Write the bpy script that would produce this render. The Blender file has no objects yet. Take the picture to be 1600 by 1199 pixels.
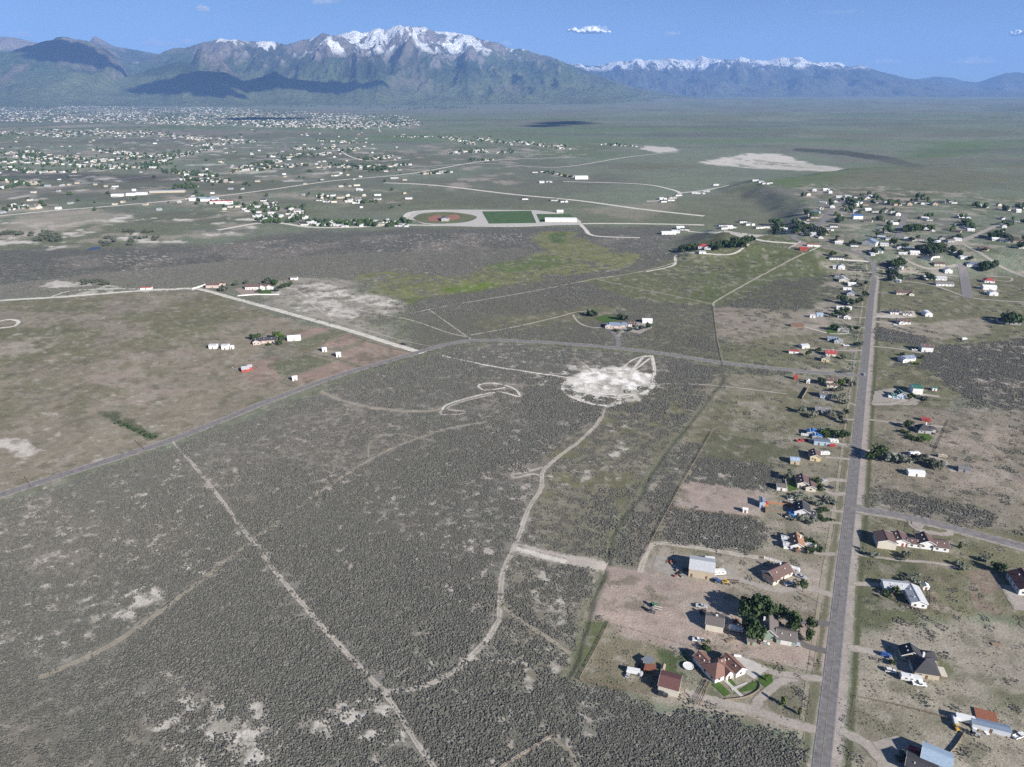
import bpy, bmesh, math, random
import numpy as np
from mathutils import Vector, Matrix
from mathutils.bvhtree import BVHTree
sc = bpy.context.scene
COL = sc.collection
rnd = random.Random(7)
R = math.radians

# ------------------------------------------------------------------ camera, sky, sun, exposure
CAM_H, FPX, CX, CY, PITCH = 240.0, 1111.0, 800.0, 599.5, R(22.4)
SP, CP = math.sin(PITCH), math.cos(PITCH)
cam = bpy.data.objects.new('camera', bpy.data.cameras.new('camera'))
COL.objects.link(cam)
cam.location = (0, 0, CAM_H)
cam.rotation_euler = (R(90) - PITCH, 0, 0)
cam.data.sensor_fit = 'HORIZONTAL'
cam.data.sensor_width = 36.0
cam.data.lens = 36.0 * FPX / 1600.0
cam.data.clip_start = 1.0
cam.data.clip_end = 300000.0
sc.camera = cam

SUN_EL = R(26)
SUN_DIR = Vector((0.70 * math.cos(SUN_EL), -0.714 * math.cos(SUN_EL), math.sin(SUN_EL)))   # towards the sun
world = bpy.data.worlds.new('World')
sc.world = world
world.use_nodes = True
wn = world.node_tree.nodes
bg = wn['Background']
sky = wn.new('ShaderNodeTexSky')
sky.sky_type = 'NISHITA'
sky.sun_disc = False
sky.sun_elevation = SUN_EL
sky.sun_rotation = math.atan2(SUN_DIR.x, SUN_DIR.y)
sky.altitude = 3200.0
sky.air_density = 0.75
sky.dust_density = 0.0
sky.ozone_density = 3.6
world.node_tree.links.new(sky.outputs[0], bg.inputs[0])
bg.inputs[1].default_value = 0.047
sl = bpy.data.lights.new('sun', 'SUN')
sl.energy = 5.0
sl.angle = R(0.53)
sl.color = (1.0, 0.955, 0.89)
sun = bpy.data.objects.new('sun', sl)
COL.objects.link(sun)
sun.rotation_euler = (-SUN_DIR).to_track_quat('-Z', 'Y').to_euler()
sc.view_settings.view_transform = 'Standard'
sc.view_settings.look = 'None'
sc.view_settings.exposure = 0.93
sc.view_settings.gamma = 1.0
sc.view_settings.use_curve_mapping = False
sc.cycles.use_denoising = False
sc.cycles.max_bounces = 4
sc.cycles.diffuse_bounces = 2
sc.cycles.volume_bounces = 1
sc.cycles.transparent_max_bounces = 6

# ------------------------------------------------------------------ numeric helpers
def hash2(ix, iy, seed):
    h = (ix.astype(np.int64) * 374761393 + iy.astype(np.int64) * 668265263 + seed * 974711) & 0x7fffffff
    h = ((h ^ (h >> 13)) * 1274126177) & 0x7fffffff
    h = (h ^ (h >> 16)) & 0xffffff
    return h / float(0xffffff)
def vnoise(x, y, seed=0):
    x = np.asarray(x, float); y = np.asarray(y, float)
    ix = np.floor(x); iy = np.floor(y)
    fx = x - ix; fy = y - iy
    fx = fx * fx * (3 - 2 * fx); fy = fy * fy * (3 - 2 * fy)
    a = hash2(ix, iy, seed); b = hash2(ix + 1, iy, seed)
    c = hash2(ix, iy + 1, seed); d = hash2(ix + 1, iy + 1, seed)
    return (a * (1 - fx) + b * fx) * (1 - fy) + (c * (1 - fx) + d * fx) * fy
def fbm(x, y, seed=0, o=4, g=0.5):
    s = 0; a = 1; t = 0
    for k in range(o):
        s = s + a * vnoise(x * 2 ** k + 17.3 * k, y * 2 ** k - 9.1 * k, seed + k); t += a; a *= g
    return s / t
def ridged(x, y, seed=0, o=5, g=0.5):
    s = 0; a = 1; t = 0
    for k in range(o):
        n = 1 - np.abs(2 * vnoise(x * 2.03 ** k + 5.7 * k, y * 2.03 ** k + 3.3 * k, seed + k) - 1)
        s = s + a * n * n; t += a; a *= g
    return s / t
def sstep(a, b, x):
    t = np.clip((x - a) / (b - a), 0, 1)
    return t * t * (3 - 2 * t)
def flat(px, py):
    px = np.asarray(px, float); py = np.asarray(py, float)
    u = (px - CX) / FPX; v = (py - CY) / FPX
    t = CAM_H / np.maximum(SP + v * CP, 1e-4)
    return u * t, t * (CP - v * SP)
def poly_sd(x, y, pts):
    """signed distance to a polygon, positive inside"""
    n = len(pts); inside = np.zeros(x.shape, bool); d2 = np.full(x.shape, 1e18)
    for i in range(n):
        ax, ay = pts[i]; bx, by = pts[(i + 1) % n]
        ex, ey = bx - ax, by - ay
        tt = np.clip(((x - ax) * ex + (y - ay) * ey) / (ex * ex + ey * ey + 1e-9), 0, 1)
        d2 = np.minimum(d2, (x - ax - tt * ex) ** 2 + (y - ay - tt * ey) ** 2)
        c = ((ay > y) != (by > y))
        with np.errstate(divide='ignore', invalid='ignore'):
            xc = ex * (y - ay) / (ey if ey != 0 else 1e-9) + ax
        inside ^= c & (x < xc)
    d = np.sqrt(d2)
    return np.where(inside, d, -d)
def line_d(x, y, pts):
    d2 = np.full(x.shape, 1e18)
    for (ax, ay), (bx, by) in zip(pts[:-1], pts[1:]):
        ex, ey = bx - ax, by - ay
        tt = np.clip(((x - ax) * ex + (y - ay) * ey) / (ex * ex + ey * ey + 1e-9), 0, 1)
        d2 = np.minimum(d2, (x - ax - tt * ex) ** 2 + (y - ay - tt * ey) ** 2)
    return np.sqrt(d2)
def fpts(l):
    return [tuple(float(c) for c in flat(a, b)) for a, b in l]

# ------------------------------------------------------------------ terrain height
BENCH = fpts([(1075, 402), (1060, 385), (1075, 370), (1110, 362), (1150, 372), (1195, 372), (1225, 345), (1200, 322), (1165, 306),
              (1130, 297), (1160, 286), (1220, 284), (1300, 270), (2300, 255), (2300, 430), (1280, 430)])
WASH_PX = [(1132, 588), (1090, 645), (1052, 690), (1015, 742), (1000, 775), (972, 808), (955, 838), (953, 862), (944, 890), (928, 930),
           (912, 985), (898, 1035), (884, 1058)]
WASH = fpts(WASH_PX)
def height(x, y):
    x = np.asarray(x, float); y = np.asarray(y, float)
    d = np.hypot(x, y)
    h = np.zeros(x.shape)
    m = (x > 150) & (y > 700) & (y < 4500)
    if m.any():
        sd = poly_sd(x[m], y[m], BENCH)
        rag = 40 * (fbm(x[m] / 90, y[m] / 90, 3, 3) - 0.5)
        h[m] += 20 * sstep(-25, 70, sd + rag) * sstep(720, 1180, y[m]) * (1 - sstep(2600, 4300, y[m]))
    h += sstep(2300, 6500, d) * 34 * ridged(x / 1900, y / 1900, 21, 3) * (0.4 + sstep(-500, 3500, x))
    h += sstep(8000, 14000, d) * 62 * sstep(8000, 17000, d)
    m = (x > 0) & (x < 330) & (y > 150) & (y < 800)
    if m.any():
        h[m] -= 0.4 * (1 - sstep(0.3, 2.6, line_d(x[m], y[m], WASH) + 1.5 * (fbm(x[m] / 6, y[m] / 6, 2, 2) - .5)))
    return h
def ground(px, py):
    """point on the terrain seen at a picture position"""
    px = np.atleast_1d(np.asarray(px, float)); py = np.atleast_1d(np.asarray(py, float))
    u = (px - CX) / FPX; v = (py - CY) / FPX
    den = np.maximum(SP + v * CP, 1e-4); h = np.zeros(px.shape)
    for k in range(5):
        t = (CAM_H - h) / den
        h = 0.5 * h + 0.5 * height(u * t, t * (CP - v * SP)) if k else height(u * t, t * (CP - v * SP))
    t = (CAM_H - h) / den
    return u * t, t * (CP - v * SP)
def G(px, py):
    x, y = ground(px, py)
    return float(x[0]), float(y[0]), float(height(x, y)[0])

# ------------------------------------------------------------------ materials
MATS = {}
def mat(name, col, rough=0.85, var=0.12, scale=0.6, bump=0.0, metal=0.0, spec=0.3, stretch=None):
    if name in MATS: return MATS[name]
    m = bpy.data.materials.new(name); m.use_nodes = True
    nt = m.node_tree; N = nt.nodes; L = nt.links
    b = N['Principled BSDF']
    b.inputs['Roughness'].default_value = rough
    b.inputs['Metallic'].default_value = metal
    b.inputs['Specular IOR Level'].default_value = spec
    tc = N.new('ShaderNodeTexCoord')
    src = tc.outputs['Object']
    if stretch:
        mp = N.new('ShaderNodeMapping'); mp.inputs['Scale'].default_value = stretch
        L.new(src, mp.inputs[0]); src = mp.outputs[0]
    n = N.new('ShaderNodeTexNoise'); n.inputs['Scale'].default_value = scale; n.inputs['Detail'].default_value = 5
    n.inputs['Roughness'].default_value = 0.65
    L.new(src, n.inputs['Vector'])
    mr = N.new('ShaderNodeMapRange')
    mr.inputs['From Min'].default_value = 0.25; mr.inputs['From Max'].default_value = 0.75
    mr.inputs['To Min'].default_value = 1 - var * 1.6; mr.inputs['To Max'].default_value = 1 + var
    L.new(n.outputs['Fac'], mr.inputs['Value'])
    mx = N.new('ShaderNodeVectorMath'); mx.operation = 'SCALE'
    mx.inputs[0].default_value = col[:3]
    L.new(mr.outputs[0], mx.inputs['Scale'])
    L.new(mx.outputs[0], b.inputs['Base Color'])
    if bump:
        bp = N.new('ShaderNodeBump'); bp.inputs['Strength'].default_value = bump; bp.inputs['Distance'].default_value = 0.2
        L.new(n.outputs['Fac'], bp.inputs['Height']); L.new(bp.outputs[0], b.inputs['Normal'])
    MATS[name] = m
    return m

def terrain_mat(name, rock=False):
    """ground cover: colour attribute broken up by several sizes of noise; 'brush' adds far-off shrubs as speckle"""
    m = bpy.data.materials.new(name); m.use_nodes = True
    nt = m.node_tree; N = nt.nodes; L = nt.links
    b = N['Principled BSDF']; b.inputs['Roughness'].default_value = 0.95; b.inputs['Specular IOR Level'].default_value = 0.1
    at = N.new('ShaderNodeAttribute'); at.attribute_name = 'cover'
    ab = N.new('ShaderNodeAttribute'); ab.attribute_name = 'brush'
    geo = N.new('ShaderNodeNewGeometry')
    def noise(scale, det=4, rough=0.6):
        n = N.new('ShaderNodeTexNoise'); n.inputs['Scale'].default_value = scale; n.inputs['Detail'].default_value = det
        n.inputs['Roughness'].default_value = rough
        L.new(geo.outputs['Position'], n.inputs['Vector']); return n.outputs['Fac']
    def rng(v, a, b_, c, d):
        r = N.new('ShaderNodeMapRange'); r.inputs['From Min'].default_value = a; r.inputs['From Max'].default_value = b_
        r.inputs['To Min'].default_value = c; r.inputs['To Max'].default_value = d; L.new(v, r.inputs['Value']); return r.outputs[0]
    def mul(a, b_):
        q = N.new('ShaderNodeMath'); q.operation = 'MULTIPLY'
        for i, s in enumerate((a, b_)):
            if isinstance(s, (int, float)): q.inputs[i].default_value = s
            else: L.new(s, q.inputs[i])
        return q.outputs[0]
    f = rng(noise(1.3, 6, 0.8), 0.3, 0.7, 0.55, 1.45)
    f = mul(f, rng(noise(0.34, 4, 0.7), 0.62, 0.74, 1.0, 1.45))
    f = mul(f, rng(noise(0.13, 5, 0.7), 0.3, 0.7, 0.8, 1.2))
    f = mul(f, rng(noise(0.02, 5, 0.65), 0.3, 0.7, 0.86, 1.14))
    if rock:
        f = mul(rng(noise(0.012, 8, 0.75), 0.3, 0.7, 0.7, 1.3), rng(noise(0.002, 4, 0.6), 0.3, 0.7, 0.8, 1.2))
    sc_ = N.new('ShaderNodeVectorMath'); sc_.operation = 'SCALE'
    L.new(at.outputs['Color'], sc_.inputs[0]); L.new(f, sc_.inputs['Scale'])
    out = sc_.outputs[0]
    if not rock:
        vo = N.new('ShaderNodeTexVoronoi'); vo.inputs['Scale'].default_value = 0.55
        L.new(geo.outputs['Position'], vo.inputs['Vector'])
        sh = rng(vo.outputs['Distance'], 0.42, 0.62, 1.0, 0.0)
        sh = mul(sh, rng(noise(0.08, 3), 0.35, 0.6, 0.45, 1.0))
        sh = mul(sh, ab.outputs['Fac'])
        mx = N.new('ShaderNodeMix'); mx.data_type = 'RGBA'
        L.new(sh, mx.inputs[0]); L.new(out, mx.inputs[6]); mx.inputs[7].default_value = (0.078, 0.078, 0.064, 1)
        out = mx.outputs[2]
        bp = N.new('ShaderNodeBump'); bp.inputs['Strength'].default_value = 0.9; bp.inputs['Distance'].default_value = 0.7
        bh = N.new('ShaderNodeMath'); bh.operation = 'MULTIPLY_ADD'
        L.new(sh, bh.inputs[0]); bh.inputs[1].default_value = 1.1
        L.new(mul(noise(0.8, 3), 0.35), bh.inputs[2])
        L.new(bh.outputs[0], bp.inputs['Height']); L.new(bp.outputs[0], b.inputs['Normal'])
    else:
        bp = N.new('ShaderNodeBump'); bp.inputs['Strength'].default_value = 1.0; bp.inputs['Distance'].default_value = 130
        L.new(noise(0.012, 8, 0.7), bp.inputs['Height']); L.new(bp.outputs[0], b.inputs['Normal'])
    L.new(out, b.inputs['Base Color'])
    return m

def track_mat(name, col, rut=0.0, soft=0.5):
    """worn ground: dissolves at its ragged edges into the cover beside it; rut > 0 leaves a grown-over strip between the wheel tracks"""
    if name in MATS: return MATS[name]
    m = bpy.data.materials.new(name); m.use_nodes = True; MATS[name] = m
    nt = m.node_tree; N = nt.nodes; L = nt.links
    b = N['Principled BSDF']; b.inputs['Roughness'].default_value = 0.95; b.inputs['Specular IOR Level'].default_value = 0.1
    at = N.new('ShaderNodeAttribute'); at.attribute_name = 'cover'
    ac = N.new('ShaderNodeAttribute'); ac.attribute_name = 'across'
    geo = N.new('ShaderNodeNewGeometry')
    def noise(scale, det=4, rough=0.65):
        n = N.new('ShaderNodeTexNoise'); n.inputs['Scale'].default_value = scale; n.inputs['Detail'].default_value = det; n.inputs['Roughness'].default_value = rough
        L.new(geo.outputs['Position'], n.inputs['Vector']); return n.outputs['Fac']
    def rng(v, a, b_, c, d, smooth=False):
        r = N.new('ShaderNodeMapRange'); r.inputs['From Min'].default_value = a; r.inputs['From Max'].default_value = b_
        if smooth: r.interpolation_type = 'SMOOTHSTEP'
        r.inputs['To Min'].default_value = c; r.inputs['To Max'].default_value = d; L.new(v, r.inputs['Value']); return r.outputs[0]
    def math_(op, a, b_):
        q = N.new('ShaderNodeMath'); q.operation = op
        for i, s in enumerate((a, b_)):
            if isinstance(s, (int, float)): q.inputs[i].default_value = s
            else: L.new(s, q.inputs[i])
        return q.outputs[0]
    e = math_('ADD', ac.outputs['Fac'], rng(noise(0.45, 5, .7), .25, .75, -.4, .4))
    fac = rng(e, 1 - soft, 1.0, 1.0, 0.0, True)
    if rut:
        c = math_('ADD', ac.outputs['Fac'], rng(noise(0.7, 3), .3, .7, -.25, .25))
        fac = math_('MULTIPLY', fac, rng(c, .1, .36, 1 - rut, 1.0, True))
        fac = math_('MULTIPLY', fac, rng(noise(0.06, 3), .3, .55, .8, 1.0))
    gr = math_('MULTIPLY', rng(noise(1.1, 5, .75), .3, .7, .68, 1.32), rng(noise(0.12, 4), .3, .7, .85, 1.15))
    mx = N.new('ShaderNodeMix'); mx.data_type = 'RGBA'
    L.new(fac, mx.inputs[0]); L.new(at.outputs['Color'], mx.inputs[6]); mx.inputs[7].default_value = tuple(col) + (1,)
    sc_ = N.new('ShaderNodeVectorMath'); sc_.operation = 'SCALE'
    L.new(mx.outputs[2], sc_.inputs[0]); L.new(gr, sc_.inputs['Scale']); L.new(sc_.outputs[0], b.inputs['Base Color'])
    m['blend'] = 1
    return m

# ------------------------------------------------------------------ object helpers
def tag(o, label=None, cat=None, group=None, kind=None):
    if label: o['label'] = label
    if cat: o['category'] = cat
    if group: o['group'] = group
    if kind: o['kind'] = kind
    return o
class MB:
    """collects faces for ONE mesh"""
    def __init__(s): s.v = []; s.f = []; s.m = []; s.mats = []
    def mi(s, m):
        if m not in s.mats: s.mats.append(m)
        return s.mats.index(m)
    def add(s, vs, fs, m):
        o = len(s.v); k = s.mi(m); s.v += [tuple(p) for p in vs]
        for f in fs: s.f.append(tuple(i + o for i in f)); s.m.append(k)
        return s
    def box(s, x0, x1, y0, y1, z0, z1, m):
        return s.add([(x0, y0, z0), (x1, y0, z0), (x1, y1, z0), (x0, y1, z0), (x0, y0, z1), (x1, y0, z1), (x1, y1, z1), (x0, y1, z1)],
                     [(0, 3, 2, 1), (4, 5, 6, 7), (0, 1, 5, 4), (1, 2, 6, 5), (2, 3, 7, 6), (3, 0, 4, 7)], m)
    def prism(s, prof, a0, a1, m, axis='y'):
        """prof: list of (u, z) counter-clockwise; extruded along axis"""
        n = len(prof)
        P = (lambda u, z, a: (u, a, z)) if axis == 'y' else (lambda u, z, a: (a, u, z))
        vs = [P(u, z, a0) for u, z in prof] + [P(u, z, a1) for u, z in prof]
        fs = [tuple(range(n)), tuple(range(2 * n - 1, n - 1, -1))] + [((i + 1) % n, i, n + i, n + (i + 1) % n) for i in range(n)]
        return s.add(vs, fs, m)
    def cyl(s, p, q, r0, r1, m, n=8):
        p = Vector(p); q = Vector(q); d = (q - p).normalized()
        u = d.orthogonal().normalized(); w = d.cross(u)
        vs = []
        for c, r in ((p, r0), (q, r1)):
            for i in range(n):
                a = 2 * math.pi * i / n
                vs.append(c + (u * math.cos(a) + w * math.sin(a)) * r)
        fs = [(i, (i + 1) % n, n + (i + 1) % n, n + i) for i in range(n)] + [tuple(range(n - 1, -1, -1)), tuple(range(n, 2 * n))]
        return s.add(vs, fs, m)
    def build(s, name, parent=None, smooth=False, fix=True):
        me = bpy.data.meshes.new(name); me.from_pydata(s.v, [], s.f)
        for m in s.mats: me.materials.append(m)
        me.polygons.foreach_set('material_index', s.m)
        if smooth: me.polygons.foreach_set('use_smooth', [True] * len(s.f))
        me.update()
        if fix:
            bm = bmesh.new(); bm.from_mesh(me); bmesh.ops.recalc_face_normals(bm, faces=bm.faces); bm.to_mesh(me); bm.free()
        o = bpy.data.objects.new(name, me); COL.objects.link(o)
        if parent: o.parent = parent
        return o
def empty(name, loc, rz=0.0):
    o = bpy.data.objects.new(name, None); COL.objects.link(o)
    o.location = loc; o.rotation_euler = (0, 0, rz); o.empty_display_size = 1
    return o
def copy_thing(o):
    c = o.copy(); COL.objects.link(c)
    for ch in list(o.children):
        d = ch.copy(); COL.objects.link(d); d.parent = c
        for g in list(ch.children):
            e = g.copy(); COL.objects.link(e); e.parent = d
    return c
def np_mesh(name, verts, quads, material, attrs=None, smooth=True, kind=None, label=None):
    me = bpy.data.meshes.new(name)
    nv, nf = len(verts), len(quads); k = quads.shape[1]
    me.vertices.add(nv); me.vertices.foreach_set('co', np.asarray(verts, np.float32).ravel())
    me.loops.add(nf * k); me.loops.foreach_set('vertex_index', np.asarray(quads, np.int32).ravel())
    me.polygons.add(nf); me.polygons.foreach_set('loop_start', np.arange(0, nf * k, k, dtype=np.int32))
    me.polygons.foreach_set('use_smooth', np.full(nf, smooth))
    me.update(calc_edges=True)
    for an, arr in (attrs or {}).items():
        if arr.ndim == 2:
            a = me.attributes.new(an, 'FLOAT_COLOR', 'POINT'); a.data.foreach_set('color', np.asarray(arr, np.float32).ravel())
        else:
            a = me.attributes.new(an, 'FLOAT', 'POINT'); a.data.foreach_set('value', np.asarray(arr, np.float32))
    me.materials.append(material)
    o = bpy.data.objects.new(name, me); COL.objects.link(o)
    if kind: o['kind'] = kind
    if label: o['label'] = label
    return o
def grid_quads(nr, nc):
    i = np.arange(nr * nc).reshape(nr, nc)
    return np.stack([i[:-1, :-1], i[:-1, 1:], i[1:, 1:], i[1:, :-1]], -1).reshape(-1, 4)
# ------------------------------------------------------------------ land cover (traced on the ground, metres)
C_SAGEF = (0.20, 0.228, 0.158)      # far sagebrush plain as a whole
C_SOIL = (0.205, 0.196, 0.168)       # soil between near sagebrush
C_SOILG = (0.175, 0.168, 0.13)
C_MEAD = (0.245, 0.215, 0.162)
C_OLIVE = (0.155, 0.15, 0.085)
C_GRASS = (0.115, 0.13, 0.06)
C_GREEN = (0.10, 0.14, 0.045)
C_DARKG = (0.075, 0.09, 0.045)
C_PINK = (0.37, 0.295, 0.25)
C_TAN = (0.34, 0.30, 0.245)
C_DIRT = (0.36, 0.31, 0.26)
C_WHITE = (0.56, 0.52, 0.46)
C_CORRAL = (0.315, 0.225, 0.185)
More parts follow.
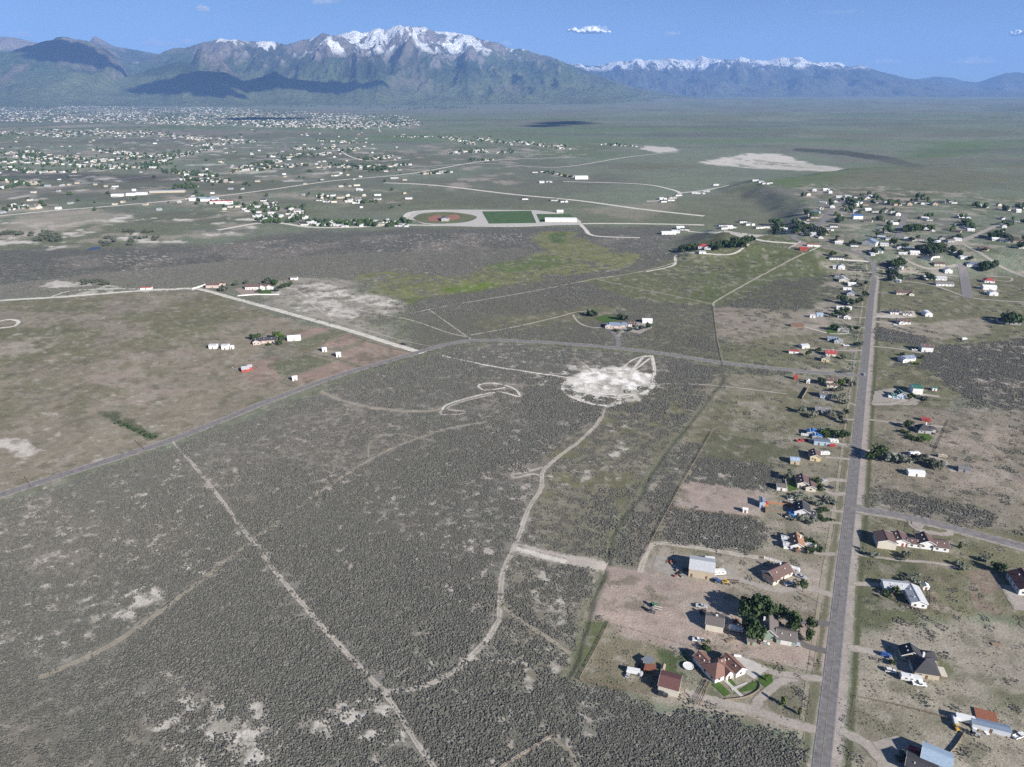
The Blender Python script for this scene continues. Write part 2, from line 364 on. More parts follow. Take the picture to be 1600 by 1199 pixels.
# (outline in picture points carried to the ground, colour, brush, edge softness m, warp m, strength, break-up scale m or 0, break-up threshold)
ZONES = [
 # far valley
 ([(-300,215),(300,196),(520,200),(700,212),(690,222),(300,205),(-300,232)], C_GREEN, .2, 60, 60, .7, 300, .35),
 ([(620,178),(900,185),(1000,215),(900,215),(700,200)], C_GREEN, .3, 200, 200, .5, 500, .45),
 ([(690,240),(700,225),(800,215),(960,225),(1000,240),(900,255),(760,262)], C_GREEN, .3, 90, 90, .5, 300, .4),
 ([(1160,300),(1330,268),(1460,228),(1540,222),(1560,236),(1420,262),(1290,300),(1240,306)], (0.10,0.145,0.05), .1, 60, 60, .8, 0, 0),
 ([(1560,260),(1400,262),(1300,290),(1360,330),(1700,360),(1700,270)], C_OLIVE, .3, 120, 100, .6, 300, .3),
 ([(0,262),(150,272),(280,278),(330,270),(320,286),(120,284),(-100,276)], (0.085,0.083,0.078), .6, 60, 50, .7, 0, 0),
 ([(-200,300),(220,285),(460,240),(640,235),(900,250),(1000,285),(820,330),(480,345),(300,355),(-200,330)], (0.135,0.138,0.10), .25, 80, 80, .6, 260, .3),
 ([(1088,256),(1165,240),(1225,242),(1260,256),(1350,266),(1350,270),(1280,268),(1180,264)], C_WHITE, 0, 12, 35, .95, 90, .18),
 ([(1240,232),(1330,238),(1400,248),(1450,262),(1505,266),(1500,270),(1440,268),(1390,255),(1320,244),(1240,237)], (0.06,0.065,0.05), .5, 12, 16, .9, 0, 0),  # shadowed gully: no trench, its shade painted as a narrow dark band
 ([(1140,247),(1180,250),(1260,258),(1255,262),(1180,258)], (0.25,0.23,0.19), .2, 10, 20, .8, 35, .45),
 ([(1000,234),(1010,229),(1055,232),(1060,237),(1030,240)], C_WHITE, 0, 10, 12, .9, 0, 0),
 ([(150,317),(330,302),(480,250),(650,262),(660,300),(480,330)], C_TAN, 0, 20, 60, .55, 120, .58),
 ([(-150,345),(0,322),(40,322),(150,330),(100,340)], C_TAN, 0, 14, 30, .7, 80, .4),
 ([(1060,310),(1160,300),(1215,330),(1190,345),(1080,350),(1000,348)], (0.16,0.165,0.105), .3, 30, 30, .6, 0, 0),
 ([(900,328),(1040,312),(1060,322),(1000,345)], C_PINK, .1, 15, 15, .35, 0, 0),
 ([(-300,230),(330,190),(700,215),(680,245),(420,240),(300,300),(-300,320)], C_DIRT, 0, 60, 60, .55, 110, .57),
 ([(-300,172),(300,168),(660,186),(660,206),(300,198),(-300,208)], C_DIRT, 0, 60, 60, .6, 260, .5),
 ([(-300,250),(330,215),(640,232),(640,262),(330,300),(-300,345)], C_WHITE, 0, 30, 50, .75, 70, .62),
 ([(640,225),(920,235),(900,265),(760,300),(640,290)], C_DIRT, 0, 30, 50, .7, 70, .58),
 # mid sagebrush flats
 ([(-300,398),(340,382),(470,362),(640,358),(900,356),(1050,352),(1060,380),(1050,420),(900,440),(720,470),(560,430),(470,440),(350,440),(-300,470)], (0.165,0.158,0.135), .85, 25, 40, .95, 0, 0),
 ([(-200,345),(120,332),(470,320),(420,352),(300,380),(120,392),(-200,396)], C_TAN, .2, 25, 40, .75, 60, .53),
 ([(-200,352),(470,326),(350,378),(-200,400)], C_WHITE, 0, 12, 40, .95, 38, .55),
 ([(0,352),(130,326),(200,336),(60,368),(-50,376)], C_TAN, 0, 15, 25, .7, 0, 0),
 ([(600,400),(760,385),(850,392),(780,412),(640,418)], (0.21,0.195,0.16), .4, 15, 25, .8, 50, .42),
 # marsh greens
 ([(545,430),(600,424),(700,432),(830,404),(850,392),(830,378),(850,362),(890,362),(935,385),(1000,402),(985,418),(900,432),(800,446),(720,462),(650,472),(600,462)], (0.185,0.19,0.08), .22, 8, 24, .95, 28, .24),
 ([(760,412),(860,398),(900,412),(830,424),(770,424)], C_GREEN, .1, 6, 12, .8, 0, 0),
 ([(690,452),(760,438),(790,442),(750,458),(700,462)], (0.13,0.175,0.035), 0, 5, 10, .9, 40, .3),
 ([(855,368),(885,360),(880,380),(862,380)], (0.07,0.125,0.03), 0, 6, 8, .9, 0, 0),
 ([(610,466),(700,462),(720,470),(660,482),(620,480)], C_GREEN, .1, 6, 10, .7, 0, 0),
 # alkali flats left of centre
 ([(400,445),(470,432),(540,440),(620,470),(640,488),(560,500),(650,545),(520,510),(420,480)], (0.31,0.285,0.24), .2, 12, 20, .95, 0, 0),
 ([(420,452),(500,440),(620,470),(600,500),(480,490)], C_WHITE, 0, 5, 18, .95, 13, .44),
 ([(55,455),(75,438),(130,440),(215,452),(300,452),(100,466)], C_WHITE, 0, 5, 8, .85, 25, .42),
 ([(640,470),(900,430),(1050,425),(1115,480),(1125,560),(960,545),(760,528),(690,545),(640,545)], (0.135,0.13,0.098), .6, 12, 15, .9, 0, 0),
 ([(740,500),(850,490),(920,478),(1000,470),(960,500),(880,510),(760,524)], C_OLIVE, .2, 10, 15, .75, 60, .35),
 ([(900,440),(1080,400),(1115,375),(1170,378),(1260,400),(1200,440),(1115,478),(1000,470)], (0.135,0.145,0.07), .3, 10, 20, .9, 0, 0),
 ([(1060,470),(1130,430),(1180,385),(1300,400),(1310,430),(1240,470),(1120,476)], (0.112,0.128,0.058), .15, 8, 10, .9, 0, 0),
 ([(1120,480),(1200,440),(1300,430),(1310,470),(1240,486)], (0.115,0.118,0.072), .5, 10, 12, .8, 0, 0),
 ([(1115,480),(1200,482),(1300,490),(1300,540),(1180,545),(1122,530)], C_PINK, .1, 4, 5, .45, 0, 0),
 ([(1122,540),(1200,528),(1330,520),(1340,580),(1140,566)], C_OLIVE, .2, 5, 8, .7, 0, 0),
 ([(1010,480),(1110,480),(1122,560),(1000,545)], (0.155,0.155,0.10), .4, 8, 15, .9, 0, 0),
 # big meadow west of the road
 ([(-400,505),(0,474),(180,459),(310,455),(400,482),(500,515),(655,548),(560,578),(420,630),(270,688),(120,738),(0,776),(-500,940)], C_MEAD, .08, 4, 6, 1, 0, 0),
 ([(-300,480),(310,455),(420,490),(330,520),(120,560),(-200,600)], C_OLIVE, .05, 15, 30, .8, 60, .38),
 ([(-200,600),(60,560),(330,500),(340,560),(200,640),(0,720)], C_OLIVE, .2, 10, 25, .6, 30, .5),
 ([(100,580),(290,520),(330,560),(250,640),(100,690)], C_PINK, 0, 10, 25, .5, 35, .5),
 ([(-100,700),(200,600),(330,640),(220,700),(0,770)], C_WHITE, 0, 2, 10, .55, 7, .66),
 ([(0,520),(330,470),(300,600),(0,640)], C_WHITE, 0, 2, 10, .5, 8, .69),
 ([(-60,540),(60,526),(110,524),(100,534),(40,556),(-60,566)], C_TAN, 0, 4, 6, .8, 20, .35),
 ([(-60,690),(20,685),(38,686),(62,706),(45,712),(22,716),(10,702)], C_WHITE, 0, 1.5, 3, .9, 0, 0),
 ([(150,645),(175,640),(250,680),(235,690)], C_DARKG, .3, 2, 3, .8, 0, 0),
 ([(455,520),(505,510),(645,552),(570,578),(450,604),(384,582),(385,566)], (0.215,0.20,0.15), .05, 1.2, 1.5, .8, 0, 0),
 ([(460,518),(505,511),(516,515),(475,528)], C_CORRAL, 0, .8, 1, .95, 0, 0),
 ([(505,538),(545,521),(566,532),(511,550)], C_CORRAL, 0, .8, 1, .95, 0, 0),
 ([(526,556),(571,535),(643,552),(570,575)], C_CORRAL, .05, .8, 1, .8, 0, 0),
 ([(448,540),(500,522),(540,518),(500,538),(508,552),(470,548)], C_GRASS, .15, 1, 1.5, .55, 0, 0),
 ([(410,573),(480,554),(521,566),(443,588)], (0.135,0.14,0.085), .15, .8, 1, .9, 0, 0),
 ([(458,588),(526,566),(568,576),(472,601)], C_CORRAL, .05, .8, 1, .9, 0, 0),
 ([(385,567),(440,555),(425,573),(440,590),(430,602),(375,598)], C_CORRAL, 0, 1.5, 2, .75, 0, 0),
 # big sagebrush field of the foreground
 ([(-600,1000),(0,790),(272,700),(400,652),(560,592),(690,556),(770,537),(960,552),(1080,566),(1125,580),(1120,610),(1060,690),(1010,745),(960,830),(950,890),(905,980),(905,1065),(1000,1100),(1200,1150),(1290,1215),(1320,1500),(-900,1500)], C_SOIL, 1, 4, 8, 1, 0, 0),
 ([(700,820),(520,760),(400,840),(480,900),(700,1060),(770,960),(800,850)], (0.17,0.158,0.135), 1, 20, 20, .6, 0, 0),
 ([(850,700),(950,640),(1010,600),(1110,590),(1060,690),(1010,745),(960,830),(950,890),(860,860),(820,800)], (0.20,0.185,0.135), .42, 8, 12, .9, 0, 0),
 ([(860,700),(1000,620),(1090,610),(1010,740),(940,830),(860,790)], C_OLIVE, .25, 5, 12, .8, 18, .5),
 ([(850,740),(960,650),(1000,640),(960,760),(880,800)], C_WHITE, .1, 2, 8, .7, 8, .62),
 ([(800,870),(945,885),(900,985),(900,1060),(760,1090),(770,980)], (0.21,0.195,0.15), .5, 6, 10, .8, 0, 0),
 ([(815,880),(880,900),(900,960),(860,1000),(820,930)], C_WHITE, .2, 2, 8, .55, 6, .56),
 ([(770,960),(900,985),(890,1060),(800,1080),(760,1040)], C_WHITE, .3, 2, 8, .5, 6, .58),
 ([(120,960),(200,925),(240,905),(260,930),(215,965),(160,985)], C_WHITE, .15, 2, 10, .95, 5, .42),
 ([(230,1110),(300,1090),(420,1100),(400,1215),(260,1215)], C_WHITE, .3, 2, 12, .85, 5, .46),
 ([(345,1120),(380,1110),(385,1180),(360,1190)], C_WHITE, .1, 2, 8, .95, 5, .36),
 ([(540,1080),(600,1085),(660,1150),(600,1180),(480,1150)], C_WHITE, .4, 2, 8, .85, 4, .47),
 ([(0,790),(270,700),(390,840),(200,990),(-200,1100)], C_WHITE, .4, 1.5, 10, .8, 5, .60),
 ([(400,850),(700,700),(800,700),(780,950),(700,1060),(600,1060)], C_WHITE, .4, 1.5, 10, .7, 4.5, .66),
 ([(640,1000),(800,960),(900,1060),(850,1140),(660,1120)], C_WHITE, .5, 1.5, 8, .45, 6, .64),
 ([(891,593),(920,577),(974,574),(1011,585),(1021,600),(990,616),(940,620),(898,612)], (0.86,0.82,0.76), 0, 7, 8, .98, 0, 0),
 ([(850,600),(890,570),(980,568),(1040,600),(1010,630),(900,632)], C_WHITE, 0, 6, 14, .85, 7, .47),
 # lots between the sagebrush and the street
 ([(1115,585),(1340,590),(1330,760),(1320,900),(1300,1080),(1290,1150),(905,1070),(905,980),(950,890),(1005,790),(1060,690)], (0.245, 0.22, 0.165), .1, 4, 4, .9, 0, 0),
 ([(1130,610),(1250,600),(1330,610),(1320,700),(1120,690),(1070,700)], C_OLIVE, .15, 6, 10, .7, 25, .42),
 ([(1095,690),(1112,676),(1250,698),(1246,728),(1200,726),(1098,714)], (0.115,0.118,0.07), .15, 2, 3, .9, 0, 0),
 ([(1090,714),(1195,726),(1225,745),(1200,770),(1070,755)], C_SOILG, .95, 2, 3, .95, 0, 0),
 ([(1060,692),(1110,690),(1060,755),(1045,790),(1000,880),(960,880),(985,800),(1010,745)], C_SOILG, .75, 4, 6, .9, 0, 0),
 ([(1075,752),(1180,766),(1200,772),(1190,808),(1048,792)], (0.34,0.275,0.235), .02, 1.5, 2, .95, 0, 0),
 ([(1045,795),(1190,812),(1200,835),(1170,862),(1030,848)], C_SOILG, 1, 2, 3, .95, 0, 0),
 ([(1190,770),(1320,775),(1310,850),(1200,850)], C_DIRT, .1, 3, 5, .6, 20, .4),
 ([(1010,850),(1170,866),(1180,890),(1140,930),(1000,890)], C_DIRT, .1, 3, 5, .7, 0, 0),
 ([(1030,850),(1170,862),(1165,872),(1060,868)], C_OLIVE, .3, 3, 3, .6, 0, 0),
 ([(1150,862),(1300,880),(1298,960),(1130,930)], (0.285, 0.25, 0.20), .12, 3, 4, .7, 0, 0),
 ([(1180,895),(1255,880),(1300,905),(1295,935),(1200,925)], C_DIRT, 0, 2, 3, .7, 0, 0),
 ([(948,892),(1010,892),(1060,905),(1130,918),(1200,940),(1300,965),(1300,1000),(1290,1040),(1140,1020),(1000,1000),(915,965)], C_PINK, .04, 2, 4, .95, 0, 0),
 ([(1040,925),(1180,935),(1185,975),(1080,975)], C_TAN, 0, 4, 6, .55, 0, 0),
 ([(960,990),(1100,990),(1290,1030),(1290,1055),(1150,1030),(1000,1005)], C_PINK, .05, 2, 3, .8, 0, 0),
 ([(1130,918),(1290,960),(1285,985),(1240,965),(1130,935)], (0.17,0.16,0.11), .3, 2, 3, .8, 0, 0),
 ([(912,966),(952,972),(918,1040),(895,1062),(905,1000)], C_GRASS, .2, 2, 3, .9, 0, 0),
 ([(940,992),(1040,1010),(1080,1025),(1030,1060),(1020,1088),(905,1062)], (0.215,0.19,0.13), .03, 2, 2, .95, 0, 0),
 ([(1020,1012),(1075,1025),(1095,1045),(1085,1060),(1040,1050)], (0.07,0.105,0.04), .3, 2, 3, .9, 0, 0),
 ([(1065,1060),(1090,1040),(1130,1090),(1160,1100),(1100,1105)], (0.16,0.165,0.11), .35, 2, 3, .8, 0, 0),
 ([(1020,1075),(1070,1085),(1110,1095),(1280,1140),(1280,1155),(1100,1110),(1020,1095)], C_DIRT, .1, 2, 3, .8, 0, 0),
 ([(1190,1085),(1240,1060),(1285,1068),(1270,1135),(1230,1130),(1186,1105)], (0.165,0.155,0.11), .3, 2, 2, .9, 0, 0),
 ([(1110,1020),(1160,1026),(1290,1052),(1285,1062),(1200,1045),(1120,1030)], C_GRASS, .2, 1.5, 2, .8, 0, 0),
 # hillside village yards
 ([(1240,300),(1330,300),(1500,312),(1640,330),(1640,440),(1520,470),(1400,440),(1370,440),(1300,390),(1240,370)], C_DIRT, .05, 6, 10, .7, 26, .5),
 ([(1240,300),(1330,300),(1500,312),(1640,330),(1640,440),(1520,470),(1400,440),(1370,440),(1300,390),(1240,370)], (0.07,0.10,0.04), .1, 6, 10, .7, 30, .55),
 ([(1250,385),(1345,395),(1355,480),(1345,600),(1250,600),(1240,500),(1290,440)], C_DIRT, .05, 4, 6, .6, 18, .5),
 # east of the street
 ([(1345,440),(1700,430),(1750,640),(1350,600)], C_OLIVE, .15, 6, 8, .85, 0, 0),
 ([(1370,500),(1450,505),(1540,495),(1550,520),(1470,530),(1370,515)], C_DIRT, .05, 3, 4, .6, 0, 0),
 ([(1372,512),(1450,530),(1440,540),(1368,530)], C_SOILG, 1, 2, 3, .9, 0, 0),
 ([(1380,575),(1450,545),(1700,525),(1750,680),(1600,650),(1450,600)], C_SOILG, .9, 6, 10, .9, 0, 0),
 ([(1350,560),(1460,580),(1500,620),(1480,640),(1350,640)], C_OLIVE, .2, 4, 6, .8, 0, 0),
 ([(1350,630),(1480,640),(1490,700),(1345,730)], (0.25, 0.215, 0.165), .1, 3, 4, .8, 0, 0),
 ([(1365,676),(1420,672),(1460,690),(1440,706),(1365,698)], C_DARKG, .4, 3, 4, .6, 0, 0),
 ([(1440,640),(1750,640),(1800,900),(1345,790),(1340,735)], (0.25, 0.215, 0.17), .2, 5, 8, .85, 0, 0),
 ([(1480,650),(1700,660),(1700,800),(1500,760)], C_PINK, .1, 8, 15, .55, 25, .45),
 ([(1360,760),(1560,800),(1540,822),(1350,795)], C_SOILG, .8, 3, 4, .8, 0, 0),
 ([(1345,800),(1700,850),(1800,1010),(1700,1010),(1560,960),(1335,985),(1330,900)], (0.175, 0.165, 0.10), .2, 4, 5, .9, 0, 0),
 ([(1345,870),(1450,875),(1440,900),(1345,905)], C_DARKG, .4, 3, 4, .6, 15, .35),
 ([(1440,870),(1560,890),(1580,960),(1450,970)], (0.25,0.185,0.155), .1, 4, 8, .7, 14, .48),
 ([(1345,915),(1440,930),(1430,975),(1335,985)], C_DARKG, .3, 3, 4, .55, 0, 0),
 ([(1330,985),(1500,968),(1640,990),(1750,1300),(1310,1300)], (0.31, 0.275, 0.22), .08, 4, 6, .9, 0, 0),
 ([(1460,1020),(1500,1030),(1480,1060),(1465,1062)], C_GRASS, .4, 2, 3, .8, 0, 0),
 ([(1540,1070),(1640,1080),(1640,1120),(1560,1110)], C_GRASS, .4, 3, 5, .6, 10, .4),
 ([(1370,998),(1440,1005),(1450,1020),(1370,1016)], C_TAN, 0, 3, 4, .7, 0, 0),
 ([(1490,1000),(1560,1000),(1560,1060),(1500,1080)], C_TAN, 0, 4, 8, .5, 10, .5),
 ([(1335,1092),(1460,1110),(1500,1140),(1380,1180),(1330,1140)], (0.20,0.185,0.135), .2, 2, 3, .7, 0, 0),
]
STREAKS = [(0,208,120,214,50,3),(60,205,200,214,60,4),(140,205,270,212,60,4),(220,205,330,220,50,4),(280,215,395,222,50,3),(300,228,400,222,40,2),(0,240,60,238,30,3),(20,246,120,250,50,4),(0,252,100,258,50,3),(90,245,150,252,30,3),
 (150,236,245,245,50,3),(150,252,300,240,70,3),(240,255,330,232,60,3),(160,262,240,262,30,2.5),(0,262,60,270,30,3),(40,270,120,268,30,2),(100,258,200,262,40,3),(0,282,60,288,25,2),(0,295,40,290,15,2),(255,268,330,275,40,2.5),(280,280,360,285,30,2),
 (375,262,440,252,40,2),(400,265,480,258,30,2),(440,246,520,240,40,2),(455,233,520,232,25,2),(500,262,640,258,40,2),(520,258,600,262,40,2),(530,240,560,232,20,2),(560,250,610,246,30,2),(500,220,560,224,20,1.5),(620,215,690,214,20,1),
 (690,214,740,225,40,3),(740,216,800,226,40,3),(800,222,890,232,40,3),(700,240,760,236,30,3),(730,252,770,250,14,1.5),(780,240,800,238,10,1.5),(850,270,900,278,20,1.5),(660,272,700,270,14,1.5),(470,305,600,318,16,3),(360,270,420,262,20,2),
 (-60,212,0,208,40,4),(-60,245,0,246,50,5),(-60,270,0,268,40,4),(300,308,400,330,30,5),(0,330,60,322,14,3),(940,226,996,229,14,1.5)]
SG = [(fpts([(a,b),(c,d)]), w) for a,b,c,d,n,w in STREAKS]
ZG = []
for px, c, br, soft, wp, st, bs, bt in ZONES:
    p = fpts(px); xs = [a for a, b in p]; ys = [b for a, b in p]; pad = wp + soft
    ZG.append((p, (min(xs) - pad, max(xs) + pad, min(ys) - pad, max(ys) + pad), c, br, soft, wp, st, bs, bt))
def cover(x, y):
    n = len(x); col = np.empty((n, 3)); d = np.hypot(x, y)
    col[:] = C_SAGEF
    br = np.full(n, 0.45)
    # loose patches over the whole plain
    f = sstep(.5, .7, fbm(x / 420, y / 420, 5, 4)); col += (np.array(C_OLIVE) - col) * (0.55 * f)[:, None]
    f = sstep(.55, .75, fbm(x / 260, y / 260, 9, 4)); col += (np.array((0.165, 0.15, 0.13)) - col) * (0.6 * f)[:, None]; br = br * (1 - .4 * f)
    f = sstep(.5, .75, fbm(x / 1500, y / 900, 15, 4)); col += (np.array((0.10, 0.12, 0.075)) - col) * (0.5 * f)[:, None]
    for k, (p, bb, c, b, soft, wp, st, bs, bt) in enumerate(ZG):
        m = (x > bb[0]) & (x < bb[1]) & (y > bb[2]) & (y < bb[3])
        if not m.any(): continue
        xx, yy = x[m], y[m]
        sc_ = max(wp * 1.6, 3)
        wx = xx + wp * 2 * (fbm(xx / sc_, yy / sc_, 31 + k, 3) - .5); wy = yy + wp * 2 * (fbm(xx / sc_, yy / sc_, 77 + k, 3) - .5)
        a = sstep(-soft, soft, poly_sd(wx, wy, p)) * st
        if bs: a = a * sstep(bt, bt + .14, fbm(xx / bs, yy / bs, 51 + k, 4, .6))
        col[m] += (np.array(c) - col[m]) * a[:, None]
        br[m] += (b - br[m]) * a
    m = (d > 1700) & (d < 6500) & (x < 1200)
    if m.any():
        idx = np.nonzero(m)[0]; xx, yy = x[idx], y[idx]; k_ = fbm(xx / 45, yy / 45, 161, 4, .65)
        for p, w in SG:
            (x0, y0), (x1, y1) = p; rr = 14 + math.hypot((x0 + x1) / 2, (y0 + y1) / 2) * .012 * w
            q = np.nonzero((xx > min(x0, x1) - rr) & (xx < max(x0, x1) + rr) & (yy > min(y0, y1) - rr) & (yy < max(y0, y1) + rr))[0]
            if len(q) == 0: continue
            a = (1 - sstep(.25, 1, line_d(xx[q], yy[q], p) / rr)) * sstep(.45, .6, k_[q]) * .75
            i_ = idx[q]; col[i_] += (np.array(C_TAN) * 1.15 - col[i_]) * a[:, None]
    # swales, denser stands and small scalds in the near sagebrush
    m = (d < 1300)
    if m.any():
        xx, yy = x[m], y[m]; w = sstep(.45, .8, br[m])
        f = sstep(.5, .68, fbm(xx / 130 + 3, yy / 130, 131, 4)) * w; col[m] += (np.array((0.15, 0.15, 0.115)) - col[m]) * (.6 * f)[:, None]
        f = sstep(.52, .7, fbm(xx / 70, yy / 70 + 8, 133, 4)) * w; col[m] += (np.array((0.235, 0.205, 0.175)) - col[m]) * (.6 * f)[:, None]; br[m] *= 1 - .45 * f
        f = sstep(.635, .71, fbm(xx / 3.8, yy / 4.2, 137, 3, .55)) * w * (.35 + .65 * sstep(.4, .6, fbm(xx / 90, yy / 90, 139, 3))); col[m] += (np.array((0.43, 0.385, 0.34)) - col[m]) * (.85 * f)[:, None]; br[m] *= 1 - .95 * f
        # dry stems, bare spots and small weeds on the lots and meadows
        w = 1 - sstep(.3, .6, br[m])
        f = sstep(.56, .7, fbm(xx / 7, yy / 7, 141, 4, .65)) * w; col[m] += (np.array((0.33, 0.295, 0.25)) - col[m]) * (.55 * f)[:, None]
        f = sstep(.54, .68, fbm(xx / 12, yy / 12, 143, 4, .65)) * w; col[m] += (np.array((0.115, 0.115, 0.07)) - col[m]) * (.5 * f)[:, None]
    # long bands of grass and brush on the far plain
    m = d > 1800
    if m.any():
        xx, yy = x[m], y[m]; wf = sstep(1800, 4000, d[m])
        f = sstep(.48, .66, fbm(xx / 2600, yy / 420, 151, 5, .6)) * wf; col[m] += (np.array((0.14, 0.20, 0.09)) - col[m]) * (.7 * f)[:, None]
        f = sstep(.52, .66, fbm(xx / 1700 + 7, yy / 300, 153, 5, .6)) * wf; col[m] += (np.array((0.205, 0.19, 0.15)) - col[m]) * (.65 * f)[:, None]
        f = sstep(.55, .7, fbm(xx / 900 + 7, yy / 260, 157, 5, .6)) * wf; col[m] += (np.array((0.11, 0.12, 0.095)) - col[m]) * (.5 * f)[:, None]
    # the dry wash and its greener rim
    m = (x > 0) & (x < 330) & (y > 150) & (y < 800)
    if m.any():
        a = 1 - sstep(1.5, 5, line_d(x[m], y[m], WASH) + 2 * (fbm(x[m] / 5, y[m] / 5, 8, 2) - .5))
        col[m] += (np.array((0.10, 0.108, 0.065)) - col[m]) * (a * .6)[:, None]; br[m] *= 1 - .5 * a
    return col, np.clip(br, 0, 1)

# ------------------------------------------------------------------ ground sheet
fine = np.radians(np.linspace(-46.5, 46.5, 840))
side = np.radians(np.linspace(46.5, 360 - 46.5, 50))[1:]
AZ = np.concatenate([fine, side])
rows = np.concatenate([np.arange(1212, 420, -1.45), np.arange(420, 147, -1.12)])
RAD = CAM_H / np.maximum(SP + (rows - CY) / FPX * CP, 1e-4) * (CP - (rows - CY) / FPX * SP)
RAD = np.concatenate([[3, 60, 120, 165], RAD, [26000, 33000, 41000]]); RAD = np.unique(RAD)
AA, RR = np.meshgrid(AZ, RAD)
GX = (RR * np.sin(AA)).ravel(); GY = (RR * np.cos(AA)).ravel(); GZ = height(GX, GY)
gcol, gbr = cover(GX, GY)
nr, nc = len(RAD), len(AZ)
q = grid_quads(nr, nc)
ii = np.arange(nr * nc).reshape(nr, nc)
q = np.concatenate([q, np.stack([ii[:-1, -1], ii[:-1, 0], ii[1:, 0], ii[1:, -1]], -1)])[:, ::-1]
gd = np.hypot(GX, GY)
SAGE_FAR = 1150.0
brush_attr = gbr * np.where(gd < SAGE_FAR, 0.0, 1.0) + gbr * 0.25 * (gd < SAGE_FAR) * sstep(500, SAGE_FAR, gd)
gc4 = np.concatenate([gcol, np.ones((len(gcol), 1))], 1)
M_GROUND = terrain_mat('ground_cover')
ground_ob = np_mesh('ground', np.stack([GX, GY, GZ], 1), q, M_GROUND, {'cover': gc4, 'brush': brush_attr}, kind='structure')
# height of the sheet itself, for laying things on it
_lr = np.log(RAD)
def sheet_z(x, y):
    x = np.asarray(x, float); y = np.asarray(y, float)
    r = np.hypot(x, y); a = np.arctan2(x, y)
    fi = np.clip((a - fine[0]) / (fine[1] - fine[0]), 0, len(fine) - 1.001); i = fi.astype(int); fi = fi - i
    j = np.clip(np.searchsorted(RAD, r) - 1, 0, nr - 2); fj = (r - RAD[j]) / (RAD[j + 1] - RAD[j])
    Z = GZ.reshape(nr, nc)
    return np.maximum.reduce([Z[j, i], Z[j, i + 1], Z[j + 1, i], Z[j + 1, i + 1]]) * 0.0 + \
        (Z[j, i] * (1 - fi) + Z[j, i + 1] * fi) * (1 - fj) + (Z[j + 1, i] * (1 - fi) + Z[j + 1, i + 1] * fi) * fj

# ------------------------------------------------------------------ mountains
def ray(px, py):
    u = (px - CX) / FPX; v = (py - CY) / FPX
    dx, dy, dz = u, CP - v * SP, -SP - v * CP
    return math.atan2(dx, dy), dz / math.hypot(dx, dy)
def crest(pts, dist):
    A = [ray(*p) for p in pts]
    return np.array([a for a, t in A]), np.array([CAM_H + t * dist for a, t in A])
MAIN = [(-420,70),(-200,74),(0,80),(60,84),(165,96),(215,100),(246,86),(257,80),(290,73),(317,66),(341,59),(365,64),(398,66),(422,66),(449,71),(467,66),(489,61),(506,53),(520,59),(537,52),
        (554,47),(567,51),(593,43),(603,49),(625,40.5),(638,46),(658,42),(679,49),(706,53),(736,57),(770,66),(800,77),(824,78),(844,84),(878,96),(908,108),(959,127),(992,137),(1026,143),(1060,149),(1130,157),(1260,166),(1700,175)]
REAR = [(-420,62),(-100,58),(0,57),(30,62),(50,66),(80,72),(140,66),(147,57),(165,66),(179,72),(246,84),(300,95),(420,120),(600,150),(1600,170)]
LEFT = [(-420,100),(-150,92),(0,84),(30,76),(50,72),(75,64),(96,56),(118,60),(135,62),(150,68),(165,76),(185,92),(200,116),(212,140),(228,158),(300,175),(1600,178)]
SPUR = [(-400,178),(60,172),(105,152),(150,138),(200,119),(240,106),(283,94),(305,104),(330,122),(380,140),(430,160),(520,172),(1600,178)]
FOOT = [(-400,178),(200,172),(245,148),(262,128),(280,116),(314,111),(351,113),(381,127),(408,120),(429,111),(449,122),(472,125),(506,128),(545,132),(590,138),(650,152),(700,165),(1600,178)]
FARR = [(-420,150),(800,130),(840,112),(884,98),(922,103),(945,100),(969,94),(982,96),(996,90),(1006,95),(1016,94),(1032,95),(1046,90),(1060,92),(1078,94),(1097,88),(1109,92),(1121,93),(1140,94),(1158,89),(1172,94),(1185,94),(1203,94),(1222,89),
        (1236,92),(1251,89),(1262,95),(1273,98),(1290,96),(1310,98),(1327,105),(1347,102),(1370,110),(1397,118),(1431,125),(1458,130),(1500,138),(1700,148),(2100,150)]
FAR2 = [(-420,150),(1300,140),(1400,124),(1431,124.5),(1458,120),(1485,121),(1505,127),(1529,129),(1549,121.5),(1573,114),(1590,113),(1610,115),(1660,108),(1760,118),(1900,112),(2100,125)]
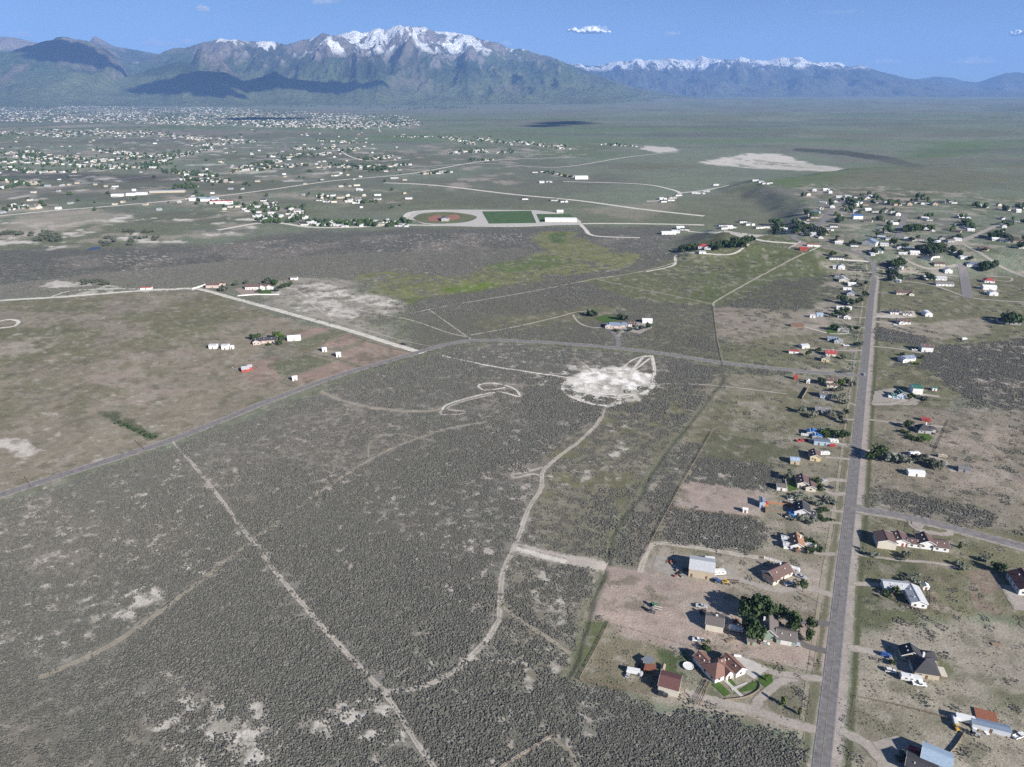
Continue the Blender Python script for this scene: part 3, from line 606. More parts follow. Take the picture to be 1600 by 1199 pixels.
def range_mesh(name, layers, d0, d1, nd, az0, az1, na, seed, snow_fn, greens, label):
    az = np.linspace(az0, az1, na); dd = np.linspace(d0, d1, nd)
    A, D = np.meshgrid(az, dd); X = D * np.sin(A); Y = D * np.cos(A)
    Hh = np.full(A.shape, -30.0)
    wx = X + 500 * (fbm(X / 1700, Y / 1700, seed, 3) - .5); wy = Y + 500 * (fbm(X / 1700, Y / 1700, seed + 4, 3) - .5)
    rg = ridged(wx / 1500, wy / 2300, seed + 9, 7, .52)
    rs = ridged(wx / 620, wy / 1500, seed + 19, 5, .5)
    for pts, dc, wf, wb, amp in layers:
        ca, ch = crest(pts, dc)
        w = 0.0035
        Hc = np.interp(A, ca, ch)
        jag = (rs - .45) * amp * .5
        s = (D - dc + 500 * (fbm(A * 30, A * 0 + .5, seed + 2, 3) - .5) * 2 * 0.6)
        t = np.where(s < 0, -s / wf, s / wb)
        prof = np.clip(1 - t, 0, None) ** np.where(s < 0, 1.55, 1.2)
        env = np.clip(4 * prof * (1 - prof), 0, 1)
        base = np.clip(Hc, 20, None) * prof
        lay = base + env * ((rg - .42) * amp * 2.0 + (rs - .45) * amp * .85) * np.clip(Hc / 1500, .15, 1) + prof * jag * np.clip(Hc / 1500, 0.03, 1) * .5
        lay = np.where(prof <= 0, -30, lay)
        Hh = np.maximum(Hh, lay)
    gx = np.gradient(Hh, axis=1) / (np.gradient(A, axis=1) * D); gy = np.gradient(Hh, axis=0) / np.gradient(D, axis=0)
    slope = np.hypot(gx, gy)
    conv = fbm(X / 340, Y / 340, seed + 40, 5, .6)
    hn = np.clip(Hh / 1900, 0, 1)
    c = np.empty(A.shape + (3,)); c[:] = greens[0]
    k = sstep(.12, .42, hn + (conv - .5) * .35); c += (np.array(greens[1]) - c) * k[..., None]
    k = sstep(.45, .72, hn + (conv - .5) * .5 + (slope - .5) * .25); c += (np.array(greens[2]) - c) * k[..., None]
    k = sstep(.5, .62, fbm(X / 420 + 19, Y / 900, seed + 70, 5, .62)) * sstep(.1, .3, hn) * (1 - sstep(.55, .75, hn)) * .85; c += (np.array((.045, .06, .033)) - c) * k[..., None]
    k = sstep(.56, .70, fbm(X / 500 + 9, Y / 1100, seed + 60, 5, .6)) * sstep(.05, .2, hn) * .7; c += (np.array(greens[3]) - c) * k[..., None]
    sn = snow_fn(A, hn, Hh, slope, X, Y, seed)
    c += (np.array((.82, .84, .86)) - c) * sn[..., None]
    cc = np.concatenate([c.reshape(-1, 3), np.ones((c.size // 3, 1))], 1)
    V = np.stack([X.ravel(), Y.ravel(), Hh.ravel()], 1)
    return np_mesh(name, V, grid_quads(nd, na)[:, ::-1], M_ROCK, {'cover': cc}, kind='structure', label=label)
M_ROCK = terrain_mat('mountain_rock', rock=True)
def snow_main(A, hn, H, slope, X, Y, seed):
    px = CX + np.tan(A) * FPX * 1.07
    n = fbm(X / 330, Y / 600, 91, 5, .62); n2 = fbm(X / 110, Y / 160, 93, 4, .65); n3 = fbm(X / 900, Y / 900, 97, 3)
    zone = sstep(490, 560, px) * (1 - sstep(705, 760, px)) + .62 * sstep(290, 400, px) * (1 - sstep(480, 520, px)) + .62 * sstep(715, 760, px) * (1 - sstep(830, 880, px))
    lim = .85 - .36 * np.clip(zone, 0, 1)
    g = sstep(0, .05, hn - lim + (n - .5) * 1.15 + (n2 - .5) * .5 + (n3 - .52) * .8)
    return g * sstep(.05, .3, zone) * sstep(.44, .58, hn)
def snow_far(A, hn, H, slope, X, Y, seed):
    n = fbm(X / 500, Y / 700, 95, 5, .62)
    return sstep(0, .05, hn - .47 + (n - .5) * 1.0 + (fbm(X / 160, Y / 260, 99, 4, .65) - .5) * .7) * sstep(.42, .52, hn)
range_mesh('mountain_range', [(REAR, 21500, 4000, 3500, 330), (MAIN, 18000, 6300, 4000, 400), (LEFT, 15800, 3300, 2600, 330), (SPUR, 14600, 2300, 1800, 240), (FOOT, 13700, 1500, 1500, 160)],
           11600, 24000, 330, R(-42), R(22), 900, 3, snow_main,
           [(0.14,0.165,0.08),(0.08,0.112,0.052),(0.245,0.215,0.205),(0.20,0.175,0.13)], 'snow streaked mountain range beyond the valley town')
range_mesh('distant_range', [(FARR, 27500, 6500, 4000, 360), (FAR2, 32500, 5500, 4000, 300)],
           19500, 36500, 190, R(2), R(44), 620, 13, snow_far,
           [(0.12,0.125,0.085),(0.065,0.08,0.055),(0.15,0.14,0.13),(0.13,0.12,0.10)], 'blue distant range with a snowy crest')
# ------------------------------------------------------------------ roads, tracks, pads
def smooth(pts, n=6):
    P = [np.array(p, float) for p in pts]
    if len(P) < 3: return P
    P = [2 * P[0] - P[1]] + P + [2 * P[-1] - P[-2]]
    out = []
    for i in range(1, len(P) - 2):
        for k in range(n):
            t = k / n
            out.append(0.5 * ((2 * P[i]) + (-P[i-1] + P[i+1]) * t + (2*P[i-1] - 5*P[i] + 4*P[i+1] - P[i+2]) * t*t + (-P[i-1] + 3*P[i] - 3*P[i+1] + P[i+2]) * t**3))
    out.append(P[-2])
    return out
def gline(px, curved=True):
    P = smooth(px) if curved else [np.array(p, float) for p in px]
    x, y = ground([p[0] for p in P], [p[1] for p in P])
    L = np.concatenate([[0], np.cumsum(np.hypot(np.diff(x), np.diff(y)))])
    dm = float(np.mean(np.hypot(x, y)))
    n = max(2, int(L[-1] / max(2.0, dm * 0.004)))
    s = np.linspace(0, L[-1], n + 1)
    return np.interp(s, L, x), np.interp(s, L, y)
ROADLINES = []      # (x, y, half width): kept clear of brush
def ribbon(name, px, width, m, lift=0.0, ragged=0.0, curved=True, kind='structure', off=0.0, clear=True, world=None, label=None):
    x, y = gline(px, curved) if world is None else world
    tx = np.gradient(x); ty = np.gradient(y); l = np.hypot(tx, ty); nx, ny = ty / l, -tx / l
    d = np.hypot(x, y)
    if clear: ROADLINES.append((x, y, width / 2))
    blend = 'blend' in m.keys()
    ncs = 7 if blend else 5
    if blend: width = width * 1.25
    vs = []; ac = []
    for k in range(ncs):
        u = k / (ncs - 1) - .5
        w = width * u * np.ones_like(x)
        if ragged and k in (0, ncs - 1): w = w * (1 + ragged * 2 * (fbm(x / 9.0 + k * 40, y / 9.0, 12, 4, .7) - .5) * 1.3)
        X = x + nx * (w + off); Y = y + ny * (w + off)
        ac.append(np.full(len(x), abs(u) * 2))
        vs.append(np.stack([X, Y, sheet_z(X, Y) + 0.05 + lift + d * 6e-5 + np.maximum(d - 1500, 0) * 2e-4], 1))
    V = np.stack(vs, 1).reshape(-1, 3)
    at = None
    if blend:
        c = cover(V[:, 0], V[:, 1])[0]
        at = {'cover': np.concatenate([c, np.ones((len(c), 1))], 1), 'across': np.stack(ac, 1).ravel()}
    return np_mesh(name, V, grid_quads(len(x), ncs), m, at, kind=kind, label=label)
def pad(name, px, m, lift=0.0, ragged=0.0, label=None, curved=False):
    P = smooth(list(px) + [px[0]]) if curved else [np.array(p, float) for p in px]
    x, y = ground([p[0] for p in P], [p[1] for p in P])
    xs, ys = [], []
    n = len(x)
    for i in range(n if not curved else n - 1):
        x0, y0, x1, y1 = x[i], y[i], x[(i + 1) % n], y[(i + 1) % n]
        k = max(1, int(math.hypot(x1 - x0, y1 - y0) / 2.5))
        for j in range(k): xs.append(x0 + (x1 - x0) * j / k); ys.append(y0 + (y1 - y0) * j / k)
    xs = np.array(xs); ys = np.array(ys); d = np.hypot(xs, ys)
    if ragged:
        cx, cy = xs.mean(), ys.mean(); f = 1 + ragged * 2 * (fbm(xs / 3, ys / 3, 4, 2) - .5); xs = cx + (xs - cx) * f; ys = cy + (ys - cy) * f
    z = sheet_z(xs, ys) + 0.04 + lift + d * 6e-5
    me = bpy.data.meshes.new(name); bm = bmesh.new()
    vs = [bm.verts.new(p) for p in zip(xs, ys, z)]
    f = bm.faces.new(vs); bmesh.ops.triangulate(bm, faces=[f])
    bmesh.ops.recalc_face_normals(bm, faces=bm.faces)
    if sum(fc.normal.z for fc in bm.faces) < 0: bmesh.ops.reverse_faces(bm, faces=bm.faces)
    bm.to_mesh(me); bm.free(); me.materials.append(m)
    o = bpy.data.objects.new(name, me); COL.objects.link(o); o['kind'] = 'structure'
    if label: o['label'] = label
    PADS.append(list(zip(xs, ys)))
    return o
PADS = []
M_ASPH = mat('asphalt', (0.20, 0.19, 0.19), .9, .28, .35, .1)
M_ASPHO = mat('old_asphalt', (0.225, 0.21, 0.205), .9, .28, .3, .1)
M_GRAVEL = track_mat('gravel_shoulder', (0.37, 0.325, 0.29), 0, .45)
M_GRAV2 = mat('drive_gravel', (0.35, 0.315, 0.275), .95, .2, .4, .2)
M_TRACK = track_mat('track_dirt', (0.45, 0.405, 0.35), .45, .45)
M_TRACKW = track_mat('pale_track_dirt', (0.64, 0.60, 0.53), .15, .4)
M_PALE = mat('pale_dirt', (0.50, 0.46, 0.40), .95, .2, .4, .2)
M_TRACKF = track_mat('faint_track_soil', (0.33, 0.29, 0.225), .45, .6)
M_TRACKD = track_mat('drive_gravel_edge', (0.37, 0.33, 0.29), 0, .4)
M_PAINT = mat('road_paint', (0.34, 0.33, 0.31), .8, .4, 1.5)
M_PAINTY = mat('yellow_road_paint', (0.30, 0.26, 0.19), .8, .4, 1.5)
M_CONC = mat('concrete', (0.50, 0.47, 0.43), .85, .1, .4)
M_LAWN = mat('lawn', (0.065, 0.12, 0.022), .9, .22, .5, .3)
M_LAWN2 = mat('sports_turf', (0.07, 0.125, 0.04), .9, .25, .08)
M_CLAY = mat('infield_clay', (0.33, 0.15, 0.11), .9, .15, .1)
M_WATER = mat('pond_water', (0.02, 0.025, 0.03), .25, .1, .1, spec=.5)
MAIN_ROAD = [(1276,1300),(1283,1199),(1291,1130),(1302,1030),(1316,900),(1329,790),(1338,700),(1346,620),(1354,540),(1361,470),(1366,432),(1364,414),(1352,402),(1330,393),(1300,387),(1262,382)]
ribbon('road_shoulder', MAIN_ROAD[:11], 11.5, M_GRAVEL, 0, .1, off=1.6)
ribbon('verge', MAIN_ROAD[:12], 3.4, track_mat('verge_weeds_shade', (0.105, 0.11, 0.062), 0, .8), .01, .3, off=9.2, clear=False)  # weed strip, its dark colour also painting the shade of the roadside ditch
ribbon('verge', MAIN_ROAD[:12], 3.0, track_mat('verge_grass', (0.16, 0.155, 0.10), 0, .8), .012, .3, off=-6.0, clear=False)
ribbon('dirt_track', MAIN_ROAD[:12], 1.7, M_TRACKF, .014, .3, off=-9.0)
ribbon('road', MAIN_ROAD, 6.7, M_ASPH, .07)
ribbon('road_marking', MAIN_ROAD[:12], .28, M_PAINTY, .12, clear=False)
for s in (-3.0, 3.0): ribbon('road_marking', MAIN_ROAD[:12], .22, M_PAINT, .12, off=s, clear=False)
CURVE_ROAD = [(-150,822),(0,774),(120,735),(270,687),(420,627),(520,590),(600,566),(655,550),(700,538),(750,532),(830,534),(930,541),(1030,552),(1120,566),(1220,577),(1300,584),(1352,588)]
ribbon('road_shoulder', CURVE_ROAD, 8.5, M_GRAVEL, 0, .1)
ribbon('road', CURVE_ROAD, 6.6, M_ASPHO, .07)
ribbon('road_shoulder', [(1325,792),(1345,797),(1400,806),(1480,824),(1600,856),(1750,897)], 9, M_GRAVEL, .01, .1)
ribbon('road', [(1333,790),(1345,796),(1400,805),(1480,823),(1600,855),(1750,896)], 6.6, M_ASPHO, .075)
ribbon('dirt_road', [(-100,478),(0,470),(100,464),(200,456),(270,452),(310,452),(360,465),(440,487),(540,515),(620,540),(660,552)], 7.5, M_TRACKW, .03, .25)
# tracks through the sagebrush
T = lambda px, w=3.0, m=None, c=True, r=.5: ribbon('dirt_track', px, w, m or M_TRACK, .02, r, c)
T([(270,690),(320,748),(392,843),(440,905),(500,975),(560,1040),(592,1073),(612,1080)], 2.4, M_TRACK)
T([(592,1073),(620,1110),(650,1160),(690,1215)], 2.0, M_TRACK)
T([(612,1080),(650,1076),(700,1055),(750,1012),(776,975),(781,940),(786,895),(802,860),(812,835),(826,795),(846,762),(848,738),(870,716),(905,690),(935,660),(945,640),(968,625)], 3.0)
T([(848,730),(822,738),(800,742),(806,747),(830,741),(846,744)], 2.2, M_TRACK)
T([(781,945),(810,968),(845,990),(892,1022)], 2.0, M_TRACKF)
T([(398,843),(350,880),(290,925),(220,978),(150,1020),(60,1060)], 3.4, M_TRACKF, True, .9)
T([(400,840),(450,805),(520,755),(590,712),(640,690),(700,670),(760,660)], 2.6, M_TRACKF, True, .9)
T([(500,612),(540,628),(600,640),(660,643),(690,640)], 4.2, M_TRACKF, True, .6)
T([(690,641),(700,632),(740,620),(780,613),(812,620),(800,606),(770,599),(748,602),(758,610),(790,606)], 2.0, M_TRACKW)
T([(690,641),(690,648),(720,647),(726,643),(700,640),(712,631),(770,616)], 2.0, M_TRACK)
T([(690,556),(760,571),(830,582),(900,592)], 2.4, M_TRACKW)
T([(712,598),(800,602),(880,602)], 1.4, M_TRACKF)
T([(1000,602),(1060,600),(1130,604),(1230,616)], 1.6, M_TRACK)
T([(880,612),(878,600),(890,596),(912,598),(916,610),(910,628)], 2.6, M_TRACKW)
T([(880,614),(905,626),(940,634),(965,632),(970,618),(1000,616),(1018,606),(1022,590),(1022,572),(1018,556)], 3.2, M_TRACKW)
T([(880,606),(920,616),(965,622),(1000,616)], 2.4, M_TRACKW)
T([(1018,556),(1004,560),(990,576),(978,582)], 2.4, M_TRACKW)
T([(1018,558),(1000,572),(985,582)], 2.0, M_TRACKW)
T([(1010,556),(990,562),(974,574)], 1.8, M_TRACKW)
T([(900,545),(898,558),(912,570),(925,582)], 1.6, M_TRACKF)
T([(780,1200),(820,1175),(862,1150)], 1.6, M_TRACK, False)
T([(862,1150),(890,1175),(915,1205)], 1.4, M_TRACKF, False)
T([(575,715),(580,690),(620,678),(680,690)], 1.2, M_TRACKF)
ribbon('dirt_spur', [(803,856),(822,860),(850,868),(880,874),(915,879),(948,887)], 10.5, track_mat('tan_spur_dirt', (0.44, 0.39, 0.335), 0, .6), .03, .5)
ribbon('dirt_spur', [(806,858),(824,862),(850,870),(885,878)], 6, track_mat('pale_spur_dirt', (0.58, 0.54, 0.47), 0, .8), .05, .5)
T([(945,887),(975,893),(1010,900)], 5, track_mat('pink_dirt_track', (0.33,0.265,0.225)))
mat('pink_dirt', (0.33,0.265,0.225), .95, .2, .4, .2)
T([(1000,895),(1008,868),(1022,850),(1060,852),(1150,866),(1185,872)], 3.4, M_TRACK)
T([(640,490),(700,478),(760,468),(850,452),(930,436),(985,428),(1050,412),(1056,398)], 2.2, M_TRACK)
T([(670,484),(700,505),(735,530)], 1.8, M_TRACK)
T([(735,524),(800,512),(870,496),(900,488),(930,486)], 2.4, M_TRACK)
T([(735,528),(700,520),(640,500),(560,485),(500,478)], 2.0, M_TRACK)
T([(930,436),(1000,452),(1070,466),(1115,476)], 1.6, M_TRACK)
T([(1115,478),(1120,470),(1180,436),(1240,404),(1258,396)], 2.6, M_TRACK)
T([(1115,478),(1117,500),(1122,535),(1130,570)], 1.2, M_TRACKF)
T([(1010,425),(1052,415),(1056,400),(1080,395),(1140,398),(1170,382)], 4, M_TRACKW)
ribbon('driveway', [(964,546),(966,532),(958,520),(950,512)], 5.0, M_ASPHO, .02, .1)
ribbon('driveway', [(966,526),(975,516),(985,513)], 4.0, M_GRAV2, .03, .1)
T([(895,492),(905,505),(925,512),(945,512)], 2.5, M_TRACK)
T([(-20,508),(10,500),(28,502),(22,510),(-10,514)], 4, M_TRACKW)
T([(420,480),(480,492),(540,506),(620,530),(690,545)], 1.4, M_TRACK)
T([(455,450),(475,462),(490,478),(520,500)], 2.4, M_TRACK)
T([(300,454),(312,449),(325,444)], 5, M_TRACKW)
T([(80,464),(110,455),(160,452),(240,452)], 4, M_TRACKW)
# valley roads
VR = lambda px, w, m=M_TRACKW: ribbon('valley_road', px, w, m, .1, .25, True, clear=False)
VR([(-40,342),(80,330),(180,322),(330,308),(420,297),(520,283),(640,272),(760,252),(900,246)], 11)
VR([(-40,316),(60,300),(180,282),(300,268),(420,248),(446,228),(420,220),(380,222)], 13, M_ASPHO)
VR([(600,286),(680,290),(800,304),(905,314),(1000,327),(1100,338)], 14)
VR([(880,284),(1000,288),(1050,297),(1062,304),(1040,313),(1010,315)], 10)
VR([(1062,302),(1100,298),(1140,290)], 9)
VR([(640,262),(760,256),(870,262),(980,246),(1060,238)], 8)
VR([(520,226),(545,244),(580,252),(640,250)], 9)
VR([(340,360),(420,348),(500,356),(640,352)], 11)
VR([(640,352),(800,354),(906,350),(1000,350),(1100,352)], 11)
VR([(900,342),(914,358),(930,369),(1000,372)], 7)
VR([(660,345),(636,340),(650,331),(720,329),(760,332),(745,350)], 14)
VR([(1262,382),(1200,378),(1165,372),(1120,366),(1075,362)], 9, M_TRACKW)
VR([(1262,382),(1290,384)], 9, M_ASPH)
ribbon('street', [(1262,382),(1240,370),(1280,352),(1300,326),(1330,312),(1380,318)], 9, M_ASPHO, .1)
ribbon('street', [(1366,432),(1400,438),(1460,447),(1520,466),(1620,474)], 5, M_GRAV2, .08, .2)
ribbon('street', [(1404,372),(1410,350),(1414,335)], 11, M_ASPHO, .1)
ribbon('street', [(1500,412),(1506,430),(1512,466)], 12, M_ASPHO, .1)
ribbon('street', [(1330,390),(1400,388),(1480,384),(1560,352)], 9, M_GRAV2, .08, .2)
ribbon('street', [(1400,400),(1450,420),(1500,414)], 7, M_GRAV2, .08, .2)
ribbon('street', [(1480,370),(1530,395),(1570,420),(1620,440)], 7, M_GRAV2, .08, .2)
# driveways off the main road
DR = lambda px, w=3.4, m=None: ribbon('driveway', px, w * .85, m or M_TRACKD, .04, .1)
DR([(1290,1062),(1240,1056),(1200,1048),(1160,1028)], 4.2)
DR([(1276,1140),(1230,1128),(1180,1110),(1120,1096),(1070,1082)], 5.0)
DR([(1180,1106),(1190,1090),(1220,1066),(1250,1057)], 4.4)
DR([(1290,1018),(1262,1010),(1240,995),(1236,975),(1262,972),(1300,976)], 4.6, mat('paving', (0.16,0.145,0.14), .9, .15, .4))
DR([(1302,931),(1262,920),(1210,922),(1150,905),(1110,905)], 4.5)
DR([(1306,866),(1280,866),(1262,860)])
DR([(1318,800),(1280,797),(1266,806),(1285,815),(1314,818)], 3.2)
DR([(1326,752),(1295,750),(1288,762),(1300,772),(1322,772)], 4.5)
DR([(1330,718),(1290,715)]); DR([(1332,698),(1290,690)], 6); DR([(1336,656),(1310,656),(1290,650)]); DR([(1343,635),(1300,622)], 3)
DR([(1348,565),(1320,563)]); DR([(1350,548),(1310,548),(1245,542)], 4); DR([(1352,538),(1325,540),(1312,536)], 5); DR([(1330,521),(1300,522),(1268,514),(1254,510)], 2.6, M_TRACKW)
DR([(1352,512),(1330,514)]); DR([(1354,497),(1325,497)]); DR([(1358,480),(1320,478)]); DR([(1362,438),(1310,436)]); DR([(1364,410),(1345,408),(1310,406)], 5, M_TRACKW); DR([(1364,426),(1325,424)])
DR([(1325,1012),(1360,1018),(1400,1030)], 4.5); DR([(1312,1142),(1350,1160),(1380,1190),(1420,1210)], 5); DR([(1330,912),(1370,914),(1405,915)], 3.6)
DR([(1420,806),(1432,826),(1470,835),(1486,832),(1470,822),(1440,815)], 4.5); DR([(1336,866),(1400,875),(1460,880),(1500,888)], 2.6)
DR([(1344,654),(1390,660),(1480,668)], 3.2); DR([(1362,632),(1400,630),(1436,618),(1468,620)], 6); DR([(1350,704),(1420,712),(1470,718),(1490,738)], 4)
DR([(1356,541),(1400,545),(1440,552)], 4); DR([(1362,502),(1390,506),(1410,512)], 7); DR([(1364,492),(1395,490),(1420,496)], 7); DR([(1366,456),(1395,458)], 3); DR([(1368,420),(1400,424),(1500,432)], 3.4)
DR([(1530,452),(1550,446),(1545,458)], 12); DR([(1540,432),(1578,434),(1576,440),(1540,436)], 4)
DR([(1600,955),(1588,935),(1575,915)], 9)
pad('gravel_yard', [(1420,808),(1436,806),(1452,812),(1440,828),(1425,826)], M_GRAV2, .05)
pad('lawn', [(1112,1070),(1122,1065),(1142,1084),(1132,1089)], M_LAWN, .1, label=None)
pad('lawn', [(1144,1086),(1178,1064),(1184,1068),(1180,1078),(1152,1083)], M_LAWN, .1)
pad('lawn', [(1130,1062),(1138,1057),(1150,1070),(1144,1074)], M_LAWN, .1)
pad('lawn', [(1190,1056),(1206,1054),(1208,1066),(1196,1075),(1184,1064)], M_LAWN, .1)
pad('lawn', [(1230,757),(1240,748),(1248,765),(1232,768)], M_LAWN, .06)
pad('lawn', [(1440,672),(1458,684),(1452,690),(1432,684)], M_LAWN, .06)
pad('lawn', [(1402,1190),(1418,1176),(1440,1186),(1428,1198)], M_LAWN, .06)
pad('lawn', [(1424,564),(1440,560),(1436,572),(1424,574)], mat('dry_lawn', (0.13,0.15,0.05), .9, .2, .5), .06)
pad('lawn', [(928,497),(950,492),(975,500),(945,505)], M_LAWN, .06)
pad('lawn', [(405,455),(424,452),(424,461),(404,461)], M_LAWN, .1)
pad('lawn', [(1292,512),(1302,506),(1308,520),(1292,522)], M_LAWN, .06)
pad('paved_yard', [(1124,1032),(1160,1026),(1200,1046),(1178,1062),(1150,1042)], M_CONC, .09)
pad('garden_path', [(1126,1060),(1130,1058),(1162,1088),(1158,1091)], M_CONC, .14)
pad('garden_path', [(1142,1076),(1166,1066),(1168,1069),(1144,1080)], M_CONC, .15)
pad('dirt_yard', [(1370,1016),(1410,1020),(1428,1038),(1420,1060),(1394,1050)], M_GRAV2, .03, .05)
pad('dirt_yard', [(1360,1160),(1400,1150),(1440,1165),(1420,1200),(1372,1200)], M_GRAV2, .03, .05)
pad('dirt_yard', [(1025,870),(1060,872),(1062,905),(1020,890)], M_GRAV2, .03, .1)
pad('gravel_yard', [(1110,885),(1140,885),(1160,905),(1120,915)], M_GRAV2, .03, .1)
pad('gravel_yard', [(1330,955),(1325,1005),(1282,1000),(1270,985),(1290,965)][::-1], M_GRAV2, .02, .05)
pad('dirt_yard', [(1366,612),(1400,606),(1440,622),(1432,634),(1362,632)], M_GRAV2, .03, .05)
pad('gravel_yard', [(1364,496),(1385,488),(1428,486),(1432,496),(1400,498)], M_PALE, .03, .05)
pad('dirt_yard', [(365,452),(400,446),(424,450),(425,458),(402,462),(380,462)], M_PINKD if False else MATS['pink_dirt'], .06)
pad('paved_yard', [(960,514),(1000,502),(1020,512),(1000,522)], M_GRAV2, .05)
# sports ground
pad('sports_pavement', [(636,340),(650,331),(720,328),(838,329),(880,334),(908,346),(906,352),(700,354),(660,350)], M_CONC, .25)
pad('sports_lawn', [(645,341),(660,334),(700,332),(735,336),(745,341),(725,348),(680,350),(655,347)], mat('dry_turf', (0.14,0.15,0.07), .9, .2, .03), .45, curved=True)
pad('infield', [(668,342),(680,337),(692,339),(690,346),(672,346)], M_CLAY, .65, curved=True)
pad('infield', [(697,338),(712,336),(719,340),(710,344),(700,344)], M_CLAY, .65, curved=True)
pad('sports_field', [(753,331),(830,330),(838,349),(764,350)], M_LAWN2, .45)
pad('sports_field', [(838,335),(890,335),(898,342),(844,348)], M_LAWN2, .5)
pad('gravel_pad', [(1130,360),(1165,366),(1200,372),(1168,376),(1140,370)], M_PALE, .3)
pad('paddock', [(1233,386),(1251,378),(1280,384),(1262,389)], MATS['pink_dirt'], .3)
pad('pond', [(136,390),(144,387),(156,386),(158,388),(148,391)], M_WATER, .2)

# ------------------------------------------------------------------ haze and clouds
hz = MB(); hm = bpy.data.materials.new('haze_air'); hm.use_nodes = True
hm.node_tree.nodes.remove(hm.node_tree.nodes['Principled BSDF'])
pv = hm.node_tree.nodes.new('ShaderNodeVolumePrincipled')
pv.inputs['Color'].default_value = (0.28, 0.50, 1.0, 1); pv.inputs['Density'].default_value = 3.5e-5; pv.inputs['Anisotropy'].default_value = 0.0
hm.node_tree.links.new(pv.outputs[0], hm.node_tree.nodes['Material Output'].inputs['Volume'])
hz.box(-44000, 44000, -44000, 44000, -32.5, 2700, hm)
tag(hz.build('haze'), kind='stuff')
M_CLOUD = mat('cloud_white', (0.9, 0.9, 0.9), 1.0, .03, .001, spec=0)
_ICO = bmesh.new(); bmesh.ops.create_icosphere(_ICO, subdivisions=1, radius=1)
_ICO.verts.ensure_lookup_table(); ICO_V = np.array([v.co[:] for v in _ICO.verts]); ICO_F = np.array([[v.index for v in f.verts] for f in _ICO.faces]); _ICO.free()
def cloud(center, size, n, seed, name='cloud', puff=(60, 190)):
    """heap of small ragged puffs, flat below and piled up in the middle"""
    r = np.random.default_rng(seed); V = []; F = []
    lobes = [(r.normal(0, .33), r.normal(0, .3), r.uniform(.4, 1)) for k in range(5)]
    for k in range(n):
        lx, ly, lw = lobes[k % 5]
        a = lx + r.normal(0, .2); b = ly + r.normal(0, .22)
        top = max(0.05, lw * (1 - ((a - lx) ** 2 + (b - ly) ** 2) * 5)) * (1 - min(.9, abs(a) * .7))
        z = r.random() ** 1.3 * top
        s = r.uniform(*puff) * (0.55 + .6 * top)
        j = r.uniform(.72, 1.28, len(ICO_V))[:, None]
        V.append(ICO_V * j * s * np.array([1.25, 1.25, .85]) + np.array([a * size[0] * .5, b * size[1] * .5, z * size[2]])); F.append(ICO_F + len(ICO_V) * k)
    o = np_mesh(name, np.concatenate(V), np.concatenate(F), M_CLOUD)
    o.location = center
    return o
def cloud_vol(name, dens):
    m = bpy.data.materials.new(name); m.use_nodes = True; nt = m.node_tree
    nt.nodes.remove(nt.nodes['Principled BSDF'])
    v = nt.nodes.new('ShaderNodeVolumePrincipled'); v.inputs['Color'].default_value = (1, 1, 1, 1); v.inputs['Density'].default_value = dens; v.inputs['Anisotropy'].default_value = 0.1
    nt.links.new(v.outputs[0], nt.nodes['Material Output'].inputs['Volume']); return m
def cloud_at(px, py, dist, size, n, seed, label=None, puff=(60, 190), dens=1e-3, vox=40):
    a, t = ray(px, py)
    o = cloud((dist * math.sin(a), dist * math.cos(a), CAM_H + dist * t), size, n, seed, 'cloud' if label else 'cloud_wisp', puff)
    o.rotation_euler.z = -a
    if dens < 3e-3: o.data.materials[0] = cloud_vol('cloud_vapour_%d' % seed, dens)
    r = o.modifiers.new('merge', 'REMESH'); r.mode = 'VOXEL'; r.voxel_size = vox
    tag(o, label, 'cloud' if label else None, None, None if label else 'stuff')
cloud_at(925, 50, 52000, (2700, 1400, 420), 300, 1, 'largest bright white cloud in the clear blue sky', (80, 210), 8e-3)
cloud_at(897, 48, 52000, (700, 600, 160), 30, 2, None, (90, 170), 4e-3)
cloud_at(1592, 54, 55000, (1100, 900, 330), 50, 3, None, (110, 210), 5e-3)
cloud_at(928, 50, 52100, (3300, 1500, 460), 70, 31, None, (140, 280), 2.4e-3)
for a in [(318,15,50000,(900,600,120),30,4,2.07e-03), (250,70,56000,(3000,1200,420),90,5,1.38e-03), (300,66,56000,(1500,900,280),50,15,1.38e-03), (32,55,56000,(1700,700,200),40,6,1.03e-03), (1050,53,54000,(1100,600,120),24,8,1.15e-03),
          (1525,98,70000,(5600,1500,420),110,9,9.20e-04), (1390,97,72000,(4200,1200,260),70,10,9.20e-04), (500,3,52000,(2400,900,90),40,13,1.15e-03), (790,69,56000,(1400,700,200),40,16,1.15e-03), (1310,20,56000,(4200,900,90),50,17,2.5e-4), (590,62,56000,(1200,700,160),30,18,9.20e-04)]:
    cloud_at(*a[:6], None, (110, 240), a[6], 60)
# clouds above the frame whose shadows lie on the hills and the valley
def shade_cloud(px, py, dist, size, n, seed, zt=None, alt=4200):
    a, t = ray(px, py)
    p = Vector((dist * math.sin(a), dist * math.cos(a), CAM_H + dist * t))
    k = (alt - p.z) / SUN_DIR.z
    p = p + SUN_DIR * k
    tag(cloud(tuple(p), size, n * 3, seed, puff=(90, 210) if size[0] > 1000 else (60, 110)), None, None, None, 'structure')
shade_cloud(345, 133, 13700, (2400, 1300, 330), 160, 21)
shade_cloud(430, 140, 13500, (2300, 900, 300), 50, 22)
shade_cloud(535, 136, 13600, (1700, 800, 260), 36, 23)
shade_cloud(95, 82, 15500, (1900, 1200, 330), 44, 24)
shade_cloud(160, 110, 15300, (1200, 800, 260), 30, 25)
shade_cloud(875, 193, 5700, (430, 700, 90), 24, 26)
shade_cloud(430, 180, 7000, (900, 900, 110), 30, 27)
shade_cloud(320, 150, 13200, (1500, 500, 200), 24, 28)
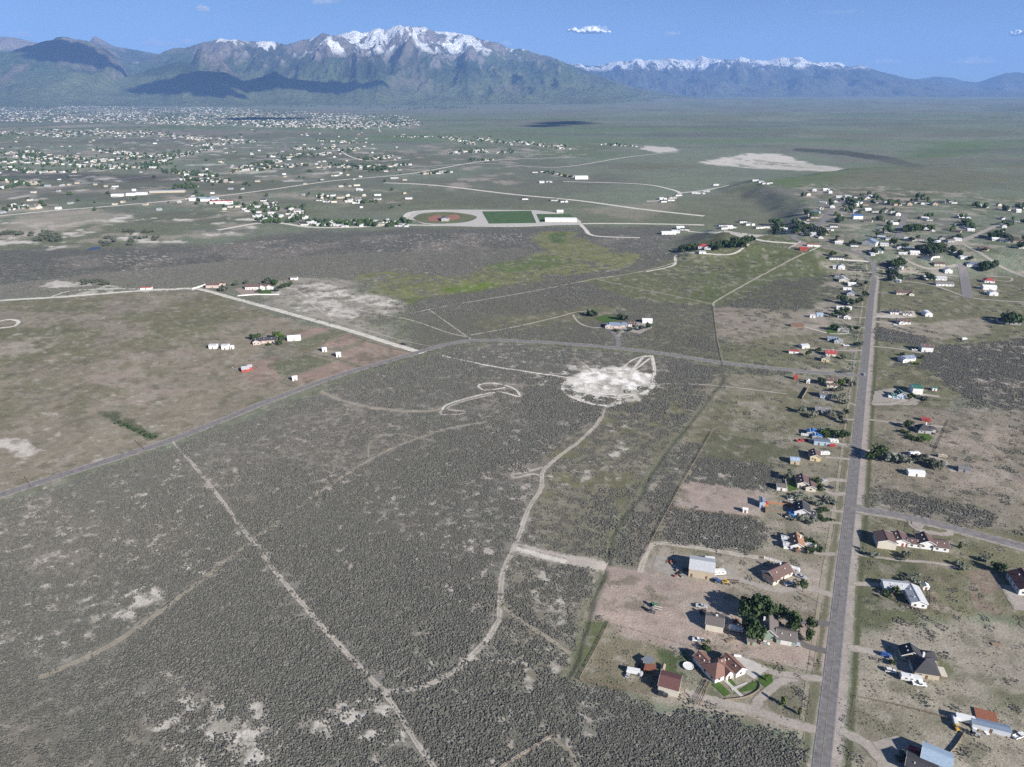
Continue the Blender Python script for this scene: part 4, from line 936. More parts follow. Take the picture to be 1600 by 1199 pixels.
# ------------------------------------------------------------------ sagebrush: clusters of small bushes, scattered by land cover
M_SAGE = mat('sagebrush_leaf', (0.108, 0.107, 0.093), .95, .35, .8)
M_SAGE2 = mat('dry_sagebrush_leaf', (0.155, 0.15, 0.13), .95, .35, .8)
M_TUFT = mat('grass_tuft', (0.19, 0.178, 0.12), .95, .3, .8)
def bush_cluster(seed, n, spread, size, mats):
    r = np.random.default_rng(seed); b = MB()
    for k in range(n):
        x, y = r.uniform(-spread, spread, 2); s = size * r.uniform(.55, 1.25); hh = s * r.uniform(.7, 1.1)
        m = 7; a0 = r.uniform(0, 6.28)
        ring0 = [(x + math.cos(a0 + i * 6.283 / m) * s * .55 * r.uniform(.7, 1.2), y + math.sin(a0 + i * 6.283 / m) * s * .55 * r.uniform(.7, 1.2), -.05) for i in range(m)]
        ring1 = [(x + math.cos(a0 + i * 6.283 / m) * s * .62 * r.uniform(.55, 1.25), y + math.sin(a0 + i * 6.283 / m) * s * .62 * r.uniform(.55, 1.25), hh * r.uniform(.35, .8)) for i in range(m)]
        top = [(x + r.uniform(-.2, .2) * s, y + r.uniform(-.2, .2) * s, hh * r.uniform(.8, 1.1))]
        fs = [(i, (i + 1) % m, m + (i + 1) % m, m + i) for i in range(m)] + [(m + i, m + (i + 1) % m, 2 * m) for i in range(m)]
        b.add(ring0 + ring1 + top, fs, mats[r.integers(len(mats))])
    return b
src = bpy.data.collections.new('brush_kinds')
def src_ob(b, name):
    me = bpy.data.meshes.new(name); me.from_pydata(b.v, [], b.f)
    for m in b.mats: me.materials.append(m)
    me.polygons.foreach_set('material_index', b.m); me.update()
    o = bpy.data.objects.new(name, me); src.objects.link(o); return o
for k in range(6): src_ob(bush_cluster(100 + k, 36, 2.7, .49, [M_SAGE, M_SAGE, M_SAGE2]), 'a%d' % k)
src2 = bpy.data.collections.new('tuft_kinds'); src_, src = src, src2
for k in range(4): src_ob(bush_cluster(200 + k, 6, 2.6, .36, [M_TUFT, M_TUFT, M_TUFT, M_SAGE2]), 'b%d' % k)
src = src_
def scatter(name, coll, nk, x, y, scale, seed):
    r = np.random.default_rng(seed); n = len(x)
    me = bpy.data.meshes.new(name); me.vertices.add(n)
    me.vertices.foreach_set('co', np.stack([x, y, sheet_z(x, y)], 1).astype(np.float32).ravel())
    a = me.attributes.new('rot', 'FLOAT', 'POINT'); a.data.foreach_set('value', r.uniform(0, 6.28, n).astype(np.float32))
    a = me.attributes.new('siz', 'FLOAT', 'POINT'); a.data.foreach_set('value', scale.astype(np.float32))
    a = me.attributes.new('pick', 'INT', 'POINT'); a.data.foreach_set('value', r.integers(0, nk, n).astype(np.int32))
    o = bpy.data.objects.new(name, me); COL.objects.link(o); o['kind'] = 'stuff'
    ng = bpy.data.node_groups.new(name, 'GeometryNodeTree')
    ng.interface.new_socket('Geometry', in_out='INPUT', socket_type='NodeSocketGeometry'); ng.interface.new_socket('Geometry', in_out='OUTPUT', socket_type='NodeSocketGeometry')
    N, L = ng.nodes, ng.links
    gi = N.new('NodeGroupInput'); go = N.new('NodeGroupOutput')
    ci = N.new('GeometryNodeCollectionInfo'); ci.inputs['Collection'].default_value = coll; ci.inputs['Separate Children'].default_value = True; ci.inputs['Reset Children'].default_value = True
    ip = N.new('GeometryNodeInstanceOnPoints'); ip.inputs['Pick Instance'].default_value = True
    def na(nm, t):
        q = N.new('GeometryNodeInputNamedAttribute'); q.data_type = t; q.inputs['Name'].default_value = nm; return q.outputs['Attribute']
    cx = N.new('ShaderNodeCombineXYZ'); L.new(na('rot', 'FLOAT'), cx.inputs['Z'])
    L.new(gi.outputs[0], ip.inputs['Points']); L.new(ci.outputs[0], ip.inputs['Instance']); L.new(na('pick', 'INT'), ip.inputs['Instance Index'])
    L.new(cx.outputs[0], ip.inputs['Rotation']); L.new(na('siz', 'FLOAT'), ip.inputs['Scale']); L.new(ip.outputs[0], go.inputs[0])
    md = o.modifiers.new('scatter', 'NODES'); md.node_group = ng
    return o
def clear_of_roads(x, y):
    ok = np.ones(len(x), bool)
    for rx, ry, hw in ROADLINES:
        m = (x > rx.min() - 12) & (x < rx.max() + 12) & (y > ry.min() - 12) & (y < ry.max() + 12)
        idx = np.nonzero(m)[0]
        if len(idx) == 0: continue
        st = max(1, len(rx) // 60)
        ds = line_d(x[idx], y[idx], list(zip(rx[::st], ry[::st])) + [(rx[-1], ry[-1])])
        ok[idx[ds < hw + 1.1]] = False
    for p in PADS:
        xs = [a for a, b in p]; ys = [b for a, b in p]
        idx = np.nonzero((x > min(xs)) & (x < max(xs)) & (y > min(ys)) & (y < max(ys)))[0]
        if len(idx): ok[idx[poly_sd(x[idx], y[idx], p) > -.8]] = False
    return ok
rg_ = np.random.default_rng(4)
def candidates(n, r0, r1):
    rr = np.sqrt(rg_.uniform(r0 ** 2, r1 ** 2, n)); a = np.radians(rg_.uniform(-50, 50, n))
    return rr * np.sin(a), rr * np.cos(a)
SX, SY, SS = [], [], []; TX, TY, TS = [], [], []
for r0, r1, dens, sg, sz in ((150, 480, .20, 1, 1.0), (480, 800, .17, 1, 1.08), (800, SAGE_FAR, .13, 1, 1.3)):
    n = int(math.radians(100) / 2 * (r1 ** 2 - r0 ** 2) * dens)
    x, y = candidates(n, r0, r1)
    c, b = cover(x, y); lum = c.mean(1)
    thin = 1 - .9 * sstep(.30, .38, lum)          # few bushes on the pale bare patches
    vis = np.abs(np.arctan2(x, y)) < np.radians(47.5)
    u = rg_.random(n)
    pf = fbm(x / 55, y / 55, 66, 4); patch = .68 + .32 * sstep(.34, .56, pf); big = .75 + .45 * sstep(.35, .65, fbm(x / 90, y / 90, 71, 3))
    k = (u < np.where(b > .38, b, b * .2) * patch * thin) & vis & clear_of_roads(x, y)
    SX.append(x[k]); SY.append(y[k]); SS.append(sz * rg_.uniform(.6, 1.3, k.sum()) * big[k] * (.75 + .25 * b[k]))
    if r1 < 900:
        k = (u > .72) & (b < .5) & vis & (rg_.random(n) < .5 + .5 * sstep(.4, .6, fbm(x / 15, y / 15, 68, 3))) & (lum < .27) & clear_of_roads(x, y)
        TX.append(x[k]); TY.append(y[k]); TS.append(sz * rg_.uniform(.6, 1.3, k.sum()))
scatter('sagebrush', src, 6, np.concatenate(SX), np.concatenate(SY), np.concatenate(SS), 1)
scatter('grass_tufts', src2, 4, np.concatenate(TX), np.concatenate(TY), np.concatenate(TS), 2)
print('brush clusters', sum(map(len, SX)), 'tufts', sum(map(len, TX)))
# ------------------------------------------------------------------ buildings
WALLS = {k: mat('wall_' + k, c, .8, .08, .5) for k, c in dict(cream=(0.60,0.55,0.46), white=(0.72,0.71,0.69), tan=(0.47,0.40,0.30), sage=(0.27,0.33,0.27), grey=(0.38,0.38,0.38),
    blue=(0.36,0.45,0.54), brown=(0.19,0.12,0.085), red=(0.38,0.075,0.06), yellow=(0.58,0.48,0.30), metal=(0.52,0.55,0.58), pink=(0.52,0.42,0.37)).items()}
ROOFS = {k: mat('roof_' + k, c, .75, .14, 1.2, .1) for k, c in dict(darkred=(0.15,0.072,0.066), redbrown=(0.225,0.125,0.098), dark=(0.062,0.06,0.066), grey=(0.20,0.195,0.195), brown=(0.145,0.095,0.085),
    orange=(0.33,0.185,0.115), green=(0.045,0.135,0.105), blue=(0.04,0.16,0.42), lightblue=(0.34,0.44,0.55), red=(0.36,0.065,0.06), white=(0.74,0.74,0.74), silver=(0.50,0.51,0.53), slate=(0.14,0.17,0.22),
    bluegrey=(0.19,0.24,0.32), tan=(0.36,0.29,0.20), taupe=(0.155,0.135,0.125)).items()}
M_TRIM = mat('white_trim', (0.78, 0.77, 0.74), .6, .04, 1)
M_GLASS = mat('window_glass', (0.035, 0.045, 0.06), .12, .1, 1, spec=.6)
M_DOOR = mat('brown_door', (0.16, 0.09, 0.06), .6, .1, 1)
M_RDOOR = mat('red_door', (0.40, 0.06, 0.05), .6, .1, 1)
M_GDOOR = mat('garage_door_panel', (0.66, 0.65, 0.62), .6, .06, 1)
M_WOOD = mat('weathered_wood', (0.26, 0.20, 0.15), .9, .25, 1.5)
M_RUST = mat('rusty_iron', (0.30, 0.12, 0.07), .85, .25, 1.5)
M_STEEL = mat('dull_steel', (0.42, 0.43, 0.44), .5, .12, 1, metal=.6)
M_BLACK = mat('tyre_rubber', (0.03, 0.03, 0.032), .9, .1, 2)
def rect_on(face, u0, u1, z0, z1, o, b, m, t=.05):
    """thin box on a wall face; o = position of that face"""
    if face == 'S': b.box(u0, u1, o - t, o + .02, z0, z1, m)
    if face == 'N': b.box(u0, u1, o - .02, o + t, z0, z1, m)
    if face == 'E': b.box(o - .02, o + t, u0, u1, z0, z1, m)
    if face == 'W': b.box(o - t, o + .02, u0, u1, z0, z1, m)
def roof_shape(b, cx, cy, w, d, h, ax, pitch, kind, m, trim, ov=.45, th=.22):
    tp = math.tan(R(pitch))
    if kind == 'flat':
        b.box(cx - w/2 - .2, cx + w/2 + .2, cy - d/2 - .2, cy + d/2 + .2, h, h + .3, m); return
    if kind == 'shed':
        hh = d * tp
        prof = [(cy - d/2 - ov, h - ov * tp), (cy + d/2 + ov, h + hh + ov * tp), (cy + d/2 + ov, h + hh + ov * tp + th), (cy - d/2 - ov, h - ov * tp + th)]
        b.prism(prof, cx - w/2 - ov, cx + w/2 + ov, m, 'x'); return
    if kind == 'hip':
        W, D = w/2 + ov, d/2 + ov; run = min(W, D); top = h - ov * tp + run * tp; z0 = h - ov * tp
        rx, ry = W - run, D - run
        rx, ry = max(rx, .02), max(ry, .02)
        vs = [(cx - W, cy - D, z0), (cx + W, cy - D, z0), (cx + W, cy + D, z0), (cx - W, cy + D, z0)]
        vs += [(x, y, z + th) for x, y, z in vs]
        vs += [(cx - rx, cy - ry, top + th), (cx + rx, cy - ry, top + th), (cx + rx, cy + ry, top + th), (cx - rx, cy + ry, top + th)]
        fs = [(0, 3, 2, 1)] + [(i, (i + 1) % 4, 4 + (i + 1) % 4, 4 + i) for i in range(4)] + [(4 + i, 4 + (i + 1) % 4, 8 + (i + 1) % 4, 8 + i) for i in range(4)] + [(8, 9, 10, 11)]
        b.add(vs, fs, m); return
    if kind == 'arch':
        n = 9
        half = (w if ax == 'y' else d) / 2 + .15; c = cx if ax == 'y' else cy
        prof = [(c + half * math.cos(math.pi * i / n), h + half * .5 * math.sin(math.pi * i / n)) for i in range(n + 1)]
        inner = [(c + (half - .15) * math.cos(math.pi * i / n), h - .05 + (half - .15) * .5 * math.sin(math.pi * i / n)) for i in range(n, -1, -1)]
        a0, a1 = (cy - d/2 - .1, cy + d/2 + .1) if ax == 'y' else (cx - w/2 - .1, cx + w/2 + .1)
        P = prof + inner
        for i in range(n):
            b.prism([prof[i], prof[i + 1], inner[n - 1 - i], inner[n - i]], a0, a1, m, ax)
        return
    half = (w if ax == 'y' else d) / 2; c = cx if ax == 'y' else cy
    a0, a1 = (cy - d/2 - ov, cy + d/2 + ov) if ax == 'y' else (cx - w/2 - ov, cx + w/2 + ov)
    e = half + ov; z0 = h - ov * tp; zt = h + half * tp
    prof = [(c - e, z0), (c, zt), (c + e, z0), (c + e, z0 + th), (c, zt + th), (c - e, z0 + th)]
    # two slabs
    b.prism([(c - e, z0), (c, zt), (c, zt + th), (c - e, z0 + th)], a0, a1, m, ax)
    b.prism([(c + e, z0), (c + e, z0 + th), (c, zt + th), (c, zt)], a0, a1, m, ax)
def wall_shape(b, cx, cy, w, d, h, ax, pitch, kind, m):
    tp = math.tan(R(pitch)); x0, x1, y0, y1 = cx - w/2, cx + w/2, cy - d/2, cy + d/2
    if kind == 'shed':
        b.prism([(y0, -.3), (y1, -.3), (y1, h + d * tp - .03), (y0, h - .03)], x0, x1, m, 'x')
    elif kind == 'arch':
        half = (w if ax == 'y' else d) / 2; c = cx if ax == 'y' else cy; n = 9
        prof = [(c - half, -.3), (c + half, -.3)] + [(c + half * math.cos(math.pi * i / n), h - .08 + (half - .1) * .5 * math.sin(math.pi * i / n)) for i in range(n + 1)]
        b.prism(prof, *((y0, y1) if ax == 'y' else (x0, x1)), m, ax)
    elif kind in ('gable',) and h > 0:
        half = (w if ax == 'y' else d) / 2; c = cx if ax == 'y' else cy
        b.prism([(c - half, -.3), (c + half, -.3), (c + half, h - .03), (c, h + half * tp - .03), (c - half, h - .03)], *((y0, y1) if ax == 'y' else (x0, x1)), m, ax)
    else:
        b.box(x0, x1, y0, y1, -.3, h - .02, m)
def add_windows(root, face, cx, cy, w, d, h, n, skip=(), zb=None, ww=1.2, wh=1.1):
    o = dict(S=cy - d/2, N=cy + d/2, E=cx + w/2, W=cx - w/2)[face]
    L = w if face in 'SN' else d; c = cx if face in 'SN' else cy
    z0 = zb if zb is not None else max(.9, h * .36)
    for i in range(n):
        if i in skip: continue
        u = c - L/2 + L * (i + .5) / n
        f = MB(); rect_on(face, u - ww/2 - .12, u + ww/2 + .12, z0 - .1, z0 + wh + .1, o, f, M_TRIM, .05)
        fo = f.build('window', root, fix=False)
        p = MB(); rect_on(face, u - ww/2, u + ww/2, z0, z0 + wh, o + (-.03 if face in 'SW' else .03), p, M_GLASS, .05)
        p.build('pane', fo, fix=False)
def add_door(root, face, cx, cy, w, d, frac, dw=1.0, dh=2.05, m=None, name='door'):
    o = dict(S=cy - d/2, N=cy + d/2, E=cx + w/2, W=cx - w/2)[face]
    L = w if face in 'SN' else d; c = cx if face in 'SN' else cy
    u = c - L/2 + L * frac
    b = MB(); rect_on(face, u - dw/2, u + dw/2, 0, dh, o, b, m or M_DOOR, .06)
    b.build(name, root, fix=False)
FOOT = []
def building(name, label, cat, px, py, blocks, rz=-22, wall='white', roof='grey', group=None, win=2, doors=(('S', .5),), garage=None, chimney=None, ov=.45, extra=None, rmats=None, wmats=None):
    """blocks: (cx, cy, w, d, h, ridge axis, pitch, kind)"""
    x, y, z = G(px, py); rz = R(rz)
    root = empty(name, (x, y, z - .05), rz); tag(root, label, cat, group)
    for k, (cx, cy, w, d, h, ax, pitch, kind) in enumerate(blocks):
        b = MB(); wall_shape(b, cx, cy, w, d, h, ax, pitch, kind, WALLS[(wmats or {}).get(k, wall)]); b.build('wall', root)
        b = MB(); roof_shape(b, cx, cy, w, d, h, ax, pitch, kind, ROOFS[(rmats or {}).get(k, roof)], M_TRIM, ov=ov); ro = b.build('roof', root)
        if y < 860 and kind == 'gable':
            tp = math.tan(R(pitch)); half = (w if ax == 'y' else d) / 2; c = cx if ax == 'y' else cy; e_ = half + ov; z0 = h - ov * tp; zt = h + half * tp
            for a0, a1 in (((cy - d/2 - ov - .07, cy - d/2 - ov - .005), (cy + d/2 + ov + .005, cy + d/2 + ov + .07)) if ax == 'y' else ((cx - w/2 - ov - .07, cx - w/2 - ov - .005), (cx + w/2 + ov + .005, cx + w/2 + ov + .07))):
                b = MB(); b.prism([(c - e_, z0 - .05), (c, zt - .05), (c, zt + .25), (c - e_, z0 + .25)], a0, a1, M_TRIM, ax); b.prism([(c + e_, z0 - .05), (c + e_, z0 + .25), (c, zt + .25), (c, zt - .05)], a0, a1, M_TRIM, ax); b.build('bargeboard', ro)
            b = MB()
            if ax == 'y': b.box(c - .22, c + .22, cy - d/2 - ov + .02, cy + d/2 + ov - .02, zt + .12, zt + .27, ROOFS[(rmats or {}).get(k, roof)])
            else: b.box(cx - w/2 - ov + .02, cx + w/2 + ov - .02, c - .22, c + .22, zt + .12, zt + .27, ROOFS[(rmats or {}).get(k, roof)])
            b.build('ridge_cap', ro)
            if win:
                u = .45 * half; zz = zt - u * tp + .15
                for q_ in (-.25, .2):
                    L_ = (d if ax == 'y' else w) * q_
                    X_, Y_ = (c - u, cy + L_) if ax == 'y' else (cx + L_, c - u)
                    b = MB(); b.box(X_ - .22, X_ + .22, Y_ - .22, Y_ + .22, zz, zz + .5, M_TRIM); b.build('roof_vent', ro)
        if win:
            for f in 'SE' if k else 'SEW':
                n = max(1, round((w if f in 'SN' else d) / 4.2)) if win > 1 else 1
                sk = ()
                for df in doors:
                    if k == (df[2] if len(df) > 2 else 0) and df[0] == f: sk = (int(df[1] * n),)
                if garage and k == garage[1] and garage[0] == f: continue
                add_windows(root, f, cx, cy, w, d, h, n, sk)
        if chimney and chimney[0] == k:
            c = MB(); tp = math.tan(R(pitch)); zt = h + (w if ax == 'y' else d) / 2 * tp
            c.box(cx + chimney[1] - .4, cx + chimney[1] + .4, cy + chimney[2] - .4, cy + chimney[2] + .4, h, zt + .9, M_TRIM); c.build('chimney', ro)
        c_, s_ = math.cos(rz), math.sin(rz)
        FOOT.append([(x + (cx + sx * w/2) * c_ - (cy + sy * d/2) * s_, y + (cx + sx * w/2) * s_ + (cy + sy * d/2) * c_) for sx, sy in ((-1,-1),(1,-1),(1,1),(-1,1))])
    for df in doors:
        k = df[2] if len(df) > 2 else 0
        cx, cy, w, d = blocks[k][:4]
        if len(df) > 3: add_door(root, df[0], cx, cy, w, d, df[1], df[3], df[4], M_GDOOR, 'garage_door')
        else: add_door(root, df[0], cx, cy, w, d, df[1])
    if garage:
        cx, cy, w, d = blocks[garage[1]][:4]; add_door(root, garage[0], cx, cy, w, d, .5, min(4.8, (w if garage[0] in 'SN' else d) * .7), 2.4, M_GDOOR, 'garage_door')
    if extra: extra(root)
    return root
B1 = lambda w, d, h=3, ax='x', p=24, k='gable': [(0, 0, w, d, h, ax, p, k)]
# --- west side of the main road, nearest first
building('metal_barn', 'tall cream metal barn with a dark maroon roof beside the gravel drive', 'barn', 1046, 1074, B1(8.6, 9.2, 3.9, 'x', 20), -21, 'cream', 'darkred', win=0, doors=(('E', .5, 0, 3.4, 3.0),), ov=.25)
def tower_front(root):
    b = MB(); b.prism([(.6, 0), (4.4, 0), (4.4, 3.0), (2.5, 4.7), (.6, 3.0)], -5.4, -4.2, WALLS['white'], 'y'); b.build('entrance_gable', root)
    b = MB(); b.prism([(.2, 2.7), (2.5, 4.75), (2.5, 4.97), (.2, 2.92)], -5.7, -2, ROOFS['redbrown'], 'y'); b.prism([(4.8, 2.7), (4.8, 2.92), (2.5, 4.97), (2.5, 4.75)], -5.7, -2, ROOFS['redbrown'], 'y'); b.build('entrance_roof', root)
    b = MB(); b.box(1.9, 3.1, -5.47, -5.38, 0, 2.2, M_DOOR); b.build('front_door', root)
    for u in (.9, 4.1):
        b = MB(); b.cyl((u, -6.1, 0), (u, -6.1, 2.8), .15, .13, M_TRIM); b.build('column', root)
building('large_house', 'large white house with steep reddish brown hip roofs and clipped green front lawns', 'house', 1119, 1052,
    [(0, 0, 9.5, 9.0, 3.0, 'x', 34, 'hip'), (-1.8, 6.8, 5.6, 6.8, 3.0, 'y', 30, 'gable'), (8.6, -1.0, 5.4, 9.8, 2.9, 'y', 32, 'gable'), (5.2, 2.6, 4.4, 3.8, 2.8, 'x', 26, 'gable')], 26, 'white', 'redbrown', doors=(('S', .92),), garage=('E', 2), extra=tower_front)
building('workshop', 'cream workshop with a dark grey roof and white skylight on the bare pink dirt', 'workshop', 1116, 978, B1(8.2, 8.5, 3.7, 'x', 20), -17, 'cream', 'taupe', win=0, doors=(('E', .5, 0, 3.2, 3.0),), ov=.25,
    extra=lambda r: (lambda b: (b.box(.2, 1.2, 1.0, 2.0, 4.5, 5.6, M_TRIM), b.build('roof_vent', r)))(MB()))
building('green_house', 'sage green house with a steep dark roof beside the tall dark trees', 'house', 1207, 990, [(-2.2, 1.5, 8.6, 14, 3.1, 'y', 36, 'gable'), (5.6, -2.2, 8.4, 8.2, 3.0, 'x', 26, 'gable')], -17, 'sage', 'taupe', doors=(('S', .8),), garage=('S', 1), chimney=(0, -2.2, .5))
building('garden_shed', 'small green shed in front of the dark tree by the sage green house', 'shed', 1173, 1005, B1(3.6, 3.2, 2.3, 'x', 18), -12, 'sage', 'taupe', win=0, ov=.2)
building('arched_barn', 'huge tan barn with a pale grey roof and machinery along its front', 'barn', 1096, 893, B1(13.2, 12.5, 4.8, 'x', 17), -16, 'tan', 'silver', win=0, doors=(('E', .5, 0, 4, 3.6), ('S', .12), ('S', .7)), ov=.1)
building('brown_house', 'low cream house with a long brown hip roof and a white trailer parked behind', 'house', 1214, 899, [(0, 0, 14, 8.5, 2.9, 'x', 30, 'gable'), (-6.5, -1.5, 5, 7, 2.8, 'y', 26, 'hip')], 30, 'cream', 'brown', chimney=(0, 3, 1.5))
building('orange_roofed_house', 'white house with an orange brown roof behind a dark clipped hedge', 'house', 1241, 852, [(1, 0, 7.5, 11, 3.1, 'y', 28, 'gable'), (-4.2, 3, 5, 3.6, 2.5, 'x', 14, 'gable'), (-3.6, -3.2, 5.5, 3.8, 2.5, 'x', 14, 'gable')], -14, 'white', 'orange', rmats={1: 'silver', 2: 'silver'}, chimney=(0, 2, 2))
building('dark_roofed_house', 'white house with a near black roof beside the bright blue pool', 'house', 1252, 801, [(0, 0, 9, 10, 3.2, 'y', 28, 'gable'), (5.2, -3.6, 4.6, 5, 2.7, 'x', 20, 'gable')], -17, 'white', 'dark')
building('striped_shed', 'tall blue and white shed at the corner of the orange board fence', 'shed', 1190, 790, B1(3.2, 6.5, 3.6, 'y', 18), -14, 'blue', 'bluegrey', win=0, ov=.15)
building('horse_shelter', 'small white shelter alone on the bare pink paddock', 'shelter', 1164, 800, B1(3, 2.6, 2.4, 'x', 16), -14, 'white', 'white', win=0, ov=.15)
building('split_level_house', 'split level white house with dark brown roofs beside the teardrop gravel loop', 'house', 1257, 760, [(-1.5, 1.5, 7, 11, 3.8, 'y', 24, 'gable'), (3, -3, 6, 6.5, 2.9, 'y', 22, 'gable')], -15, 'cream', 'brown')
building('brown_shed', 'white shed with a brown gable roof in the yard of the split level house', 'shed', 1220, 764, B1(5.6, 5.6, 2.7, 'x', 22), -15, 'white', 'taupe', win=0, ov=.2)
building('tan_house', 'narrow yellow house with a brown roof next to the white camper', 'house', 1272, 716, B1(6.8, 9.5, 3.4, 'y', 26), -14, 'yellow', 'brown')
building('blue_roofed_shed', 'small tan shed with a pale blue roof west of the narrow yellow house', 'shed', 1241, 723, B1(6, 6, 3, 'x', 16), -14, 'tan', 'lightblue', win=1, ov=.2)
building('blue_tarped_shed', 'cluttered house with bright blue tarps over its roof', 'house', 1271, 681, [(-1, 1.5, 7.5, 6, 2.8, 'y', 18, 'gable'), (2, -4, 6.5, 4.5, 2.4, 'y', 16, 'gable'), (5.2, 3, 6, 8, 2.8, 'y', 20, 'gable')], -18, 'grey', 'blue', rmats={2: 'slate'}, win=1)
building('metal_shed', 'blue grey metal shed with a slate roof below the blue tarps', 'shed', 1283, 694, B1(11, 5, 3.2, 'x', 12), -12, 'blue', 'slate', win=0, ov=.15, doors=(('S', .3), ('S', .7)))
building('grey_house', 'grey house with a slate roof among pale olive trees', 'house', 1285, 645, [(0, 2, 11, 6.5, 2.9, 'x', 20, 'gable'), (1.5, -3.2, 6, 4.5, 2.6, 'x', 18, 'gable')], -12, 'grey', 'grey')
building('light_blue_house', 'pale blue house with a taupe roof in front of silvery trees', 'house', 1289, 620, B1(9, 8, 3.2, 'x', 24), -14, 'blue', 'taupe')
building('two_storey_house', 'two storey cream house beside the bushy bright green tree near the road junction', 'house', 1297, 602, [(0, 1.5, 8.5, 7, 5.0, 'x', 22, 'gable'), (0.5, -4, 8, 4, 2.7, 'x', 18, 'gable')], -14, 'cream', 'brown')
building('red_shed', 'small red shed standing alone in the pasture by the curving road', 'shed', 1243, 593, B1(3.4, 3.4, 3.6, 'x', 24), -14, 'red', 'red', win=0, ov=.15)
building('white_shed', 'small white shed between the red shed and the cream house', 'shed', 1262, 599, B1(2.8, 3, 3.0, 'y', 20), -14, 'white', 'white', win=0, ov=.1)
building('red_roofed_house', 'white house with a bright red roof near the road junction', 'house', 1297, 555, B1(9.5, 8.5, 3.0, 'x', 24), -12, 'cream', 'red', chimney=(0, 2, 1))
building('gold_cottage', 'small golden yellow cottage in front of the red roofed house', 'house', 1289, 564, B1(7, 6.5, 3, 'y', 24), -18, 'yellow', 'grey')
building('red_barn', 'low rust red barn west of the red roofed house', 'barn', 1240, 552, B1(9.5, 4.5, 2.6, 'x', 14), -12, 'white', 'red', win=0, ov=.2)
building('silver_shed', 'pale shed with a silver roof at the end of the long pale track', 'shed', 1256, 543, B1(8, 6.5, 2.6, 'x', 18), 12, 'white', 'silver', win=0, ov=.2)
building('slate_house', 'grey house with slate roofs at the head of a forked gravel drive', 'house', 1300, 533, [(0, 2, 9, 6, 3, 'x', 20, 'gable'), (4.5, -4.8, 7.5, 5.5, 2.8, 'y', 22, 'gable')], -12, 'grey', 'bluegrey')
building('garden_house', 'taupe house with dark tall trees on a green lawn by a curved pale track', 'house', 1315, 517, [(-2, 0, 6, 8, 3, 'y', 26, 'gable'), (3, -2, 6.5, 5, 2.8, 'x', 22, 'gable')], -12, 'grey', 'taupe')
building('red_brown_sheds', 'long low red brown shed row at the end of the curved pale track', 'shed', 1245, 510, B1(14, 5, 2.3, 'x', 14), -8, 'brown', 'redbrown', win=0, ov=.2)
building('white_gabled_house', 'white gabled house with a brown roof on the bare brown lot', 'house', 1321, 497, [(1, -1, 7.5, 8, 3.2, 'y', 28, 'gable'), (-5, 1.5, 7, 6, 2.8, 'x', 20, 'gable')], -14, 'white', 'brown')
building('blue_grey_shed', 'pale blue shed beside the white gabled house', 'shed', 1280, 494, B1(7, 6, 2.8, 'x', 18), -12, 'blue', 'lightblue', win=0, ov=.15)
building('tin_shed', 'small tin shed with its end to the bare brown lot', 'shed', 1269, 496, B1(6, 5, 2.6, 'x', 18), -12, 'white', 'silver', win=0, ov=.15)
building('mobile_home', 'long white mobile home between round dark trees', 'mobile home', 1318, 483, B1(17, 5, 2.8, 'x', 10), -10, 'white', 'white', ov=.2)
building('blue_trimmed_house', 'dark blue house between the round dark trees', 'house', 1322, 474, B1(9, 8, 3, 'x', 20), -12, 'blue', 'slate')
building('grey_gabled_house', 'grey house with a slate gable above the round dark trees', 'house', 1328, 461, B1(9, 9, 3.2, 'y', 26), -14, 'grey', 'bluegrey')
building('white_outbuilding', 'white outbuilding in front of a plain white garage', 'outbuilding', 1323, 453, B1(10, 4.5, 2.6, 'x', 10), -10, 'white', 'white', win=0, ov=.15)
building('white_garage', 'plain white garage with a white roof near the street trees', 'garage', 1330, 446, B1(9.5, 7, 3, 'x', 18), -12, 'white', 'white', win=1)
building('ranch_house', 'cream house with a grey roof behind the plain white garage', 'house', 1317, 440, B1(12, 10, 3.4, 'y', 24), -12, 'cream', 'silver')
building('taupe_house', 'taupe house with two gables above the cream house', 'house', 1311, 433, [(-3, 0, 7, 7, 3, 'x', 22, 'gable'), (4, -1, 6, 7, 3, 'y', 26, 'gable')], -12, 'grey', 'taupe')
building('tall_white_house', 'tall white house with a pale gable on the bend of the street', 'house', 1312, 420, [(1.5, 0, 9, 8, 4.6, 'y', 26, 'gable'), (-6, 1, 7, 6, 2.8, 'x', 20, 'gable')], -12, 'white', 'silver')
building('long_dark_house', 'long low black roofed house at the end of a pale drive', 'house', 1306, 405, B1(20, 9, 3, 'x', 18, 'hip'), -8, 'white', 'dark')
# --- east side of the main road
building('hip_roofed_house', 'tan house with a large dark hip roof and cream deck by the parked motorhome', 'house', 1436, 1043, [(1, -1.5, 10, 10.5, 3.3, 'x', 32, 'hip'), (-2.5, 5.8, 8.5, 5.5, 3.1, 'y', 30, 'gable'), (4.6, 5.6, 6, 5, 3.1, 'x', 28, 'hip')], -13, 'tan', 'dark', garage=('W', 0), chimney=(0, 0, 3),
    extra=lambda r: (lambda b: (b.box(6.1, 10.2, -4.5, 1.2, 1.0, 1.2, WALLS['cream']), b.box(6.2, 10.1, -4.4, 1.1, -.2, 1.0, M_WOOD), b.build('deck', r)))(MB()))
building('grey_ranch_house', 'white L shaped house with a pale grey metal roof and a small fenced yard', 'house', 1413, 929, [(-3.2, 3.6, 13, 6.5, 3, 'x', 18, 'gable'), (3.6, -3.2, 7.4, 13.4, 3.0, 'y', 20, 'gable')], -10, 'white', 'silver', garage=('W', 0))
building('edge_house', 'white house with a dark maroon roof casting a long shadow beside a concrete drive', 'house', 1601, 918, [(0, 0, 12, 15, 3.6, 'y', 26, 'gable')], -12, 'white', 'darkred')
